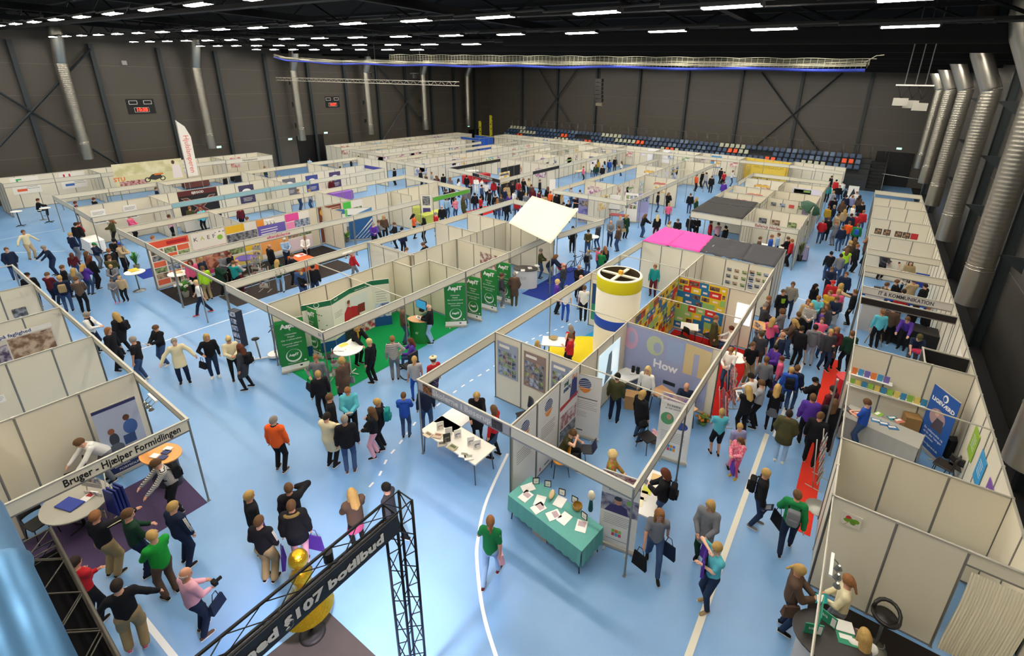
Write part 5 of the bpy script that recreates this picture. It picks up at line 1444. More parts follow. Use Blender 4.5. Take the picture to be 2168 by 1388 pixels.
carpet([(RX0+.05,4.4), (RX1,4.4), (RX1,9.55), (RX0+.05,9.55)], '262220', 'black carpet in the clover booth')
carpet([(-31.7,7.7), (-30.2,7.7), (-30.2,11.9), (-31.7,11.9)], '2c3f94', 'dark blue carpet left of the poster wall')
carpet([(-17.8,19.5), (-14.0,19.5), (-14.0,24.5), (-17.8,24.5)] if False else [(-13.3,18.2), (-11.6,18.2), (-11.6,23.0), (-13.3,23.0)], '2a3c8c', 'dark blue carpet under the bicycle')
carpet([(-26.6,28), (-24.7,28), (-24.7,31), (-26.6,31)], 'c22a2a', 'red carpet before the black school booth')
b = MB(); b.prism([(-7.3+2.0*math.cos(a), 14.9+1.75*math.sin(a)) for a in [i*math.pi/16 for i in range(32)] if -7.3+2.0*math.cos(a) < X2-.05 or True], .001, .012, hm('e3cb1c', rough=.9)) ; b.build('round_carpet', label='round yellow carpet around the cylinder tower', cat='carpet')
carpet([(-8.7,15.6), (-7.6,15.2), (-7.4,17.2), (-8.4,17.25)], '2b8fc4', 'light blue carpet left of the cylinder tower', z=.004)
# ---- cylinder tower
t = thing('cylinder_tower', 'tall white cylinder tower with yellow top ring and blue band', 'display tower', (-7.05, 16.0, 0)); r = .86
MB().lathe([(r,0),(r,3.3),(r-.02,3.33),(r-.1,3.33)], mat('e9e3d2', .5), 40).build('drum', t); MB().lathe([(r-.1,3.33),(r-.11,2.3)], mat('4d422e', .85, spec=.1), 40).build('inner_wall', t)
MB().lathe([(r+.004,2.8),(r+.012,2.82),(r+.012,3.27),(r+.004,3.29)], mat('d6cc12', .45), 40).build('yellow_ring', t)
MB().lathe([(r+.004,1.28),(r+.01,1.3),(r+.01,1.66),(r+.004,1.68)], mat('1d47b4', .45), 40).build('blue_band', t)
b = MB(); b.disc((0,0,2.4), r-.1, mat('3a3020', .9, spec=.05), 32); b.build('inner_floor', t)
b = MB(); b.cbox((0,0,3.28), (2*r-.2,.13,.05), mat('e5dcc2', .5)); b.build('cross_bar', t); b = MB(); b.cbox((0,0,3.285), (.13,2*r-.2,.05), mat('e5dcc2', .5)); b.build('cross_bar', t)
MB().cbox((.02,.03,3.38), (.16,.14,.14), mat('e0a52c', .5)).build('projector', label='small orange projector on top of the cylinder tower', cat='projector', loc=(-7.05,16.0,0))
# ---- AspIT banners
def aspit(w=.85, h=2.0):
    return [('r',0,.93,1,1,GR2), ('t','AspIT',.5,.87,.24,WH,.012), ('t','IT',.5,.78,.05,WH), ('t','Uddannelse',.5,.71,.08,WH), ('t','Praktik',.5,.655,.08,WH), ('t','Klar til erhvervslivet',.5,.6,.08,WH), ('t','Tiskommer tallent til',.5,.52,.075,WH), ('t','erhvervslivet',.5,.47,.075,WH),
            ('c',.5,.27,.26,.26,WH), ('c',.5,.285,.225,.225,GREEN), ('t','AspIT',.5,.285,.13,WH,.006), ('t','Praktikcenter hovedet',.5,.125,.05,WH), ('r',.84,.12,.92,.15,WH), ('r',0,0,1,.09,WH), ('r',.66,.03,.75,.06,INK)]
rollup(628, 784, 178, .92, 2.0, GREEN, aspit(.92), 'green AspIT banner at the left corner of the green carpet')
rollup(669, 754, 238, .85, 2.0, GREEN, aspit(), 'green AspIT banner turned away beside the left corner one')
rollup(966, 692, 182, .9, 2.0, GREEN, aspit(), 'green AspIT banner at the right end of the green carpet')
rollup(1003, 676, 215, .85, 2.0, GREEN, aspit(), 'green AspIT banner, second of the four at the right')
rollup(1036, 657, 215, .85, 2.0, GREEN, aspit(), 'green AspIT banner, third of the four at the right')
rollup(1066, 640, 215, .85, 2.0, GREEN, aspit(), 'green AspIT banner behind the two men in coats')
# AspIT folding wall
t = thing('display_wall', 'folded AspIT display wall with map and photo of person in red cardigan', 'display wall', (B1+.25, 10.6, 0))
pts = [(.1, -2.1), (.5, -1.15), (.15, -.1), (.15, .95), (.55, 1.55)]
HEAD = hm('1d6b4a'); BLU = hm('1f4f8c')
for i, (p, q) in enumerate(zip(pts, pts[1:])):
    p = Vector((*p, 0)); q = Vector((*q, 0)); c = (p+q)/2; L = (q-p).length
    els = [('r',0,.9,1,1,HEAD), ('r',0,0,1,.2,BLU)]
    if i == 0: els += [('c',.5,.95,.1,.1,WH), ('c',.5,.955,.08,.08,HEAD)] + [('c', .2+.6*((j*37) % 17)/17, .4+.4*((j*23) % 19)/19, .03, .02, TXT) for j in range(16)]
    if i == 1: els += [('t','AspIT',.25,.955,.1,WH), ('r',.7,.45,1,.8,hm('cfd2cc')), ('p', [(.55,.4),(1,.4),(1,.62),(.8,.68),(.6,.58)], RED), ('c',.88,.72,.09,.12,hm('c98f72')), ('c',.88,.755,.09,.08,hm('6a3d22'))] + lines(.1,.5,.7,4,.03,TXT) + [('r',.5,0,1,.25,INK)]
    if i == 2: els += [('r',0,.45,.75,.82,hm('d8dcd8')), ('p', [(0,.4),(.35,.4),(.3,.6),(0,.64)], RED), ('p', [(.25,.44),(.6,.44),(.62,.62),(.3,.62)], hm('7a3026')), ('r',.0,0,1,.26,photo('a33a3f','d8cfc8',5)), ('t','Uddannelse for unge',.5,.93,.07,WH)]
    if i == 3: els += lines(.2,.8,.75,5,.05,INK) + [('r',.1,.2,.9,.5,photo('cfd8e6','5a6ea8',6))]
    o = board('wall_section', None, None, Matrix.Identity(4), L, 2.15, hm('e2ded0'), els, parent=t, th=.03); o.matrix_local = face_mat((c.x, c.y, 1.09), (q-p), (0,0,1))
# AspIT counter
t = thing('counter', 'green AspIT counter with pale wood top', 'counter', (*at(890, 722), 0), math.radians(25))
b = MB(); b.lathe([(.42,0),(.42,1.0)], GREEN, 24, sy=.55); b.build('front_panel', t); MB().cyl((0,0,1.0), .47, .03, mat('d6a878', .4), 28, sy=.62).build('countertop', t)
letters('AspIT', .14, WH, (t.location.x+.0, t.location.y-.24, .5), (1,.15,0), parent=t)
p = W(886, 652, 1.3); t = thing('monitor', 'flat screen with blue picture on the AspIT counter', 'monitor', (p.x-.1, p.y+.25, 1.03)); MB().cbox((0,0,.32), (.62,.03,.4), BLACK).build('screen_frame', t); MB().cbox((0,-.018,.32), (.58,.004,.36), emit('2f7fa8', .8)).build('screen', t); MB().cbox((0,0,.06), (.2,.12,.12), BLACK).build('stand', t)
x, y = at(737, 737, 1.05); round_table(x, y, 1.05, .5, WH, 'round white high table on the green carpet', lm=WH, foot='cross')
stool(*at(705, 790), 0, .72, BLACK, 'black bar stool left of the round white high table', back=False)
for i, (px, py) in enumerate([(727,730), (742,722), (755,735)]): sheet(px, py, 1.05, (hm('d8d456'), WH, WH)[i], ('yellow', 'white folded', 'small white')[i] + ' leaflet on the round white high table', rz=.3*i)
rack(*at(720, 800), .6, 'wire leaflet rack left of the curly haired person', h=1.1, n=3)
# wheelchair
x, y = at(868, 795); t = thing('wheelchair', 'black wheelchair under the person in purple', 'wheelchair', (x, y, 0), 0)
for s in (-.28,.28):
    b = MB(); b.tube([(.3*math.cos(a), s, .3+.3*math.sin(a)) for a in [i*math.pi/8 for i in range(17)]], .02, BLACK, 6, cap=False); b.build('wheel', t)
MB().cbox((0,0,.42), (.45,.45,.05), BLACK).build('seat', t); MB().cbox((.25,0,.75), (.06,.42,.6), BLACK).build('backrest', t)
# exercise bike, leaflet tower
x, y = at(568, 758); t = thing('exercise_bike', 'white and grey exercise bike left of the green banner', 'exercise bike', (x, y, 0), 1.0)
b = MB(); b.tube([(-.5,0,.05),(.5,0,.05)], .03, WH, 8); b.tube([(-.5,-.22,.04),(-.5,.22,.04)], .03, WH, 8); b.tube([(.5,-.22,.04),(.5,.22,.04)], .03, WH, 8); b.build('base', t)
MB().cyl((.25,-.05,.1), .24, .1, WH, 20).build('flywheel', t); MB().tube([(-.25,0,.05),(-.3,0,.85)], .03, STEEL, 8).build('seat_post', t); MB().ball((-.3,0,.9), .14, BLACK, 10, 6, (1,.8,.4)).build('saddle', t); MB().tube([(.25,0,.1),(.35,0,1.25)], .03, STEEL, 8).build('handle_post', t); MB().tube([(.2,-.25,1.2),(.35,-.1,1.3),(.35,.1,1.3),(.2,.25,1.2)], .018, BLACK, 6).build('handlebar', t)
t = thing('leaflet_tower', 'tall dark leaflet stand by the left corner post', 'brochure stand', (*at(512, 730), 0), .2)
MB().box((-.22,-.12,0), (.22,.12,1.55), mat('23283a', .5)).build('body', t)
for i in range(5): MB().box((-.16,-.135,.12+.3*i), (.16,-.12,.32+.3*i), photo('cfd0d4','5a6a94',9)).build('leaflets', t)
# ---- boarding school poster wall (plane x=-28.05, seen from the right)
def wallx(c, y, z, w, h, base, els, label, cat='poster', name='poster', face=1, group=None, off=.025): return board(name, label, cat, face_mat((c+off*face, y, z), (0,face,0), (0,0,1)), w, h, base, els, group=group)
def wally(c, x, z, w, h, base, els, label, cat='poster', name='poster', group=None, off=.025): return board(name, label, cat, face_mat((x, c-off, z), (1,0,0), (0,0,1)), w, h, base, els, group=group)
PH = [photo('8a8d94','3d4148',6), photo('b59a84','51433c',6), photo('9fb07a','4f5a44',6), photo('a8b4c8','4c5670',6)]
cr = hm('e8e3da'); els = [('r',0,.85,1,1,hm('e0583f')), ('r',.45,.88,.95,.96,RED)]
for j in range(6):
    for i in range(3): els.append(('r', .04+.32*i, .03+.135*j, .33+.32*i, .15+.135*j, (PH[(i+j) % 4] if (i*2+j) % 3 else hm('e06a4a'))))
wallx(-28.05, 8.5, 1.28, 1.75, 2.3, cr, els, 'poster with red and orange squares, leftmost of the boarding school wall')
wallx(-28.05, 10.28, 1.28, 1.6, 2.3, cr, [('t','K',.12,.85,.3,INK), ('t','A',.32,.85,.3,hm('a5b43a')), ('t','E',.5,.85,.3,INK), ('t','F',.66,.85,.3,INK), ('c',.84,.8,.14,.14,hm('8fc04a')), ('r',0,.0,1,.62,photo('c98a72','7a3a34',4)), ('c',.42,.48,.22,.24,hm('d2a086')), ('r',0,0,1,.08,hm('c23a7a'))], 'KAEF poster with hand print and smiling face')
wallx(-28.05, 11.95, 1.28, 1.6, 2.3, cr, [('r',0,.82,.6,1,hm('e8b92c')), ('r',0,.55,1,.8,PH[0]), ('r',0,.3,.5,.52,PH[2]), ('r',.5,.3,1,.52,hm('e8c23a')), ('r',0,0,1,.25,hm('e9cf6a'))], 'poster with yellow fields and photos on the boarding school wall')
wallx(-28.05, 13.6, 1.28, 1.6, 2.3, hm('6a5fb4'), [('r',0,.84,1,1,cr), ('r',0,.84,.25,1,hm('f0983a')), ('r',0,0,1,.5,cr), ('r',0,.1,1,.42,hm('f0a860'))] + lines(.1,.7,.75,4,.06,WH,.02), 'poster with purple field on the boarding school wall')
wallx(-28.05, 15.2, 1.28, 1.5, 2.3, cr, [('r',0,.8,.55,1,hm('e64f9f')), ('r',.35,.6,1,.8,PH[3]), ('r',0,.6,.35,.78,hm('f090c0')), ('r',0,.35,.5,.57,PH[1]), ('r',.5,.35,1,.57,PH[2]), ('r',0,0,1,.3,hm('ead6e0'))], 'poster with pink fields on the boarding school wall')
wallx(-28.05, 17.4, 1.28, 1.6, 2.3, hm('7a4030'), [('c',.2,.85,.24,.24,hm('eeb62c')), ('r',.1,.3,.55,.65,PH[3]), ('r',.65,.3,.95,.6,cr)] + lines(.45,.95,.93,6,.05,hm('e0c8b4'),.015), 'brown poster with yellow round badge on the boarding school wall')
wallx(-28.05, 19.1, 1.28, 1.5, 2.3, cr, [('r',0,.8,.4,1,hm('4fc44a')), ('r',.5,.6,.95,.8,PH[2]), ('r',0,.55,.35,.78,hm('6fd45a')), ('r',.5,.3,.95,.5,hm('5fcf50')), ('r',0,0,1,.28,PH[0])], 'poster with bright green squares on the boarding school wall')
wallx(-39.2, 14.3, 1.35, 2.5, 2.2, hm('1b1718'), [('r',0,.84,1,1,hm('5a2523')), ('t','EJEGOD',.5,.91,.22,WH,.006), ('p', [(.05,.78),(.22,.78),(.95,.05),(.78,.05)], hm('8f837c')), ('p', [(.78,.78),(.95,.78),(.22,.05),(.05,.05)], hm('8f837c')), ('p', [(.09,.76),(.2,.76),(.91,.07),(.8,.07)], hm('6a2a26')), ('p', [(.8,.76),(.91,.76),(.2,.07),(.09,.07)], hm('6a2a26'))], 'large dark poster with big X and EJEGOD lettering')
for i, (yy, c) in enumerate([(17.6,'433c5c'), (21.0,'6a6a72'), (23.0,'3d4a8c'), (25.2,'4c4066')]): wallx(-39.2, yy, 1.5, 1.1, 1.5, hm(c), [('c',.5,.65,.35,.25,WH)] + lines(.2,.8,.35,3,.07,cr,.02), ('violet', 'grey', 'blue', 'dusky')[i] + ' poster with white speech bubble, wall behind the dark X poster')
wallx(-39.2, 19.9, 1.1, .9, 2.0, hm('e8742c'), [('r',.1+.2*i,0,.13+.2*i,1,hm('b8501c')) for i in range(4)], 'orange slatted panel on the wall right of the dark X poster')
for i, yy in enumerate((8.6, 10.2)): wallx(-38.9, yy, 1.7, .7, .9, WH, lines(.1,.9,.85,3,.08,INK,.02) + [('r',.1,.1,.9,.45,PH[i])], 'white notice with photo strip, %s on the wall of booth 53' % ('left', 'right')[i])
# billboard with motorbike
t = board('billboard', 'long cream billboard with motorbike picture and STU lettering', 'billboard', face_mat((-48, 14.5, 2.62), (0,1,0), (0,0,1)), 4.7, 1.75, hm('d9cf9e'), [('r',0,.45,1,1,photo('e2d9b4','c9c08c',1.2)), ('t','STU',.06,.32,.42,hm('e0672a'),.01), ('r',.05,0,.42,.22,photo('c9a09a','8a2f2f',6)), ('c',.44,.17,.2,.2,INK), ('c',.44,.17,.13,.13,hm('d9cf9e')), ('c',.66,.17,.2,.2,INK), ('c',.66,.17,.13,.13,hm('d9cf9e')), ('p',[(.44,.2),(.52,.4),(.64,.38),(.66,.2),(.55,.12)],hm('3a3434')), ('r',.55,.34,.68,.42,hm('e07a2a')), ('p',[(.82,.1),(.97,.1),(.95,.75),(.84,.7)],hm('e6d8d4')), ('c',.86,.85,.12,.16,hm('5a3a2c'))])
for s in (-2.2, 2.2): MB().tube([(s,-.85,-.03), (s,-2.58,-.03)], .03, ALU, 6).build('post', t)
# feather flag
t = thing('feather_flag', 'tall white feather flag with red vertical lettering', 'flag', (-43.9, 15.6, 0)); MB().tube([(0,0,0),(0,0,6.9)], .03, ALU, 6).build('pole', t); MB().cbox((0,0,.03), (.6,.6,.06), DARK).build('base', t)
b = MB(); b.add([(0,.02,2.6),(0,.75,2.6),(0,.78,5.6),(0,.5,6.4),(0,.02,6.85),(.012,.02,2.6),(.012,.75,2.6),(.012,.78,5.6),(.012,.5,6.4),(.012,.02,6.85)], [(0,1,2,3,4)[::-1],(5,6,7,8,9)], hm('e6e2dd')); b.build('flag_sheet', t)
o = link('lettering', text_mesh('Hjulslamperen', .5, hm('d8605a'), .001), t); o.matrix_local = face_mat((.02, .42, 4.3), (0,0,-1), (0,1,0))
# other boards in the middle blocks
def spiral(): return [('r',0,0,1,.55,hm('2b5f96'))] + [e for k in range(5, 0, -1) for e in (('c',1.0,.0,.16*k+.06,.2*k+.06,WH), ('c',1.0,.0,.16*k,.2*k,hm('2b5f96')))][:0] + [('t','zreren',.45,.7,.28,WH,.01)]
t = rollup(768, 508, 180, 1.5, 2.1, hm('2b5f96'), [('r',0,.8,1,1,WH), ('p',[(.3,.8),(1,.8),(1,1)],hm('4a7fb0')), ('t','reren',.45,.72,.3,WH,.012)] + [('p',[(.95-.16*k,.02),(.99-.16*k,.02),(.98,.02+.13*k),(.98,.0+.12*k)][:4],WH) for k in range(1,6)], 'blue banner with white arcs in the spiral banner booth')
rollup(722, 512, 190, .9, 2.1, cr, [('p',[(.2,.1),(.5,.05),(.8,.5),(.7,.9),(.4,.8),(.3,.4)],hm('a8c04a')), ('r',0,.85,1,1,hm('3a6f9c'))], 'white banner with green map shape beside the blue arc banner')
plant(735, 512, 'bouquet of green and pink flowers before the map banner', .45, .45, '5a5a50', '5f9a30', 'c47aa0', seed=5)
plant(395, 628, 'leafy plant with pale flowers at the dark carpet corner', .6, .45, '7a7a72', '4f8f2c', 'e6d8d0', seed=8)
plant(291, 570, 'green grass plant beside the round food table', .8, .35, '6a6a60', '3f8f2c', seed=9)
plant(278, 492, 'palm in booth 53', .8, .5, '7a5a3c', '3f7a34', seed=10)
plant(1692, 552, 'dark plant in black pot beyond the dark grey roof cloth', .9, .32, '1d1d20', '5a6a2c', seed=11, poth=.4)
plant(1487, 897, 'small pot of orange and yellow flowers by the banner wall', .22, .26, '5a7a3a', '6a7a2c', 'd07a2a', seed=12, poth=.14)
plant(1385, 935, 'pot of pink flowers beside the tall banner with toys', .2, .22, '8a6a5a', '6a8a4c', 'd8a8b0', seed=13, poth=.14)
x, y = at(285, 575, 1.0); round_table(x, y, 1.0, .42, WH, 'round high table with yellow food tray, left crowd'); sheet(283, 572, 1.0, hm('e6c23a'), 'yellow round food tray on the high table', .5, .35, name='food_tray', th=.03)
x, y = at(378, 578, 1.05); round_table(x, y, 1.05, .45, WH, 'round high table with snacks before the red poster', lm=DARK); sheet(376, 576, 1.05, hm('d9c48a'), 'snack plate on the high table before the red poster', .4, .3, name='snack_plate', th=.03)
table(*at(640, 545, .8), .8, 1.5, .8, 0, hm('e0602a'), 'table under orange cloth in the boarding school booth', cloth=(hm('e0602a', rough=.8), .1)); sheet(636, 540, .81, WH, 'white and red leaflets on the orange table', .4, .5, m2=RED)
x, y = at(520, 545, 1.0); round_table(x, y, 1.0, .5, hm('5a4a94'), 'purple covered high table in the boarding school booth')
for i, (px, py) in enumerate([(545,590), (562,615), (548,562), (500,600)]): rack(*at(px, py), .6, 'white leaflet rack, %s beside the boarding school booth' % 'first second third fourth'.split()[i], w=.45, h=1.25, n=3)
table(*at(195, 505, .8), .8, 1.6, .7, math.radians(0), WH, 'white table with leaflets under the booth 53 fascia', cloth=(WH, .1))
# seated person's stool and high tables at far left
pr = [d for d in ALLP if d['px'] == 80][0]['root'].location; x, y = pr.x+.1, pr.y+.1; stool(pr.x, pr.y, 0, .74, WH, 'white bar stool under the seated person at the far left', back=False)
for i, (px, py) in enumerate([(45,478), (105,470)]): x, y = at(px, py); round_table(x, y, 1.05, .3, WH, 'small %s high table at the far left booth' % ('left', 'right')[i], foot='cross', lm=DARK)
for i, (yy, t1, c1, c2) in enumerate([(8.2,'E','2fa05a','e0633a'), (11.0,'U','c23a3a','3a6ab0')]):
    wallx(-54, yy, 1.75, 1.6, 1.3, cr, [('t',t1,.3,.68,.7,hm(c1),.02), ('r',.15,.15,.5,.3,hm(c2))] + lines(.5,.95,.6,4,.1,TXT,.02), 'white board with coloured letter %s in the far left booth' % t1)
# ---- cream canopy
cloth([(-14.7,18.9,3.3), (-11.7,18.3,2.95), (-13.2,23.4,3.3), (-16.6,23.7,3.6)], mat('dfd8c6', .8, spec=.1), 'canopy', 'cream white canopy roof in the middle of the hall', sag=.12, rip=.0, seed=9)
x, y = -11.95, 18.4
for i, (x, y, z) in enumerate([(-11.75,18.4,2.95), (-13.2,23.3,3.3), (-16.5,23.6,3.6), (-14.65,19.0,3.3)]): MB().tube([(0,0,0),(0,0,z)], .03, ALU, 8).build('canopy_pole', None, (x,y,0), label='metal pole under the cream canopy, %s corner' % ('right front', 'right rear', 'left rear', 'left front')[i], cat='pole')
t = thing('counter', 'curved white counter with black leaflet top, right of the AspIT banners', 'counter', (*at(1112, 606), 0), .5); MB().lathe([(.62,0),(.62,1.0)], mat('d9d8d8', .5), 28, sy=.6).build('front_panel', t); MB().cyl((0,0,1.0), .66, .03, mat('3a3634', .4), 28, sy=.64).build('countertop', t)
letters('NYKØ', .2, hm('a8a8ac'), (t.location.x+.02, t.location.y-.42, .62), (1,.25,0), parent=t)
for i in range(4): sheet(1092+15*i, 577-5*i, 1.03, WH, 'white leaflet on the curved counter, %s from the left' % 'first second third fourth'.split()[i], rz=.4+.2*i)
wally(17.2, -14.6, 1.45, 1.1, 1.4, photo('8a5a4a','d8d0c8',5), [('r',0,0,1,.35,photo('5a9ac0','b0484a',5))], 'photo poster behind the curved white counter')
# bicycle
x, y = at(1222, 572); t = thing('bicycle', 'dark blue bicycle standing right of the cream canopy', 'bicycle', (x, y, 0), math.radians(70))
for s in (-.52,.52):
    b = MB(); b.tube([(s+.33*math.cos(a), 0, .34+.33*math.sin(a)) for a in [i*math.pi/12 for i in range(25)]], .018, BLACK, 6, cap=False)
    for k in range(8): a = k*math.pi/4; b.tube([(s,0,.34),(s+.32*math.cos(a),0,.34+.32*math.sin(a))], .003, STEEL, 3)
    b.build('wheel', t)
b = MB(); 
for p, q in (((-.52,0,.34),(-.05,0,.3)), ((-.05,0,.3),(-.2,0,.85)), ((-.2,0,.8),(.35,0,.85)), ((-.05,0,.3),(.35,0,.8)), ((.35,0,.95),(.52,0,.34)), ((-.2,0,.75),(-.52,0,.34))): b.tube([p,q], .02, mat('2a3558', .4), 6)
b.build('frame', t); MB().ball((-.22,0,.92), .1, BLACK, 8, 5, (1.2,.7,.4)).build('saddle', t); MB().tube([(.3,-.28,1.05),(.38,-.1,1.03),(.38,.1,1.03),(.3,.28,1.05)], .014, BLACK, 6).build('handlebar', t)
MB().ball((0,0,0), .3, RED, 12, 8, (1,1,.7)).build('beanbag', None, (*at(1190, 565, .2), .21), label='red round cushion left of the bicycle', cat='cushion')
x, y = at(1255, 500, 1.0); round_table(x, y, 1.0, .4, WH, 'white high table with food beside the bicycle')
rollup(1238, 470, 185, 1.1, 2.1, hm('8d88b8'), [('r',0,0,1,.45,photo('8a86c0','5a5a9c',3)), ('r',.05,.55,.35,.75,PH[0]), ('r',.37,.55,.65,.75,PH[1]), ('r',.67,.55,.95,.75,RED), ('r',0,.82,1,1,hm('9a95c4'))], 'lilac banner with three photos right of the canopy')
t = thing('projection_screen', 'white projection screen on stand behind the bicycle', 'screen', (*at(1290, 462), 0), .3); MB().cbox((0,0,1.35), (1.5,.02,1.15), WH).build('screen_sheet', t); MB().cbox((0,0,.76), (1.55,.05,.05), INK).build('bottom_bar', t); MB().tube([(0,.03,0),(0,.03,2.0)], .02, BLACK, 6).build('stand', t)
rollup(1333, 470, 190, 1.0, 2.2, cr, [('r',.08+.3*i,.45+.17*j,.32+.3*i,.58+.17*j,PH[(i+j) % 4]) for i in range(3) for j in range(3)], 'cream display board with nine small photos')
rollup(1358, 470, 165, .9, 2.2, hm('9b98c0'), [('r',0,.7,1,.85,PH[3])] + [('r',0,0,1,.3,hm('aaa8cc'))], 'lilac display board right of the nine photo board')
wally(17.28, -8.42, 1.3, .8, 1.9, hm('1f4474'), [('t','TDC',.5,.7,.2,WH), ('r',0,0,1,.4,hm('2a8a68')), ('r',0,.9,1,1,cr)], 'dark blue and green board left of the cylinder tower')
table(*at(1178, 722, .75), .75, 1.1, .7, .5, WH, 'white table with a round basket left of the yellow carpet'); p = W(1172, 716, .76); MB().lathe([(.001,.01),(.14,.01),(.17,.05),(.15,.05),(.001,.02)], mat('a08a5a', .7), 18).build('basket', None, (p.x, p.y, .76), label='flat woven basket on the white table left of the yellow carpet', cat='basket')
table(1.9, 27.6, .8, 1.3, .8, 0, WH, 'white table in the right row booth with the blue shirt', cloth=(WH, .4)); table(2.8, 24.2, .75, 1.2, .6, .1, hm('c9b48a'), 'pale wooden table behind the IT lettering')
for i, x in enumerate((1.5, 1.9, 2.4)): MB().box((-.14,-.1,0), (.14,.1,.22), (BLACK, mat('a88a4a', .7), hm('d8d4c8'))[i]).build('display_box', None, (x, 27.55, .81), .3*i, label=('black','tan','white')[i] + ' box on the white table in the right row booth', cat='box')
for i, (x, y, c, n_) in enumerate([(-52.6, 23.5, '1b1b1f', 'black'), (-52.6, 19.2, '6a3a34', 'brown'), (-41.5, 16.5, 'd8d4cc', 'pale'), (-41.5, 22.5, '2a2a30', 'dark'), (-37.6, 13.4, 'cfc8bc', 'cream'), (-37.6, 24.5, '8a5ab0', 'purple'), (-30.3, 14.6, '30323c', 'slate'), (-30.3, 20.8, 'e2e0da', 'bright white'), (-26.3, 24.5, 'b8c05a', 'pale green'), (-52.6, 42, '3a3a44', 'charcoal'), (-52.6, 47, 'c8c0b0', 'sand')]):
    table(x, y, .8, .8, 2.0, 0, hm(c), '%s covered display table in the booth rows at the left' % n_, cloth=(hm(c, rough=.8), .1))
# ---- posters in the centre block
def collage(n, m, seed): 
    rnd = random.Random(seed); return [('r', .06+.9*i/n, .05+.72*j/m, .06+.9*(i+.86)/n, .05+.72*(j+.86)/m, PH[rnd.randrange(4)]) for i in range(n) for j in range(m)]
for i, (x, c, lab) in enumerate([(-8.42,'9aa2b4','blue toned photo collage'), (-7.35,'8f7a72','brown toned photo collage'), (-6.32,'8a93a8','grey toned photo collage')]):
    wally(10.8, x, 1.62, .82, 1.25, hm(c), collage(4, 6, i) + [('r',.1,.85,.6,.93,cr)], lab + ' poster on the white partition, %s of three' % ('left', 'middle', 'right')[i], group='photo collages on the white partition')
LOG = [('c',.5,.86,.19,.19,hm('3b4a78')), ('p',[(.3,.80),(.7,.80),(.62,.74),(.5,.71),(.38,.74)],hm('e08a3a'))] + [('p',[(.33,.83+.03*k),(.68,.86+.03*k),(.68,.867+.03*k),(.33,.837+.03*k)],WH) for k in range(-2,3)]
PW = hm('dcdad8')
for i, yy in enumerate((8.05, 9.12)):
    wallx(X2, yy, 1.25, .98, 2.35, PW, LOG + lines(.15,.85,.62,6,.03,TXT) + [('c',.15,.06,.04,.06,hm('d8634a')), ('r',.35,.05,.6,.07,TXT), ('r',.75,.07,.85,.09,TXT)], 'white banner with round blue and orange emblem, %s on the booth wall' % ('nearest', 'second')[i], cat='banner', name='wall_banner')
wallx(X2, 10.2, 1.3, .98, 2.35, PW, [('t','sej',.3,.92,.22,hm('1f5f52'),.01), ('t','start',.35,.84,.2,hm('1f3f72'),.01), ('p',[(.5,.62),(.95,.6),(.9,.92),(.62,.9)],hm('2e3f78')), ('c',.68,.93,.07,.08,hm('d8a080')), ('c',.86,.91,.07,.08,hm('d8a080')), ('p',[(0,.58),(1,.62),(1,.66),(0,.64)],RED), ('r',.05,.3,.95,.5,photo('9a5a5a','d0c8c8',5)), ('r',.05,.12,.95,.28,PH[0])], 'banner with lettering, two people and photos on the booth wall', cat='banner', name='wall_banner')
rollup(1232, 925, 195, 1.0, 2.1, PW, LOG + [('r',.1,.62,.9,.635,TXT)] + lines(.1,.9,.58,5,.03,TXT,.004) + lines(.3,.6,.4,5,.02,TXT,.003) + [('c',.12,.08,.04,.06,hm('d8634a')), ('r',.3,.07,.5,.09,TXT)], 'white roll up banner with round emblem beside the collage partition')
# projection on the wall
wallx(X2, 12.75, 1.5, 1.5, 1.3, emit('c4dbe6', .75), [('p',[(.3,0),(.45,.8),(.6,.85),(.7,.1)],hm('7d97a8')), ('r',.62,.2,.9,.8,emit('e2eef2', .7))], 'bright projected picture on the booth wall by the cylinder', cat='projection', name='projected_picture')
o = wally(14.05, -4.35, 1.3, 2.95, 2.3, hm('98a0c4'), [('c',.08,.78,.28,.42,hm('c8a0bc')), ('c',.1,.8,.12,.24,hm('a2a6c8')), ('c',.38,.78,.3,.36,hm('b4bfa0')), ('c',.41,.76,.14,.2,hm('9ca6c4')), ('r',.52,.62,.7,.95,hm('96a8cc')), ('p',[(.72,.5),(1,.5),(1,.95),(.72,.98)],hm('cdb98c')), ('r',.82,.5,.88,.85,hm('a2a6c4')), ('t','How',.52,.5,.42,hm('e6e8ee'),.012), ('r',.3,.26,.42,.3,hm('b8606a')), ('r',.52,.22,.66,.28,INK), ('r',0,0,1,.12,hm('a8acc6'))], 'large blurred lilac banner with coloured shapes and the word How', cat='banner', name='wall_banner', off=.03)
# colourful rectangles
def mosaic(seed, n, m):
    rnd = random.Random(seed); cs = [hm('c9302c'), hm('e0bf24'), hm('2471a3'), hm('8fbf6e'), hm('d8c02a')]; out = []
    for j in range(m):
        u = -rnd.uniform(0, .6)/n; 
        while u < 1:
            w = rnd.uniform(.8, 1.3)/n; a, c_ = max(0, u), min(1, u+w); 
            if c_-a > .02:
                mm = cs[rnd.randrange(5)]; out.append(('r',a,j/m,c_,(j+1)/m,mm))
                if rnd.random() < .35: out.append(('r',a+.02,(j+.2)/m,c_-.02,(j+.8)/m,photo('8a6a5a','2e2a30',8)))
                else: out.append(('r',a+(c_-a)*.25,(j+.35)/m,c_-(c_-a)*.25,(j+.65)/m,hm('e6d8d0') if rnd.random() < .7 else mm))
            u += w
    return out
wally(19.3, -4.75, 1.28, 2.0, 2.3, hm('e0bf24'), mosaic(3, 5, 8), 'poster wall of red, yellow, blue and green rectangles facing the camera', cat='poster wall', name='poster_wall')
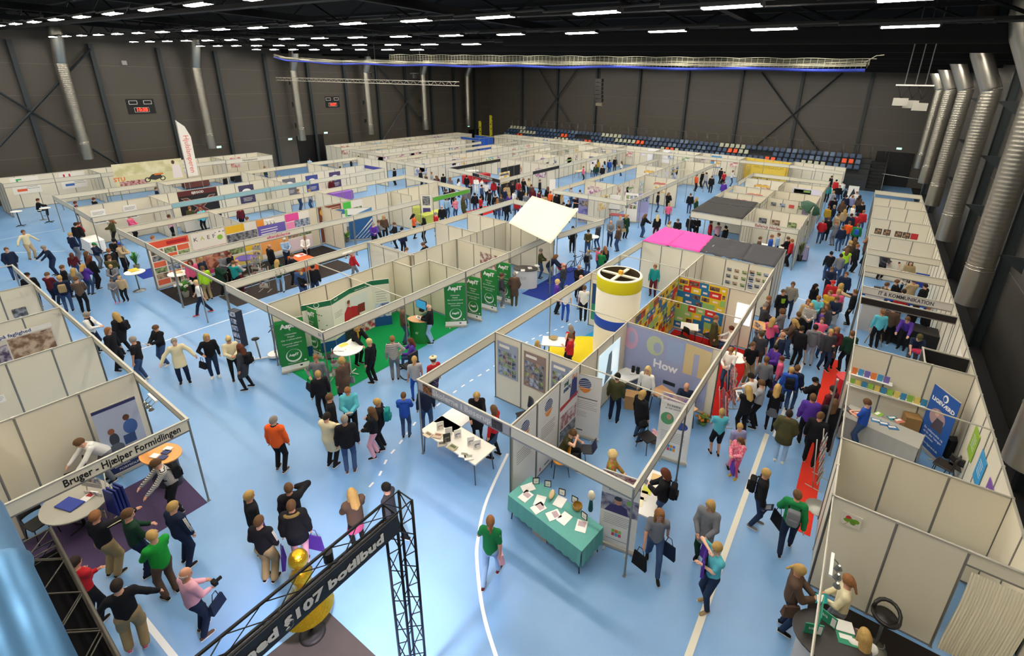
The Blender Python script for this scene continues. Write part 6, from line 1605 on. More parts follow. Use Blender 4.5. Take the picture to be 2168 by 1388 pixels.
wallx(X2, 16.9, 1.28, 4.4, 2.3, hm('e0bf24'), mosaic(5, 11, 8), 'long poster wall of coloured rectangles seen at a slant', cat='poster wall', name='poster_wall')
wally(19.3, -3.0, 1.5, .6, .9, emit('e8ecf4', .8), [], 'bright projected square right of the coloured rectangles', cat='projection', name='projected_picture')
for k in range(12): i, j = k % 4, k//4; wally(22.8, -4.5+.34*i, 2.0-.32*j, .2, .15, PH[k % 4], [], 'small photo, row %s, column %s on the left panel' % ('one two three'.split()[j], 'one two three four'.split()[i]), group='small photos behind the coloured rectangles', name='photograph', cat='photograph')
for k in range(9): i, j = k % 3, k//3; wally(22.8, -3.5+.3*i, 2.1-.32*j, .2, .15, PH[(k+1) % 4], [], 'small photo, row %s, column %s on the right panel' % ('one two three'.split()[j], 'one two three'.split()[i]), group='small photos behind the coloured rectangles', name='photograph', cat='photograph')
# furniture in the red carpet booth
table(*at(1400, 712, .75), .75, .7, .7, 0, WH, 'white table on the red carpet, left', group=None); table(*at(1460, 690, .75), .75, .7, .6, .3, WH, 'white table with leaflets on the red carpet, middle')
chair(*at(1440, 735), 2.6, BLACK, 'black chair between the two white tables on the red carpet'); chair(*at(1500, 730), 1.0, BLACK, 'black chair behind the person in the long coat')
x, y = at(1555, 755, 1.0); round_table(x, y, 1.0, .42, WH, 'round white high table beside the man in white shirt'); x, y = at(1608, 688, 1.0); round_table(x, y, 1.0, .42, mat('d8a468', .4), 'round wooden high table beside the crowd', lm=DARK)
for k in range(3): px, py = ((1553,750),(1561,757),(1556,744))[k]; MB().ball((0,0,.03), .03, hm('e0b92c'), 8, 5).build('fruit', None, (*at(px,py,1.0), 1.0), label='yellow fruit on the round white high table', cat='fruit', group='yellow fruit on the high table')
rack(*at(1600, 740), 2.4, 'silver leaflet rack in the aisle crowd', w=.5, h=1.2, n=4); rack(*at(1545, 855), 2.2, 'leaflet rack behind the banner booth wall', w=.5, h=1.5, n=5, c='c9a8a8'); rack(*at(1530, 895), 2.2, 'low leaflet rack beside the boy in turquoise', w=.5, h=1.2, n=4, c='b8484a')
person(1518, 668, 90, 'stand', 'coat:olive', 'trousers:black', 'short:ginger', 'on the red carpet', extra=['scarf:khaki']); person(1548, 690, -100, 'sit', 'shirt:white', 'jeans:denim', 'short:redbrown', 'beside the red carpet tables')
for d in ALLP[-2:]: build_person(d, d['label']); carry(d)
# ---- banner booth furniture
table(*at(1332, 790, .75), .75, 1.3, .7, math.radians(65), WH, 'white table with cups before the projected picture'); 
for i, (px, py) in enumerate([(1312,770),(1340,787),(1350,790)]): MB().cyl((0,0,0), .06, .22, BLACK, 12).build('cup', None, (*at(px,py,.75), .75), label='black %s cup on the white table' % ('left', 'middle', 'right')[i], cat='cup')
for i in range(3): sheet(1322+9*i, 803-7*i, .75, WH, 'white sheet of paper by the black cups, %s' % ('left', 'middle', 'right')[i], rz=.3*i)
chair(*at(1398, 830), 2.4, BLACK, 'black chair beside the woman in white blouse'); chair(*at(1368, 950), -2.0, BLACK, 'black chair beside the tall banner with toys')
table(*at(1425, 845, .75), .75, 1.5, .6, math.radians(-22), mat('cfa070', .5), 'wooden table with leaflets before the bald seated man')
for i in range(4): sheet(1398+15*i, 842+6*i, .75, PH[i], 'small picture card on the wooden table, %s' % 'first second third fourth'.split()[i], rz=-.3, w=.15, d=.2)
MB().box((-.25,-.2,0), (.25,.2,.5), mat('b98f5e', .7)).build('crate', None, (*at(1338, 860), 0), .3, label='wooden crate under the white table with cups', cat='crate')
rollup(1418, 975, 185, .88, 2.1, hm('e4e2dd'), [('r',.05,.9,.9,.99,photo('8a7ab0','d0a89a',7)), ('t','En bedre',.4,.83,.1,TXT), ('t','et lidt nemmere',.45,.785,.08,TXT), ('c',.25,.62,.18,.2,hm('5a9a6a')), ('c',.3,.65,.07,.09,hm('c99880')), ('c',.7,.55,.18,.13,hm('3a4f9a'))] + lines(.1,.85,.42,7,.025,TXT,.004) + [('r',.35+.09*i,.12+.05*j,.43+.09*i,.165+.05*j,hm(('d8506a','4aa0c8','e09a3a','6a7ac0')[(i+j) % 4])) for i in range(3) for j in range(2)], 'tall white banner with two photos beside the fascia rail')
chair(*at(1185, 1000), 2.3, mat('e0952f', .4), 'chair with round orange seat behind the teal table', round_=True)
chair(*at(1110, 905), 2.6, mat('26262a', .5), 'large black mesh chair behind the fascia lettering', h=1.0)
x, y = at(1218, 975); chair(x, y, math.atan2(-1, -.3), mat('3a3a3c', .5), 'chair under the seated person with laptop')
p = W(1243, 952, .8); t = thing('laptop', 'open dark laptop held by the seated person', 'laptop', (p.x, p.y, .82), -1.0); MB().cbox((0,0,0), (.36,.26,.02), DARK).build('keyboard', t); MB().add([(-.18,.13,.01),(.18,.13,.01),(.18,.24,.24),(-.18,.24,.24),(-.18,.145,.0),(.18,.145,.0),(.18,.255,.235),(-.18,.255,.235)], [(0,1,2,3),(7,6,5,4),(0,3,7,4),(1,5,6,2),(3,2,6,7)], mat('2a3350', .4)).build('screen', t)
# ---- teal table
tx, ty, tr = -4.45, 7.45, math.radians(-7)
TEAL = mat('5fa39b', .85, bump=.2, scale=6)
t = table(tx, ty, .75, 2.2, .8, tr, TEAL, 'table under a teal cloth below the grey fascia', cloth=(TEAL, .32))
for i, (px, py) in enumerate([(1135,1018),(1160,1024),(1190,1042),(1217,1058),(1237,1092)]):
    p = W(px, py, .85); M, n, r_ = Mfree(p.x, p.y, .86, 175+10*i); board('picture_frame', 'small black framed notice, %s from the left on the teal table' % 'first second third fourth fifth'.split()[i], 'picture frame', M, .17, .2, BLACK, [('r',.12,.1,.88,.9,WH), ('r',.3,.4,.7,.45,TXT)], group='framed notices on the teal table')
for i, (px, py) in enumerate([(1118,1032),(1113,1050),(1143,1060),(1140,1075),(1185,1062),(1172,1090),(1195,1097),(1231,1113)]):
    sheet(px, py, .762, WH, 'white information sheet, %s from the left on the teal table' % 'first second third fourth fifth sixth seventh eighth'.split()[i], .24, .32, rz=tr + .35*((i*7) % 5 - 2)*.6, group='white sheets on the teal table', m2=hm('b8a0a8') if i % 2 else None)
p = W(1250, 1080, .76); t = thing('figurine', 'cream shell figurine on dark green vase on the teal table', 'figurine', (p.x, p.y, .76)); MB().lathe([(.05,0),(.06,.05),(.045,.22),(.03,.34)], mat('1f4a50', .3), 14).build('vase', t); MB().ball((0,0,.45), .09, mat('d8cfb8', .6, var=.3), 10, 8, (1,.8,1.5)).build('shell', t)
p = W(1168, 1050, .76); MB().ball((0,0,.06), .11, mat('c9b48a', .7, var=.3), 10, 6, (.6,1.4,.5)).build('driftwood', None, (p.x, p.y, .76), .3, label='pale knotted root in the middle of the teal table', cat='ornament')
p = W(1222, 1078, .76); MB().lathe([(.05,0),(.11,.06),(.12,.14),(.1,.15)], mat('a07a34', .5, var=.3, scale=20), 14).build('basket', None, (p.x, p.y, .76), label='golden brown basket near the right end of the teal table', cat='basket')
for i, (px, py) in enumerate([(1150,1130),(1180,1145),(1215,1160)]): MB().box((-.22,-.15,0), (.22,.15,.26), mat('a9a29a', .6)).build('storage_box', None, (*at(px, py), 0), tr, label='grey storage box under the teal table, %s of three' % ('left', 'middle', 'right')[i], cat='box')
rollup(1303, 1160, 190, .85, 2.05, hm('dedad4'), [('r',0,.86,1,1,photo('7a3a40','c8b4ac',5)), ('t','Erhvervsuddannelse',.5,.8,.075,TXT), ('t','til fantastisk ny',.45,.76,.075,TXT), ('r',0,.46,1,.7,photo('b0a8b4','5a5470',5)), ('p',[(.1,.46),(.75,.46),(.7,.56),(.5,.6),(.25,.56)],hm('3a3064')), ('c',.45,.63,.09,.11,hm('c98f72')), ('c',.45,.665,.09,.06,INK), ('c',.75,.65,.06,.07,hm('7ab04a'))] + lines(.1,.85,.42,6,.025,TXT,.004) + [('r',.35+.09*i,.13+.05*j,.43+.09*i,.175+.05*j,hm(('d8506a','8ab84a','4aa0c8','e0703a')[(i*2+j) % 4])) for i in range(3) for j in range(2)] + lines(.2,.8,.08,1,.02,TXT,.005), 'white banner with portrait of person in dark shirt beside the teal table')
t = table(*at(1375, 1040, .75), .75, 1.5, .6, math.radians(95), WH, 'table of cream leaflets behind the white portrait banner')
for i in range(5): sheet(1352+9*i, 1060-12*i, .76, hm(('e8e0b8','e6d8c8','d8d84a','e8e4dc','d8b47a')[i]), 'pale leaflet, %s from the front on the leaflet table' % 'first second third fourth fifth'.split()[i], rz=.2)
# ---- school table
t = table(-7.95, 7.9, .75, 2.15, .82, math.radians(-2), mat('e6e2d8', .5), 'white folding table with books under the outlined fascia lettering', legm=mat('5a5f66', .4, .5))
for i, (px, py, c, c2, st) in enumerate([(932,903,'e2ded6','a08a70',1),(950,915,'e6e4e0','c8c8cc',1),(946,928,'3a3832','8a8578',1),(969,920,'e2e0dc','6a6e90',1),(997,935,'e4e2e0','8a8d98',1),(1010,942,'e4e2e0','6a6e90',1),(906,920,'c8b8a0','7a6a50',0),(927,922,'d0b8a0','8a6a5a',0),(936,940,'9a9488','4a4640',0),(958,947,'a8a080','5a6a4a',0),(982,963,'e0ded8','8a8a70',0),(993,968,'dcd8d0','a0a090',0)]):
    lab = ('upright book' if st else 'flat book') + ' with %s cover, %s on the white folding table' % (('cream','white','black and white','pale blue','grey','violet','beige','pinkish','grey pattern','green','white','ivory')[i], 'first second third fourth fifth sixth seventh eighth ninth tenth eleventh twelfth'.split()[i])
    if st: p = W(px, py, .87); M, n, r_ = Mfree(p.x, p.y, .9, 170); board('book', lab, 'book', M, .2, .28, hm(c), [('r',.15,.15,.85,.6,photo(c2, c, 9))], th=.02)
    else: sheet(px, py, .77, hm(c), lab, .24, .2, rz=.4*(i % 3), m2=hm(c2), name='book', th=.015)
t = table(*at(970, 880, .75), .75, .8, 1.2, 0, WH, 'bright white table behind the table of books')
# ---- booth behind near-left fascia
x, y = at(160, 1060, .75); round_table(x, y, .75, .62, mat('a9a598', .5), 'round grey table with blue folder, near left booth', lm=DARK, sx=1.15, foot='cross')
sheet(148, 1068, .76, mat('2b3f94', .5), 'blue cardboard folder on the round grey table', .5, .3, rz=math.radians(20), name='folder', th=.03)
sheet(188, 1050, .76, WH, 'white leaflet on the round grey table', rz=.5, m2=RED)
chair(*at(95, 1135), -1.3, mat('2a2a28', .5), 'dark shell chair left of the round grey table'); chair(*at(170, 1035), 2.9, BLACK, 'black chair behind the fascia lettering')
t = thing('desk', 'orange topped rounded desk inside the near left booth corner', 'desk', (*at(340, 960, .9), 0), math.radians(20)); MB().cyl((0,0,.88), .5, .03, mat('e09a52', .4), 24, sx=1.1, sy=.75).build('desktop', t); MB().lathe([(.42,0),(.42,.88)], mat('3a3c4a', .5), 20, sy=.6).build('front_panel', t)
for i, (px, py) in enumerate([(328,965),(352,957),(356,950),(345,968)]): sheet(px, py, .92, hm('2f3a68') if i % 2 else WH, '%s card stack on the orange desk' % ('white', 'dark blue', 'second white', 'second blue')[i], .2, .14, rz=.4, th=.02)
rollup(283, 992, 172, .9, 2.0, hm('a8b4cc'), [('r',0,.95,1,1,hm('2f3464')), ('r',0,.16,1,.34,hm('c09078')), ('c',.3,.5,.1,.2,hm('3a3f4c')), ('c',.28,.63,.07,.09,hm('8a5a40')), ('c',.3,.36,.16,.16,hm('5a626e')), ('c',.72,.6,.15,.22,hm('3f62a0')), ('c',.68,.75,.07,.09,hm('5a3a28')), ('r',.5,.36,.78,.5,hm('3a5080')), ('r',0,0,1,.14,hm('232a5c')), ('t','BRUGER',.3,.1,.09,WH), ('t','FORMIDLING',.5,.04,.09,WH)], 'roll up banner with seated person and wheelchair user, near left booth')
rack(*at(215, 1100), math.radians(25), 'grey leaflet rack before the round table', w=.55, h=1.3, n=3, c='d8d4d0')
t = thing('bag_stand', 'stand hung with dark blue bags beside the purple carpet', 'bag stand', (*at(262, 1110), 0), .3); MB().tube([(0,0,0),(0,0,1.2)], .025, STEEL, 8).build('pole', t)
for i in range(4): MB().add([(-.22+.03*i,-.1+.07*i,.45),(.2,-.12+.07*i,.45),(.16,-.1+.07*i,1.1),(-.14,-.1+.07*i,1.12),(-.22+.03*i,-.05+.07*i,.45),(.2,-.07+.07*i,.45),(.16,-.07+.07*i,1.1),(-.14,-.07+.07*i,1.12)], [(0,1,2,3),(7,6,5,4),(0,4,5,1),(1,5,6,2),(2,6,7,3),(3,7,4,0)], mat('1f2d74', .6)).build('bag', t)
lampset(*W(322, 838, 2.5)[:2], 2.46, 0, 'white track of three small spot lamps on the near left rail')
lampset(*W(1762, 1190, 2.5)[:2], 2.46, math.radians(90), 'silver spot lamps on the rail of the clover booth')
for i, (px, py) in enumerate([(590,566), (735,532), (570,464), (460,480)]): lampset(*W(px, py, 2.5)[:2], 2.46, math.radians(90), 'small spot lamps on the fascia, %s' % ('over the white open booth', 'near the bright entrance', 'over the long white row', 'over the orange tables')[i])
# near-left wall posters (planes x)
wallx(-22.1, 1.9, 1.5, 1.9, 1.15, hm('cfc8bc'), [('r',0,.86,1,1,cr), ('t','vægt på faglighed',.45,.93,.16,hm('3a4f7a'),.004), ('r',.42,.1,.98,.82,photo('7a5a44','c0a890',4)), ('r',0,.0,.4,.7,photo('4a3a52','b8b0b8',5))], 'photo poster with blue lettering on the near left wall', face=1)
wallx(-25.5, 1.6, 1.6, .55, .5, photo('8aa0c8','6a6a3a',4), [], 'small photo of a landscape on the near left wall'); wallx(-25.5, 2.6, 1.5, .38, .4, PH[0], [], 'small dark photo on the near left wall')
wallx(-18.75, .9, 1.5, .32, .22, WH, lines(.1,.9,.8,3,.2,TXT,.04), 'white printed sheet pinned on the near left wall')
# ---- right row
wally(9.65, 1.12, 2.1, .34, .3, mat('d9d3c4', .5), [('c',.35,.62,.05,.06,hm('c0303a')), ('c',.55,.5,.06,.05,hm('6a9a2c')), ('c',.72,.55,.06,.05,hm('6a9a2c')), ('c',.3,.42,.06,.04,hm('6a9a2c')), ('c',.6,.36,.05,.05,hm('5f8a28')), ('p',[(.42,.42),(.46,.42),(.24,.0),(.2,.0)],hm('8aa05a'))], 'red and green clover picture on the booth wall')
b = MB(); vs = []; n = 90
for j in range(6):
    for i in range(n+1): u = i/n; vs.append((2.95+.9*u + .02*math.sin(j), 9.6 + .035*math.sin(i*1.5+.8*math.sin(i*.37))*(.4+.25*j/5), 2.12 - 2.02*j/5))
b.add(vs, [(j*(n+1)+i, (j+1)*(n+1)+i, (j+1)*(n+1)+i+1, j*(n+1)+i+1) for j in range(5) for i in range(n)], mat('efe8d0', .8), True); b.build('curtain', label='cream gathered curtain hanging right of the clover wall', cat='curtain')
stool(*at(1850, 1372), math.radians(170), .86, mat('232020', .35), 'black bar stool with curved backrest before the clover wall')
t = thing('counter', 'dark curved counter with green brochures at the bottom right', 'counter', (*at(1760, 1350, 1.0), 0), .2); MB().cyl((0,0,.97), .62, .03, mat('33302e', .4), 28, sy=.8).build('countertop', t); MB().lathe([(.5,0),(.5,.97)], mat('b8b6b4', .5), 24, sy=.75).build('front_panel', t)
TG = hm('2a8a68')
for i, (px, py) in enumerate([(1722,1333),(1752,1310),(1787,1325),(1792,1352)]):
    if i in (0, 1): p = W(px, py, 1.1); M, n_, r_ = Mfree(p.x, p.y, 1.13, 150+40*i); board('brochure_stand', 'green brochure standing on the dark counter, %s' % ('left', 'right')[i], 'brochure', M, .3, .24, TG, [('r',.7,.1,.95,.9,WH), ('t','blå',.35,.6,.08,WH)], th=.02)
    else: sheet(px, py, 1.0, WH if i == 2 else TG, ('white' if i == 2 else 'green') + ' brochure lying on the dark counter', .3, .22, rz=.3, m2=None if i == 2 else WH)
wallx(RX0, 7.6, 1.7, .45, .32, TG, [('r',.72,0,1,1,WH)], 'green brochure holder at the edge of the clover booth', face=1, off=.12)
rollup(1962, 958, 226, .95, 2.0, hm('23549f'), [('c',.52,.9,.09,.12,WH), ('c',.5,.89,.055,.08,hm('23549f')), ('t','LIGEVÆRD',.5,.79,.17,WH,.006), ('c',.45,.55,.28,.28,hm('a58a8c')), ('c',.4,.62,.08,.1,hm('c9a08a')), ('p',[(.3,.36),(.75,.36),(.7,.56),(.45,.56)],hm('4a4450')), ('t','En uddannelse og',.5,.3,.1,WH), ('t','et liv der hænger',.5,.24,.1,WH), ('t','sammen',.4,.18,.1,WH), ('t','www.ligeværd.dk',.5,.08,.09,WH)], 'tall blue LIGEVÆRD banner in the right booth')
for i, (yy, c, lab) in enumerate([(15.0,'8fb43a','green'), (13.9,'3a94c8','light blue'), (12.8,'7a4fa0','purple')]): wallx(RX1, yy, 1.5, .62, .8, hm(c), lines(.2,.8,.75,5,.1,hm('d8e0e4'),.03), lab + ' square poster on the outer wall of the right booth', face=-1)
table(*at(1868, 900, .8), .8, 1.9, .8, math.radians(-12), mat('b9b4a4', .6), 'table with grey pleated skirt and leaflets, right booth', cloth=(mat('a9a79e', .8), .05))
for i, (px, py) in enumerate([(1812,873),(1855,890),(1872,897),(1890,905),(1890,885),(1903,890),(1820,882),(1860,876)]): sheet(px, py, .81, hm(('e07040','4a8ab8','3a7ab0','2f6a9a','2f8a94','c87a6a','5a9ad0','8ab04a')[i]), ('orange','pale blue','mid blue','dark blue','teal','pink','sky blue','green')[i] + ' leaflet on the grey skirted table', .28, .2, rz=.15*i, m2=WH)
for k, (z, n_) in enumerate([(1.55, 6), (1.15, 12)]):
    t = thing('wall_shelf', '%s wall shelf of leaflets in the right booth' % ('upper', 'lower')[k], 'shelf', (RX0+.05, 16.85, z)); MB().box((0,-.12,0), (1.15+.9*k,.1,.02), WH).build('shelf_board', t)
    for i in range(n_): MB().box((.06+.17*i,-.04,.02), (.2+.17*i,-.01,.24), hm(('e07a3a','8ab84a','4a94c8','d8c46a','7a6ab8','3a86b0')[(i*2+k) % 6])).build('leaflet', t)
for i, (px, py, h) in enumerate([(1918,925,.5),(1918,890,.3)]): MB().box((-.2,-.18,0), (.2,.18,h), mat('a07c4c', .8)).build('cardboard_box', None, (*at(px, py), 0) if i == 0 else (*at(1918,925), .5), .2, label='cardboard box beside the grey skirted table, ' + ('lower' if i == 0 else 'upper'), cat='box')
MB().box((-.2,-.12,0), (.2,.12,.62), mat('17181b', .5)).build('suitcase', None, (*at(2010, 965), 0), .5, label='black suitcase against the right booth wall', cat='suitcase')
chair(*at(1990, 1010), 1.2, mat('2c2622', .35), 'dark brown shell chair left of the suitcase'); chair(*at(2022, 1015), -.6, mat('2c2622', .35), 'dark brown shell chair against the outer booth wall')
t = thing('round_stool', 'red round drum table at the edge of the aisle', 'stool', (*at(1782, 845), 0)); MB().cyl((0,0,0), .33, .9, mat('c41f26', .5), 24).build('drum', t)
t = table(*at(1930, 690, .8), .8, 2.0, .9, math.radians(-8), BLACK, 'table under black cloth in the IT booth', cloth=(mat('131315', .8), .02)); MB().ball((0,0,.08), .16, mat('c02f55', .8, var=.3, scale=20), 12, 8, (1.6,1,.6)).build('cloth_bundle', None, (*at(1945, 748, .8), .8), label='crimson bundle of cloth on the black table', cat='cloth')
t = thing('easel', 'wooden easel stand in the IT booth', 'easel', (*at(1848, 730), 0)); [MB().tube([(a, b_, 0),(0,.1,1.3)], .018, mat('b8905a', .6), 6).build('leg', t) for a, b_ in ((-.3,0),(.3,0),(0,.45))]
MB().cbox((0,0,.95), (.7,.05,1.9), hm('b9b6b4')).build('display_board', None, (*at(1832, 700), 0), -.1, label='grey upright display board in the IT booth', cat='display board')
wallx(RX1, 19.3, 1.5, .8, 1.2, cr, [('r',.2,.3+.2*i,.8,.42+.2*i,INK) for i in range(3)], 'white poster with dark pictures in the IT booth', face=-1)
wally(25.95, 2.2, 1.2, 2.6, .35, hm('2a4aa8'), [('r',0,.55,1,1,WH)], 'long blue and white banner behind the IT fascia'); wally(28.95, 3.2, 1.35, .55, .7, hm('1f3c9a'), [], 'blue shirt hung on the booth wall', name='shirt', cat='shirt')
wally(28.95, 2.5, 1.3, .5, .7, photo('d8d0c4','4a4640',7), [], 'white pattern board beside the blue shirt')
for i, x in enumerate((1.25, 1.7, 2.3, 2.7, 3.1)): wally(36.5, x, 1.7, .36, .36, BLACK if i != 4 else RED, [('r',.1,.1,.9,.9,photo('b08a6a','4a3a34',8) if i != 4 else RED)], 'framed picture, %s on the right row wall' % 'first second third fourth fifth'.split()[i], name='framed_picture', group='framed pictures in the right row')
rack(*at(1728, 1020), math.radians(80), 'slanted grey leaflet stand with silver foot beside the red runner', w=.6, h=1.5, n=4); MB().lathe([(.3,0),(.3,.02),(.001,.03)], mat('a8a8a0', .4, .5), 20).build('stand_foot', None, (*at(1732, 1075), 0), label='grey round stand foot right of the red runner', cat='stand')
MB().cbox((0,0,1.0), (.8,.03,2.0), hm('8f86a0')).build('display_board', None, (*at(1700, 500), 0), .3, label='lilac display board at the corner of the Herlev block', cat='display board')
# green umbrella
p = W(1718, 432, 2.6); t = thing('umbrella', 'open dark green umbrella leaning over the aisle corner', 'umbrella', (p.x, p.y, 2.35)); b = MB(); b.lathe([(.001,.3),(.3,.24),(.6,.1),(.75,-.05)], mat('1f4a38', .6), 8, smooth=False); o = b.build('canopy', t); o.rotation_euler = (.3,.5,0); o2 = MB().tube([(0,0,.3),(0,0,-.6)], .012, BLACK, 6).build('shaft', t); o2.rotation_euler = (.3,.5,0)
# Herlev booth interior
for i, x in enumerate((-5.2, -4.4, -3.4)): wally(34.4, x, 1.7, .5, .4, PH[i], [], 'dark photo in the Herlev booth, %s' % ('left', 'middle', 'right')[i], group='photos in the Herlev booth', name='photograph', cat='photograph')
table(-4.0, 32.0, .75, 1.6, .8, 0, WH, 'white table in the Herlev booth')
plant(1609, 500, 'white flower bunch left of the Herlev booth table', .5, .25, '5a5040', '6a7a3c', 'e0dcc8', seed=15, poth=.6)
for i, (x, yy) in enumerate([(-5.0, 38.6), (-3.4, 38.6)]): wally(38.55, x, 1.2, 1.3, .7, hm('6a7f3a'), [('r',0,.5,1,1,cr)], 'green landscape strip, %s behind the Herlev booth' % ('left', 'right')[i])
for k in range(5): wally(38.55, -5.3+.6*k, 2.05, .35, .25, [PH[0], PH[3], hm('c8504a'), PH[2], PH[3]][k], [], 'small picture, %s in the strip behind the Herlev booth' % 'first second third fourth fifth'.split()[k], name='photograph', cat='photograph', group='small pictures behind the Herlev booth')
wally(46, -4.0, 1.9, 2.2, .5, hm('cfcfe4'), [('r',.1,.3,.4,.7,INK)], 'pale lilac strip banner in the third row booth')
# far booths: posters
rnd = random.Random(4); cols = ['c9b8b0','b06a50','6a86b8','7a9a5a','c8c0d8','d8b04a','a05a8a','8ab8c8','5a5a64','c87a7a']; cnm = ['beige','rust','blue','green','lilac','yellow','mauve','sky blue','dark grey','rose']
pl = [('y',56.9+3.05,x) for x in np.arange(-45.5,-3,1.9)]
ordn = 'first second third fourth fifth sixth seventh eighth ninth tenth eleventh twelfth thirteenth fourteenth fifteenth sixteenth seventeenth eighteenth nineteenth twentieth'.split() + ['twenty first','twenty second','twenty third','twenty fourth','twenty fifth']
for i, (a, c, x) in enumerate(pl):
    k = rnd.randrange(10); wally(59.95, x, rnd.uniform(1.3,1.8), rnd.uniform(.7,1.4), rnd.uniform(.6,1.1), photo(cols[k],'e6e2da',3), [], '%s poster, %s from the left in the far row' % (cnm[k], ordn[i]), group='posters of the far row')
for i, (c, yy) in enumerate([(-37.75, 34), (-37.75, 39), (-46.25, 36), (-46.25, 41), (-46.25, 46.5), (-37.75, 45), (-28.6, 43), (-28.6, 48), (-16.45, 33), (-16.45, 38), (-16.45, 43.5), (-16.45, 49), (-28.5, 36)]):
    k = rnd.randrange(10); wallx(c, yy, 1.5, 1.6, 1.1, photo(cols[k],'e6e2da',3), [('r',.1,.7,.9,.85,hm(cols[(k+3) % 10]))], '%s poster in the far blocks, %s' % (cnm[k], ordn[i]), group='posters in the far blocks')
for i, (yy, w_) in enumerate([(14.2,.9),(19.0,1.2),(23.7,1.0),(36.5,1.4),(41.5,1.2),(46.5,1.4),(52,2.4)]):
    k = rnd.randrange(10); wallx(-54, yy, 1.7, w_, 1.0, photo(cols[k],'dcd8d0',3), [], '%s poster on the left wall booths, %s from the left' % (cnm[k], ordn[i]), group='posters along the left wall')
wally(59, -9.3, 1.5, 3.6, 1.7, hm('e2c24a'), [('t','HALGYMNASIUM',.5,.6,.4,hm('a8902f'))], 'yellow wall with lettering in the far row'); 
wally(60, -22.5, 1.6, 3.0, 1.6, hm('f0eef0'), [], 'bright white wall panel in the far row'); wally(60, -15.3, 1.6, 1.2, 1.4, hm('5a9ac8'), [('r',0,.5,1,.7,hm('a05a40'))], 'blue poster with brown stripe in the far row')
b = Booth('blue walled booth at the far left corner of the far row', -47.5, 52.5); BW = mat('2458b8', .5); b.wall(-49.5, 55.5, -46, 55.5, m=BW); b.wall(-46, 52.5, -46, 55.5, m=BW); b.fascia(-49.5, 52.5, -46, 52.5, m=BW)
t = thing('goal_frame', 'yellow and black frame tower near the far left corner', 'frame', (-51.5, 59, 0))
for q in ((0,0),(2.2,0)): MB().box((q[0]-.15,-.15,0), (q[0]+.15,.15,4.2 if q[0] == 0 else 5.2), mat('b8b02a', .5, kind='dots', c2='1d1d18', scale=3)).build('tower', t)
MB().box((0,-.08,1.9), (3.5,.08,2.1), mat('b8b02a', .5)).build('cross_bar', t)
for i, (px, py, c) in enumerate([(800,455,'2b5f96'), (1170,470,'8a86b0')]): pass
rollup(905, 470, 190, .7, 2.0, cr, [('r',.1,.6,.9,.95,PH[0]), ('r',.1,.1,.9,.5,hm('4a3f8c'))], 'white and violet banner in the green fascia booth')
rollup(1168, 440, 180, .5, 2.4, WH, [], 'narrow white feather banner left of the photo boards', name='feather_banner')
table(-33.8, 38, .9, 3.0, .8, 1.3, hm('b8202a'), 'red counter in the far middle left block', cloth=(hm('b8202a'), .05), name='counter', cat='counter')
x, y = at(862, 470); t = thing('round_table', 'round table with long pale green skirt in the green fascia booth', 'table', (x, y+.8, 0)); MB().lathe([(.001,1.05),(.45,1.05),(.47,1.0),(.6,.05)], mat('b8bf6a', .8), 24).build('tablecloth', t)
for i, yy in enumerate(np.arange(32.6, 56, 1.55)):
    for j, cx_ in enumerate((-16.45, -28.6, -37.75, -46.25)):
        if (i*5+j*3) % 4 == 0 or (j == 3 and (yy > 49.5 or yy < 34.6)) or (j == 1 and yy < 41) or (j == 0 and yy > 51.5) or (j == 2 and (yy > 53.4 or yy < 32.7)): continue
        k = rnd.randrange(10); wallx(cx_, yy, rnd.uniform(1.5, 1.9), rnd.uniform(.5,.9), rnd.uniform(.5,.9), photo(cols[k],'e6e2da',rnd.choice((3,5))), [], '%s poster in the %s far block, %s from the front' % (cnm[k], ('right', 'black school', 'middle left', 'leftmost')[j], ordn[i]), group='posters in the far blocks')
for i, (x, yy, xw) in enumerate([(-18.5,35.5,1), (-18,46.2,1), (-39.3,37.5,1), (-39,48.5,1), (-48,39,1), (-30.5,46,1), (-27,51,1), (-14.9,41,1), (-36.2,43,1), (-7.6,38.6,1), (-7.2,41.6,1), (-4.3,46,1), (-7.5,46,1), (-30,40,1), (-27,40,1)]):
    k = rnd.randrange(10); wally(yy, x, 1.6, 1.3, .9, photo(cols[k],'e6e2da',4), [('r',.05,.75,.95,.95,hm(cols[(k+4) % 10]))], '%s picture on a cross wall of the back blocks, %s' % (cnm[k], ordn[i]), group='pictures on cross walls')
for i, (x, y) in enumerate([(-18,32.5), (-15,33), (-18,38), (-38.5,34), (-30,43), (-36.2,40), (-47.5,37), (-27,48), (-7.5,40), (-4,44)]):
    table(x, y, .75, 1.4, .7, .2*i, (WH, hm('8a2a30'), hm('d8c8a8'), BLACK, WH)[i % 5], '%s table in the back blocks, %s from the list of aisles' % (('white','dark red','beige','black','pale')[i % 5], ordn[i]) if False else '%s table inside a back block booth, near its %s wall' % (('white','dark red','beige','black','pale')[i % 5], ('left','right')[i//5]))
rollup(1798, 440, 180, .8, 1.9, WH, [('p',[(.1,.3),(.5,.9),(.9,.5),(.5,.6)],INK), ('p',[(.2,.1),(.4,.5),(.3,.3)],hm('b8c83a'))], 'white banner with dark sketch at the far end of the right aisle')
table(*at(1698, 520, .9), .9, .8, .5, .1, hm('8f86a8'), 'lilac high table by the potted plant', cloth=(hm('a79fbe', rough=.8), .1))
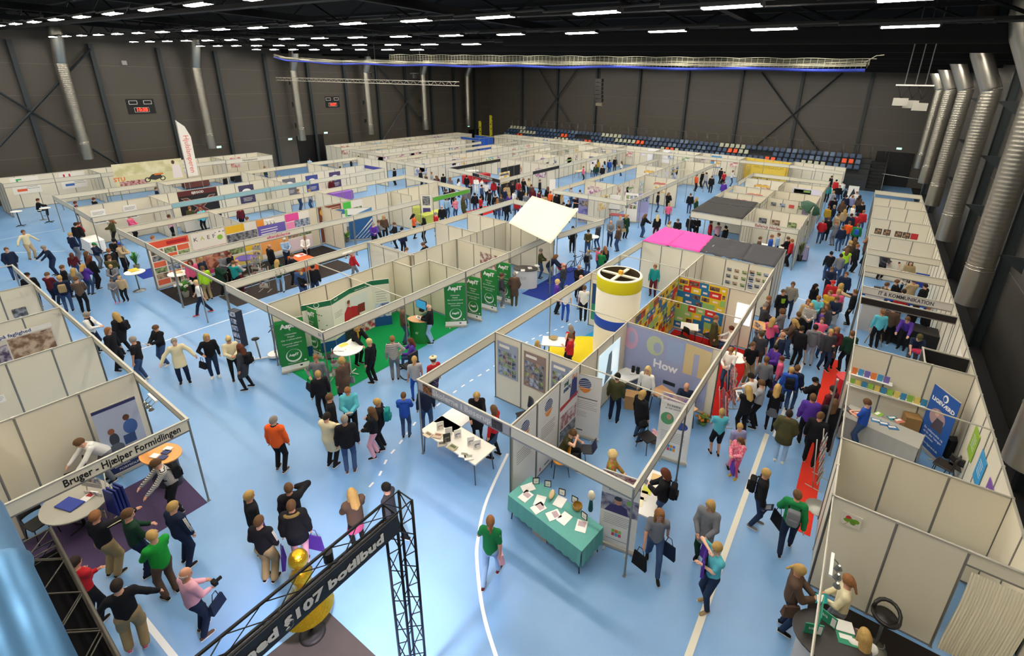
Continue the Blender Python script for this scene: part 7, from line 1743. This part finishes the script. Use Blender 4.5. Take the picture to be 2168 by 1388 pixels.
# ---- grandstand at the far wall
t = thing('grandstand', 'dark retractable grandstand along the far wall', 'grandstand', (-25, 61, 0))
for k in range(5): MB().box((-25.3,.35+.85*k,0), (25.0,1.2+.85*k,1.0+.48*k), mat('33373a', .7)).build('step', t)
b = MB()
for i in range(37): x = -25.2+1.39*i; b.tube([(x,4.55,2.9),(x,4.55,4.35)], .02, STEEL, 5); b.tube([(x,4.55,4.35),(x+1.25,4.55,4.35),(x+1.25,4.55,2.95)], .02, STEEL, 5)
b.build('railing', t)
b = MB(); [b.box((25.0,.3+.42*k,0), (26.4,.75+.42*k,.3+.3*k), mat('1a1b1e', .6)) for k in range(9)]; b.build('stairs', t); b = MB(); b.tube([(26.4,0,1.0),(26.4,4.2,3.9)], .025, STEEL, 6); b.tube([(26.4,0,0),(26.4,0,1.0)], .025, STEEL, 6); b.build('handrail', t)
b = MB(); b.box((-.23,-.2,0), (.23,.2,.05), _CL); b.add([(-.23,.16,.04),(.23,.16,.04),(.21,.3,.42),(-.21,.3,.42),(-.23,.21,.04),(.23,.21,.04),(.21,.35,.42),(-.21,.35,.42)], [(0,1,2,3)[::-1],(4,5,6,7),(3,2,6,7),(0,3,7,4),(1,5,6,2)], _CL); SEAT = b.mesh('seat')
cD, cL, cO, cM = mat('324a6c', .5), mat('b0b6a4', .5), mat('e8582a', .5), mat('5d7390', .5)
for r_ in range(3):
    for i in range(76):
        x = -49.6 + .645*i; y = 62.65+.85*r_; z = 1.48+.48*(r_+.0) + .48; seg = (i + r_*4) % 26
        if r_ == 1 and 20 <= i % 38 <= 23: continue
        c = 'orange' if (r_ < 2 and (i + 7*r_) % 19 in (4, 5)) else ('pale grey' if (seg in (8,9,10,11,12) and r_ > 0) or (r_ == 0 and seg in (15,16,17,18)) else ('grey blue' if seg in (0,1,20,21) else 'dark blue'))
        o = link('stadium_chair', SEAT, None, (x, y, z), 0, label='%s plastic stadium chair in the %s row at the far wall' % (c, ('front', 'middle', 'back')[r_]), cat='chair', group='%s chairs of the grandstand, %s row' % (c, ('front', 'middle', 'back')[r_]))
        setm(o, 0, {'orange': cO, 'pale grey': cL, 'dark blue': cD, 'grey blue': cM}[c])
# ---- doors, exit signs, scoreboards
def door(n, x, y, w, h, axis, m=mat('141214', .4)):
    b = MB(); b.box((-.03,-w/2,0) if axis == 'x' else (-w/2,-.03,0), (.03,w/2,h) if axis == 'x' else (w/2,.03,h), m); b.build('door_%d' % n, None, (x,y,0), kind='structure')
door(1, XL+.04, 33.5, 3.4, 3.6, 'x'); door(2, 2.0, YF-.06, 3.4, 3.7, 'y'); door(3, XL+.04, 62.8, 2.6, 2.4, 'x')
t = thing('wall_frame', 'thin pale pipe frame standing by the far right door', 'frame', (3.0, 52, 0)); MB().tube([(-2.0,0,3.2),(1.0,0,3.0),(1.0,0,0)], .03, STEEL, 6).build('pipe', t)
for i, (x, y, z, lab) in enumerate([(XL+.02,23.3,3.1,'left wall, behind the billboard'),(XL+.02,31.0,3.3,'left wall, left of the dark door'),(XL+.02,35.6,3.7,'left wall, right of the dark door'),(2.2,YF-.02,4.1,'far wall above the right door'),(XL+.02,61.5,3.0,'left wall near the far corner')]):
    t = thing('exit_sign', 'small glowing green and white exit sign on the ' + lab, 'exit sign', (x,y,z)); d_ = (.04,.5,.22) if x < -50 else (.5,.04,.22); MB().cbox((0,0,0), d_, WH).build('housing', t)
    off = (.025,0,0) if x < -50 else (0,-.025,0); d2 = (.004,.44,.17) if x < -50 else (.44,.004,.17); MB().cbox(off, d2, emit('8ff0c0', 2.5)).build('sign_face', t)
for i, (y, w_) in enumerate([(17.5,2.1),(37.0,1.9)]):
    t = thing('scoreboard', 'black wall scoreboard with red digits, %s' % ('left of the second duct' if i == 0 else 'between the third and fourth ducts'), 'scoreboard', (XL-.04, y, 7.3)); MB().cbox((.04,0,0), (.08,w_,1.3), BLACK).build('case', t)
    for s in (-.55,.55): b = MB(); [b.cbox((.09, s+q[0], .35+q[1]), (.01,q[2],q[3]), WH) for q in ((0,.15,.6,.03),(0,-.15,.6,.03),(-.3,0,.03,.3),(.3,0,.03,.3))]; b.build('score_frame', t)
    b = MB(); [b.cbox((.09, 0+q[0], -.3+q[1]), (.01,q[2],q[3]), WH) for q in ((0,.2,1.1,.02),(0,-.2,1.1,.02),(-.55,0,.02,.4),(.55,0,.02,.4))]; b.build('clock_frame', t)
    o = link('clock_digits', text_mesh('10:38' if i == 0 else '10:37', .4, emit('ff3a24', 2.5), .002, bold=.012), t); o.matrix_local = face_mat((.1,0,-.3), (0,1,0), (0,0,1))
MB().cbox((0,0,0), (.2,.35,.35), hm('a8a4a4')).build('wall_box', None, (XL+.1, 17.0, 11.0), label='small pale box high on the left wall', cat='box')
# ---- net, lighting truss, hanging lamps, speakers
NETM = mat('a9a794', .8); BLN = mat('1d2f8c', .7)
t = thing('sports_net', 'rolled up white net with blue bottom edge hanging across the hall', 'net', (0, 28, 0))
P_ = [(-51.8,12.05),(-49.5,11.75),(-44,11.45),(-38,11.35),(-30,11.25),(-22,11.2),(-14,11.15),(-8,11.1),(-4,11.05),(-.6,11.1)]
def zat(x):
    for (a, za), (b_, zb) in zip(P_, P_[1:]):
        if a <= x <= b_: return za + (zb-za)*(x-a)/(b_-a)
    return P_[-1][1]
b = MB(); xs = np.arange(-51.5, -.6, .7)
for k in range(7): b.tube([(x, .06*math.sin(k*2.1+x*1.3), zat(x)+.03+.05*(k % 4)+.1*abs(math.sin(x*.35+k*.5))*(1 if k < 4 else .4)) for x in xs], .012, NETM, 4, cap=False)
for x in np.arange(-51, -1, .22): b.tube([(x,.05,zat(x)-.02+.0), (x+.05,-.05,zat(x)+.22)], .008, NETM, 3, cap=False)
b.build('net_bundle', t)
b = MB(); b.tube([(x, 0, zat(x)-.07+.04*math.sin(x*.8)) for x in xs], .075, BLN, 6); b.build('bottom_edge', t)
b = MB(); th = .008
for x in np.arange(-34, -.8, .3): b.tube([(x,0,zat(x)+.1),(x,0,zc(x)-.3)], th, NETM, 3, cap=False)
for k in range(1, 5): b.tube([(x,0,zat(x)+.1+(zc(x)-.4-zat(x))*k/5) for x in np.arange(-34,-.8,1.1)], th, NETM, 3, cap=False)
b.tube([(x,0,zc(x)-.32+.05*abs(math.sin(x*1.4))) for x in np.arange(-34,-.5,.35)], .015, NETM, 4, cap=False); b.tube([(-.5,0,zc(0)-.1),(-.8,0,11.6),(-1.2,0,11.3)], .02, NETM, 5); b.build('net_mesh', t)
t = thing('lighting_truss', 'thin silver truss hanging high before the left wall', 'truss', (0, 28.5, 0)); b = MB(); x0, x1, z = -52.4, -27.0, 9.9
for dz in (-.14,.14):
    for dy in (-.14,.14): b.tube([(x0,dy,z+dz),(x1,dy,z+dz)], .025, ALUL, 5)
for i in range(64): xa = x0+(x1-x0)*i/64; xb = xa+(x1-x0)/64; b.tube([(xa,-.14,z-.14 if i % 2 else z+.14),(xb,-.14,z+.14 if i % 2 else z-.14)], .012, ALUL, 4)
b.build('lattice', t)
for x in (-49.5,-36.5,-31): MB().tube([(x,0,z+.1),(x,0,14.3)], .012, ALU, 4).build('cable', t); 
for i, x in enumerate((-36.5,-31)): t2 = thing('hanging_device', 'small dark device hanging above the silver truss, %s' % ('left', 'right')[i], 'device', (x-.4,28.2,10.6)); MB().cbox((0,0,0), (.7,.3,.06), DARK).build('plate', t2); MB().cbox((0,0,-.2), (.22,.22,.34), BLACK).build('case', t2); MB().tube([(0,0,0),(0,0,2.0)], .012, DARK, 4).build('cable', t2)
t = thing('speaker_array', 'black line array of speakers hanging before the far wall', 'speaker array', (-31.5, 60, 0)); MB().tube([(0,0,10.7),(0,0,14.35)], .05, BLACK, 5).build('chain', t)
for k in range(7): MB().box((-.45,-.3,10.3-.5*k), (.45,.3,10.72-.5*k), mat('2a2824', .5) if k != 6 else mat('6a6456', .5), Matrix.Translation((0,.04*k*k*.3-.1,0))).build('speaker', t)
t = thing('floodlight_cluster', 'cluster of silver floodlights hanging at the right, before the ducts', 'floodlights', (.75, 24.5, 9.75))
for i, (x, y) in enumerate([(-.3,-.1),(.05,.1),(.35,0)]):
    MB().tube([(x,y,.6),(x,y,4.4)], .02, STEEL, 5).build('cable', t); MB().cbox((x,y,.6), (.55,.2,.05), WH).build('bracket', t)
    MB().box((x-.24,y-.2,-.16-.08*i), (x+.24,y+.2,.12-.08*i), mat('b8b6ac', .35, .6)).build('lamp_housing', t); b = MB(); b.tube([(x-.2,y,.58),(x,y,.1)], .015, BLACK, 4); b.tube([(x+.2,y,.58),(x,y,.1)], .015, BLACK, 4); b.build('hanger', t)
# ---- black lattice gate with the lettered sign, near foreground
def lattice(b, a, c, s, m, step=.33, r=.022):
    a = Vector(a); c = Vector(c); d = (c-a); L = d.length; d.normalize(); up = Vector((0,0,1)) if abs(d.z) < .9 else Vector((0,1,0)); x = d.cross(up).normalized(); y = x.cross(d); K = [x*sx*s/2 + y*sy*s/2 for sx, sy in ((-1,-1),(1,-1),(1,1),(-1,1))]
    for k in K: b.tube([a+k, c+k], r, m, 6)
    n = max(1, int(L/step))
    for i in range(n+1):
        p = a + d*L*i/n
        for j in range(4):
            if i < n: q = a + d*L*(i+1)/n; b.tube([p+K[j] if i % 2 else p+K[(j+1) % 4], q+K[(j+1) % 4] if i % 2 else q+K[j]], r*.42, m, 4, cap=False)
            if i in (0, n): b.tube([p+K[j], p+K[(j+1) % 4]], r*.6, m, 4, cap=False)
TB = mat('1b1c20', .45, .3)
t = thing('truss_gate', 'black lattice gate with the § 107 botilbud sign in the foreground', 'truss gate', (-4.7, 3.4, 0))
Z = 4.2
ld = bpy.data.lights.new('stage_lamp', 'SPOT'); ld.energy = 1700; ld.spot_size = 1.5; ld.spot_blend = .9; ld.color = (1.0, .86, 1.0); ld.shadow_soft_size = .12; lo_ = bpy.data.objects.new('stage_lamp', ld); COL.objects.link(lo_); lo_.parent = t; lo_.location = (-.22, -1.0, Z-.18); lo_.rotation_euler = (.25, .35, 0)
b = MB(); b.cyl((-.22,-1.0,Z-.14), .065, .16, TB, 14); b.build('lamp_housing', t)
b = MB(); lattice(b, (0,0,0), (0,0,Z+.15), .29, TB); b.build('tower', t)
b = MB(); lattice(b, (0,-.15,Z), (0,-3.6,Z), .29, TB, .42); b.build('beam', t)
b = MB(); b.box((-.13,-3.6,Z-.17), (.14,-.16,Z-.155), mat('9c9aa2', .5)); b.build('floor_plate', t)
b = MB(); b.box((.16,-3.6,Z-.18), (.18,-.14,Z+.15), mat('1d1e22', .5)); sg = b.build('sign_panel', t)
o = link('lettering', text_mesh('l med §107 botilbud', .2, hm('d8d6d2'), .002, bold=.009, width=2.05), sg); o.matrix_local = face_mat((.19, -1.44, Z-.02), (0,1,0), (0,0,1))
t = thing('truss_gate', 'black lattice beam running out of the bottom left corner', 'truss gate', (-8.15, .24, 0)); b = MB(); lattice(b, (0,0,Z), (4.4,-.05,Z), .3, mat('4a463e', .45, .4), .36); b.build('beam', t); b = MB(); lattice(b, (0,0,0), (0,0,Z-.16), .3, TB); b.build('tower', t)
MB().box((0,-.24,Z-1.5), (4.4,.13,Z-.2), mat('0c0c0e', .95, spec=.05)).build('black_drape', t)
MB().prism([W(690,1292).to_2d(), W(800,1395).to_2d(), (-5.0,.5), (-8,.5), W(560,1395).to_2d()], .001, .05, mat('3a3533', .8, var=.2, scale=3)).build('stage_floor', label='dark wooden stage floor under the gold figure', cat='stage')
p = W(662, 1340, .05); t = thing('gold_figure', 'figure wrapped in shiny gold foil on a black round stand', 'figure', (p.x, p.y, .05)); GO = mat('c9a227', .25, .9, bump=.5, scale=12)
MB().lathe([(.24,0),(.24,.03),(.18,.045),(.1,.05),(.03,.12)], BLACK, 20).build('stand', t); MB().tube([(0,0,.05),(0,0,1.7)], .025, BLACK, 6).build('pole', t)
b = MB(); b.lathe([(.47+.02*0,.75),(.4,.9),(.26,1.15),(.16,1.3),(.15,1.45),(.2,1.6),(.12,1.72),(.07,1.78)], GO, 18); b.build('foil_dress', t); MB().ball((0,0,1.95), .17, GO, 14, 10, (1,1,1.15)).build('foil_head', t)
# pipes at the bottom left corner by the camera
t = thing('metal_duct', 'shiny metal duct with painted blue floor reflection in the bottom left corner', 'duct', (-3.9, .25, 7.2)); a = W(-60,1100,7.4) - t.location; c_ = W(60,1400,7.4) - t.location; b = MB(); b.tube([a, a.lerp(c_,.45), a.lerp(c_,.47), a.lerp(c_,.5), c_+ (c_-a)*.3], [.15,.15,.165,.15,.15], mat('4f7ba3', .4, .65), 20); b.build('tube', t)  # silver duct; the blue reflected from the floor is put into its colour
LBL = None
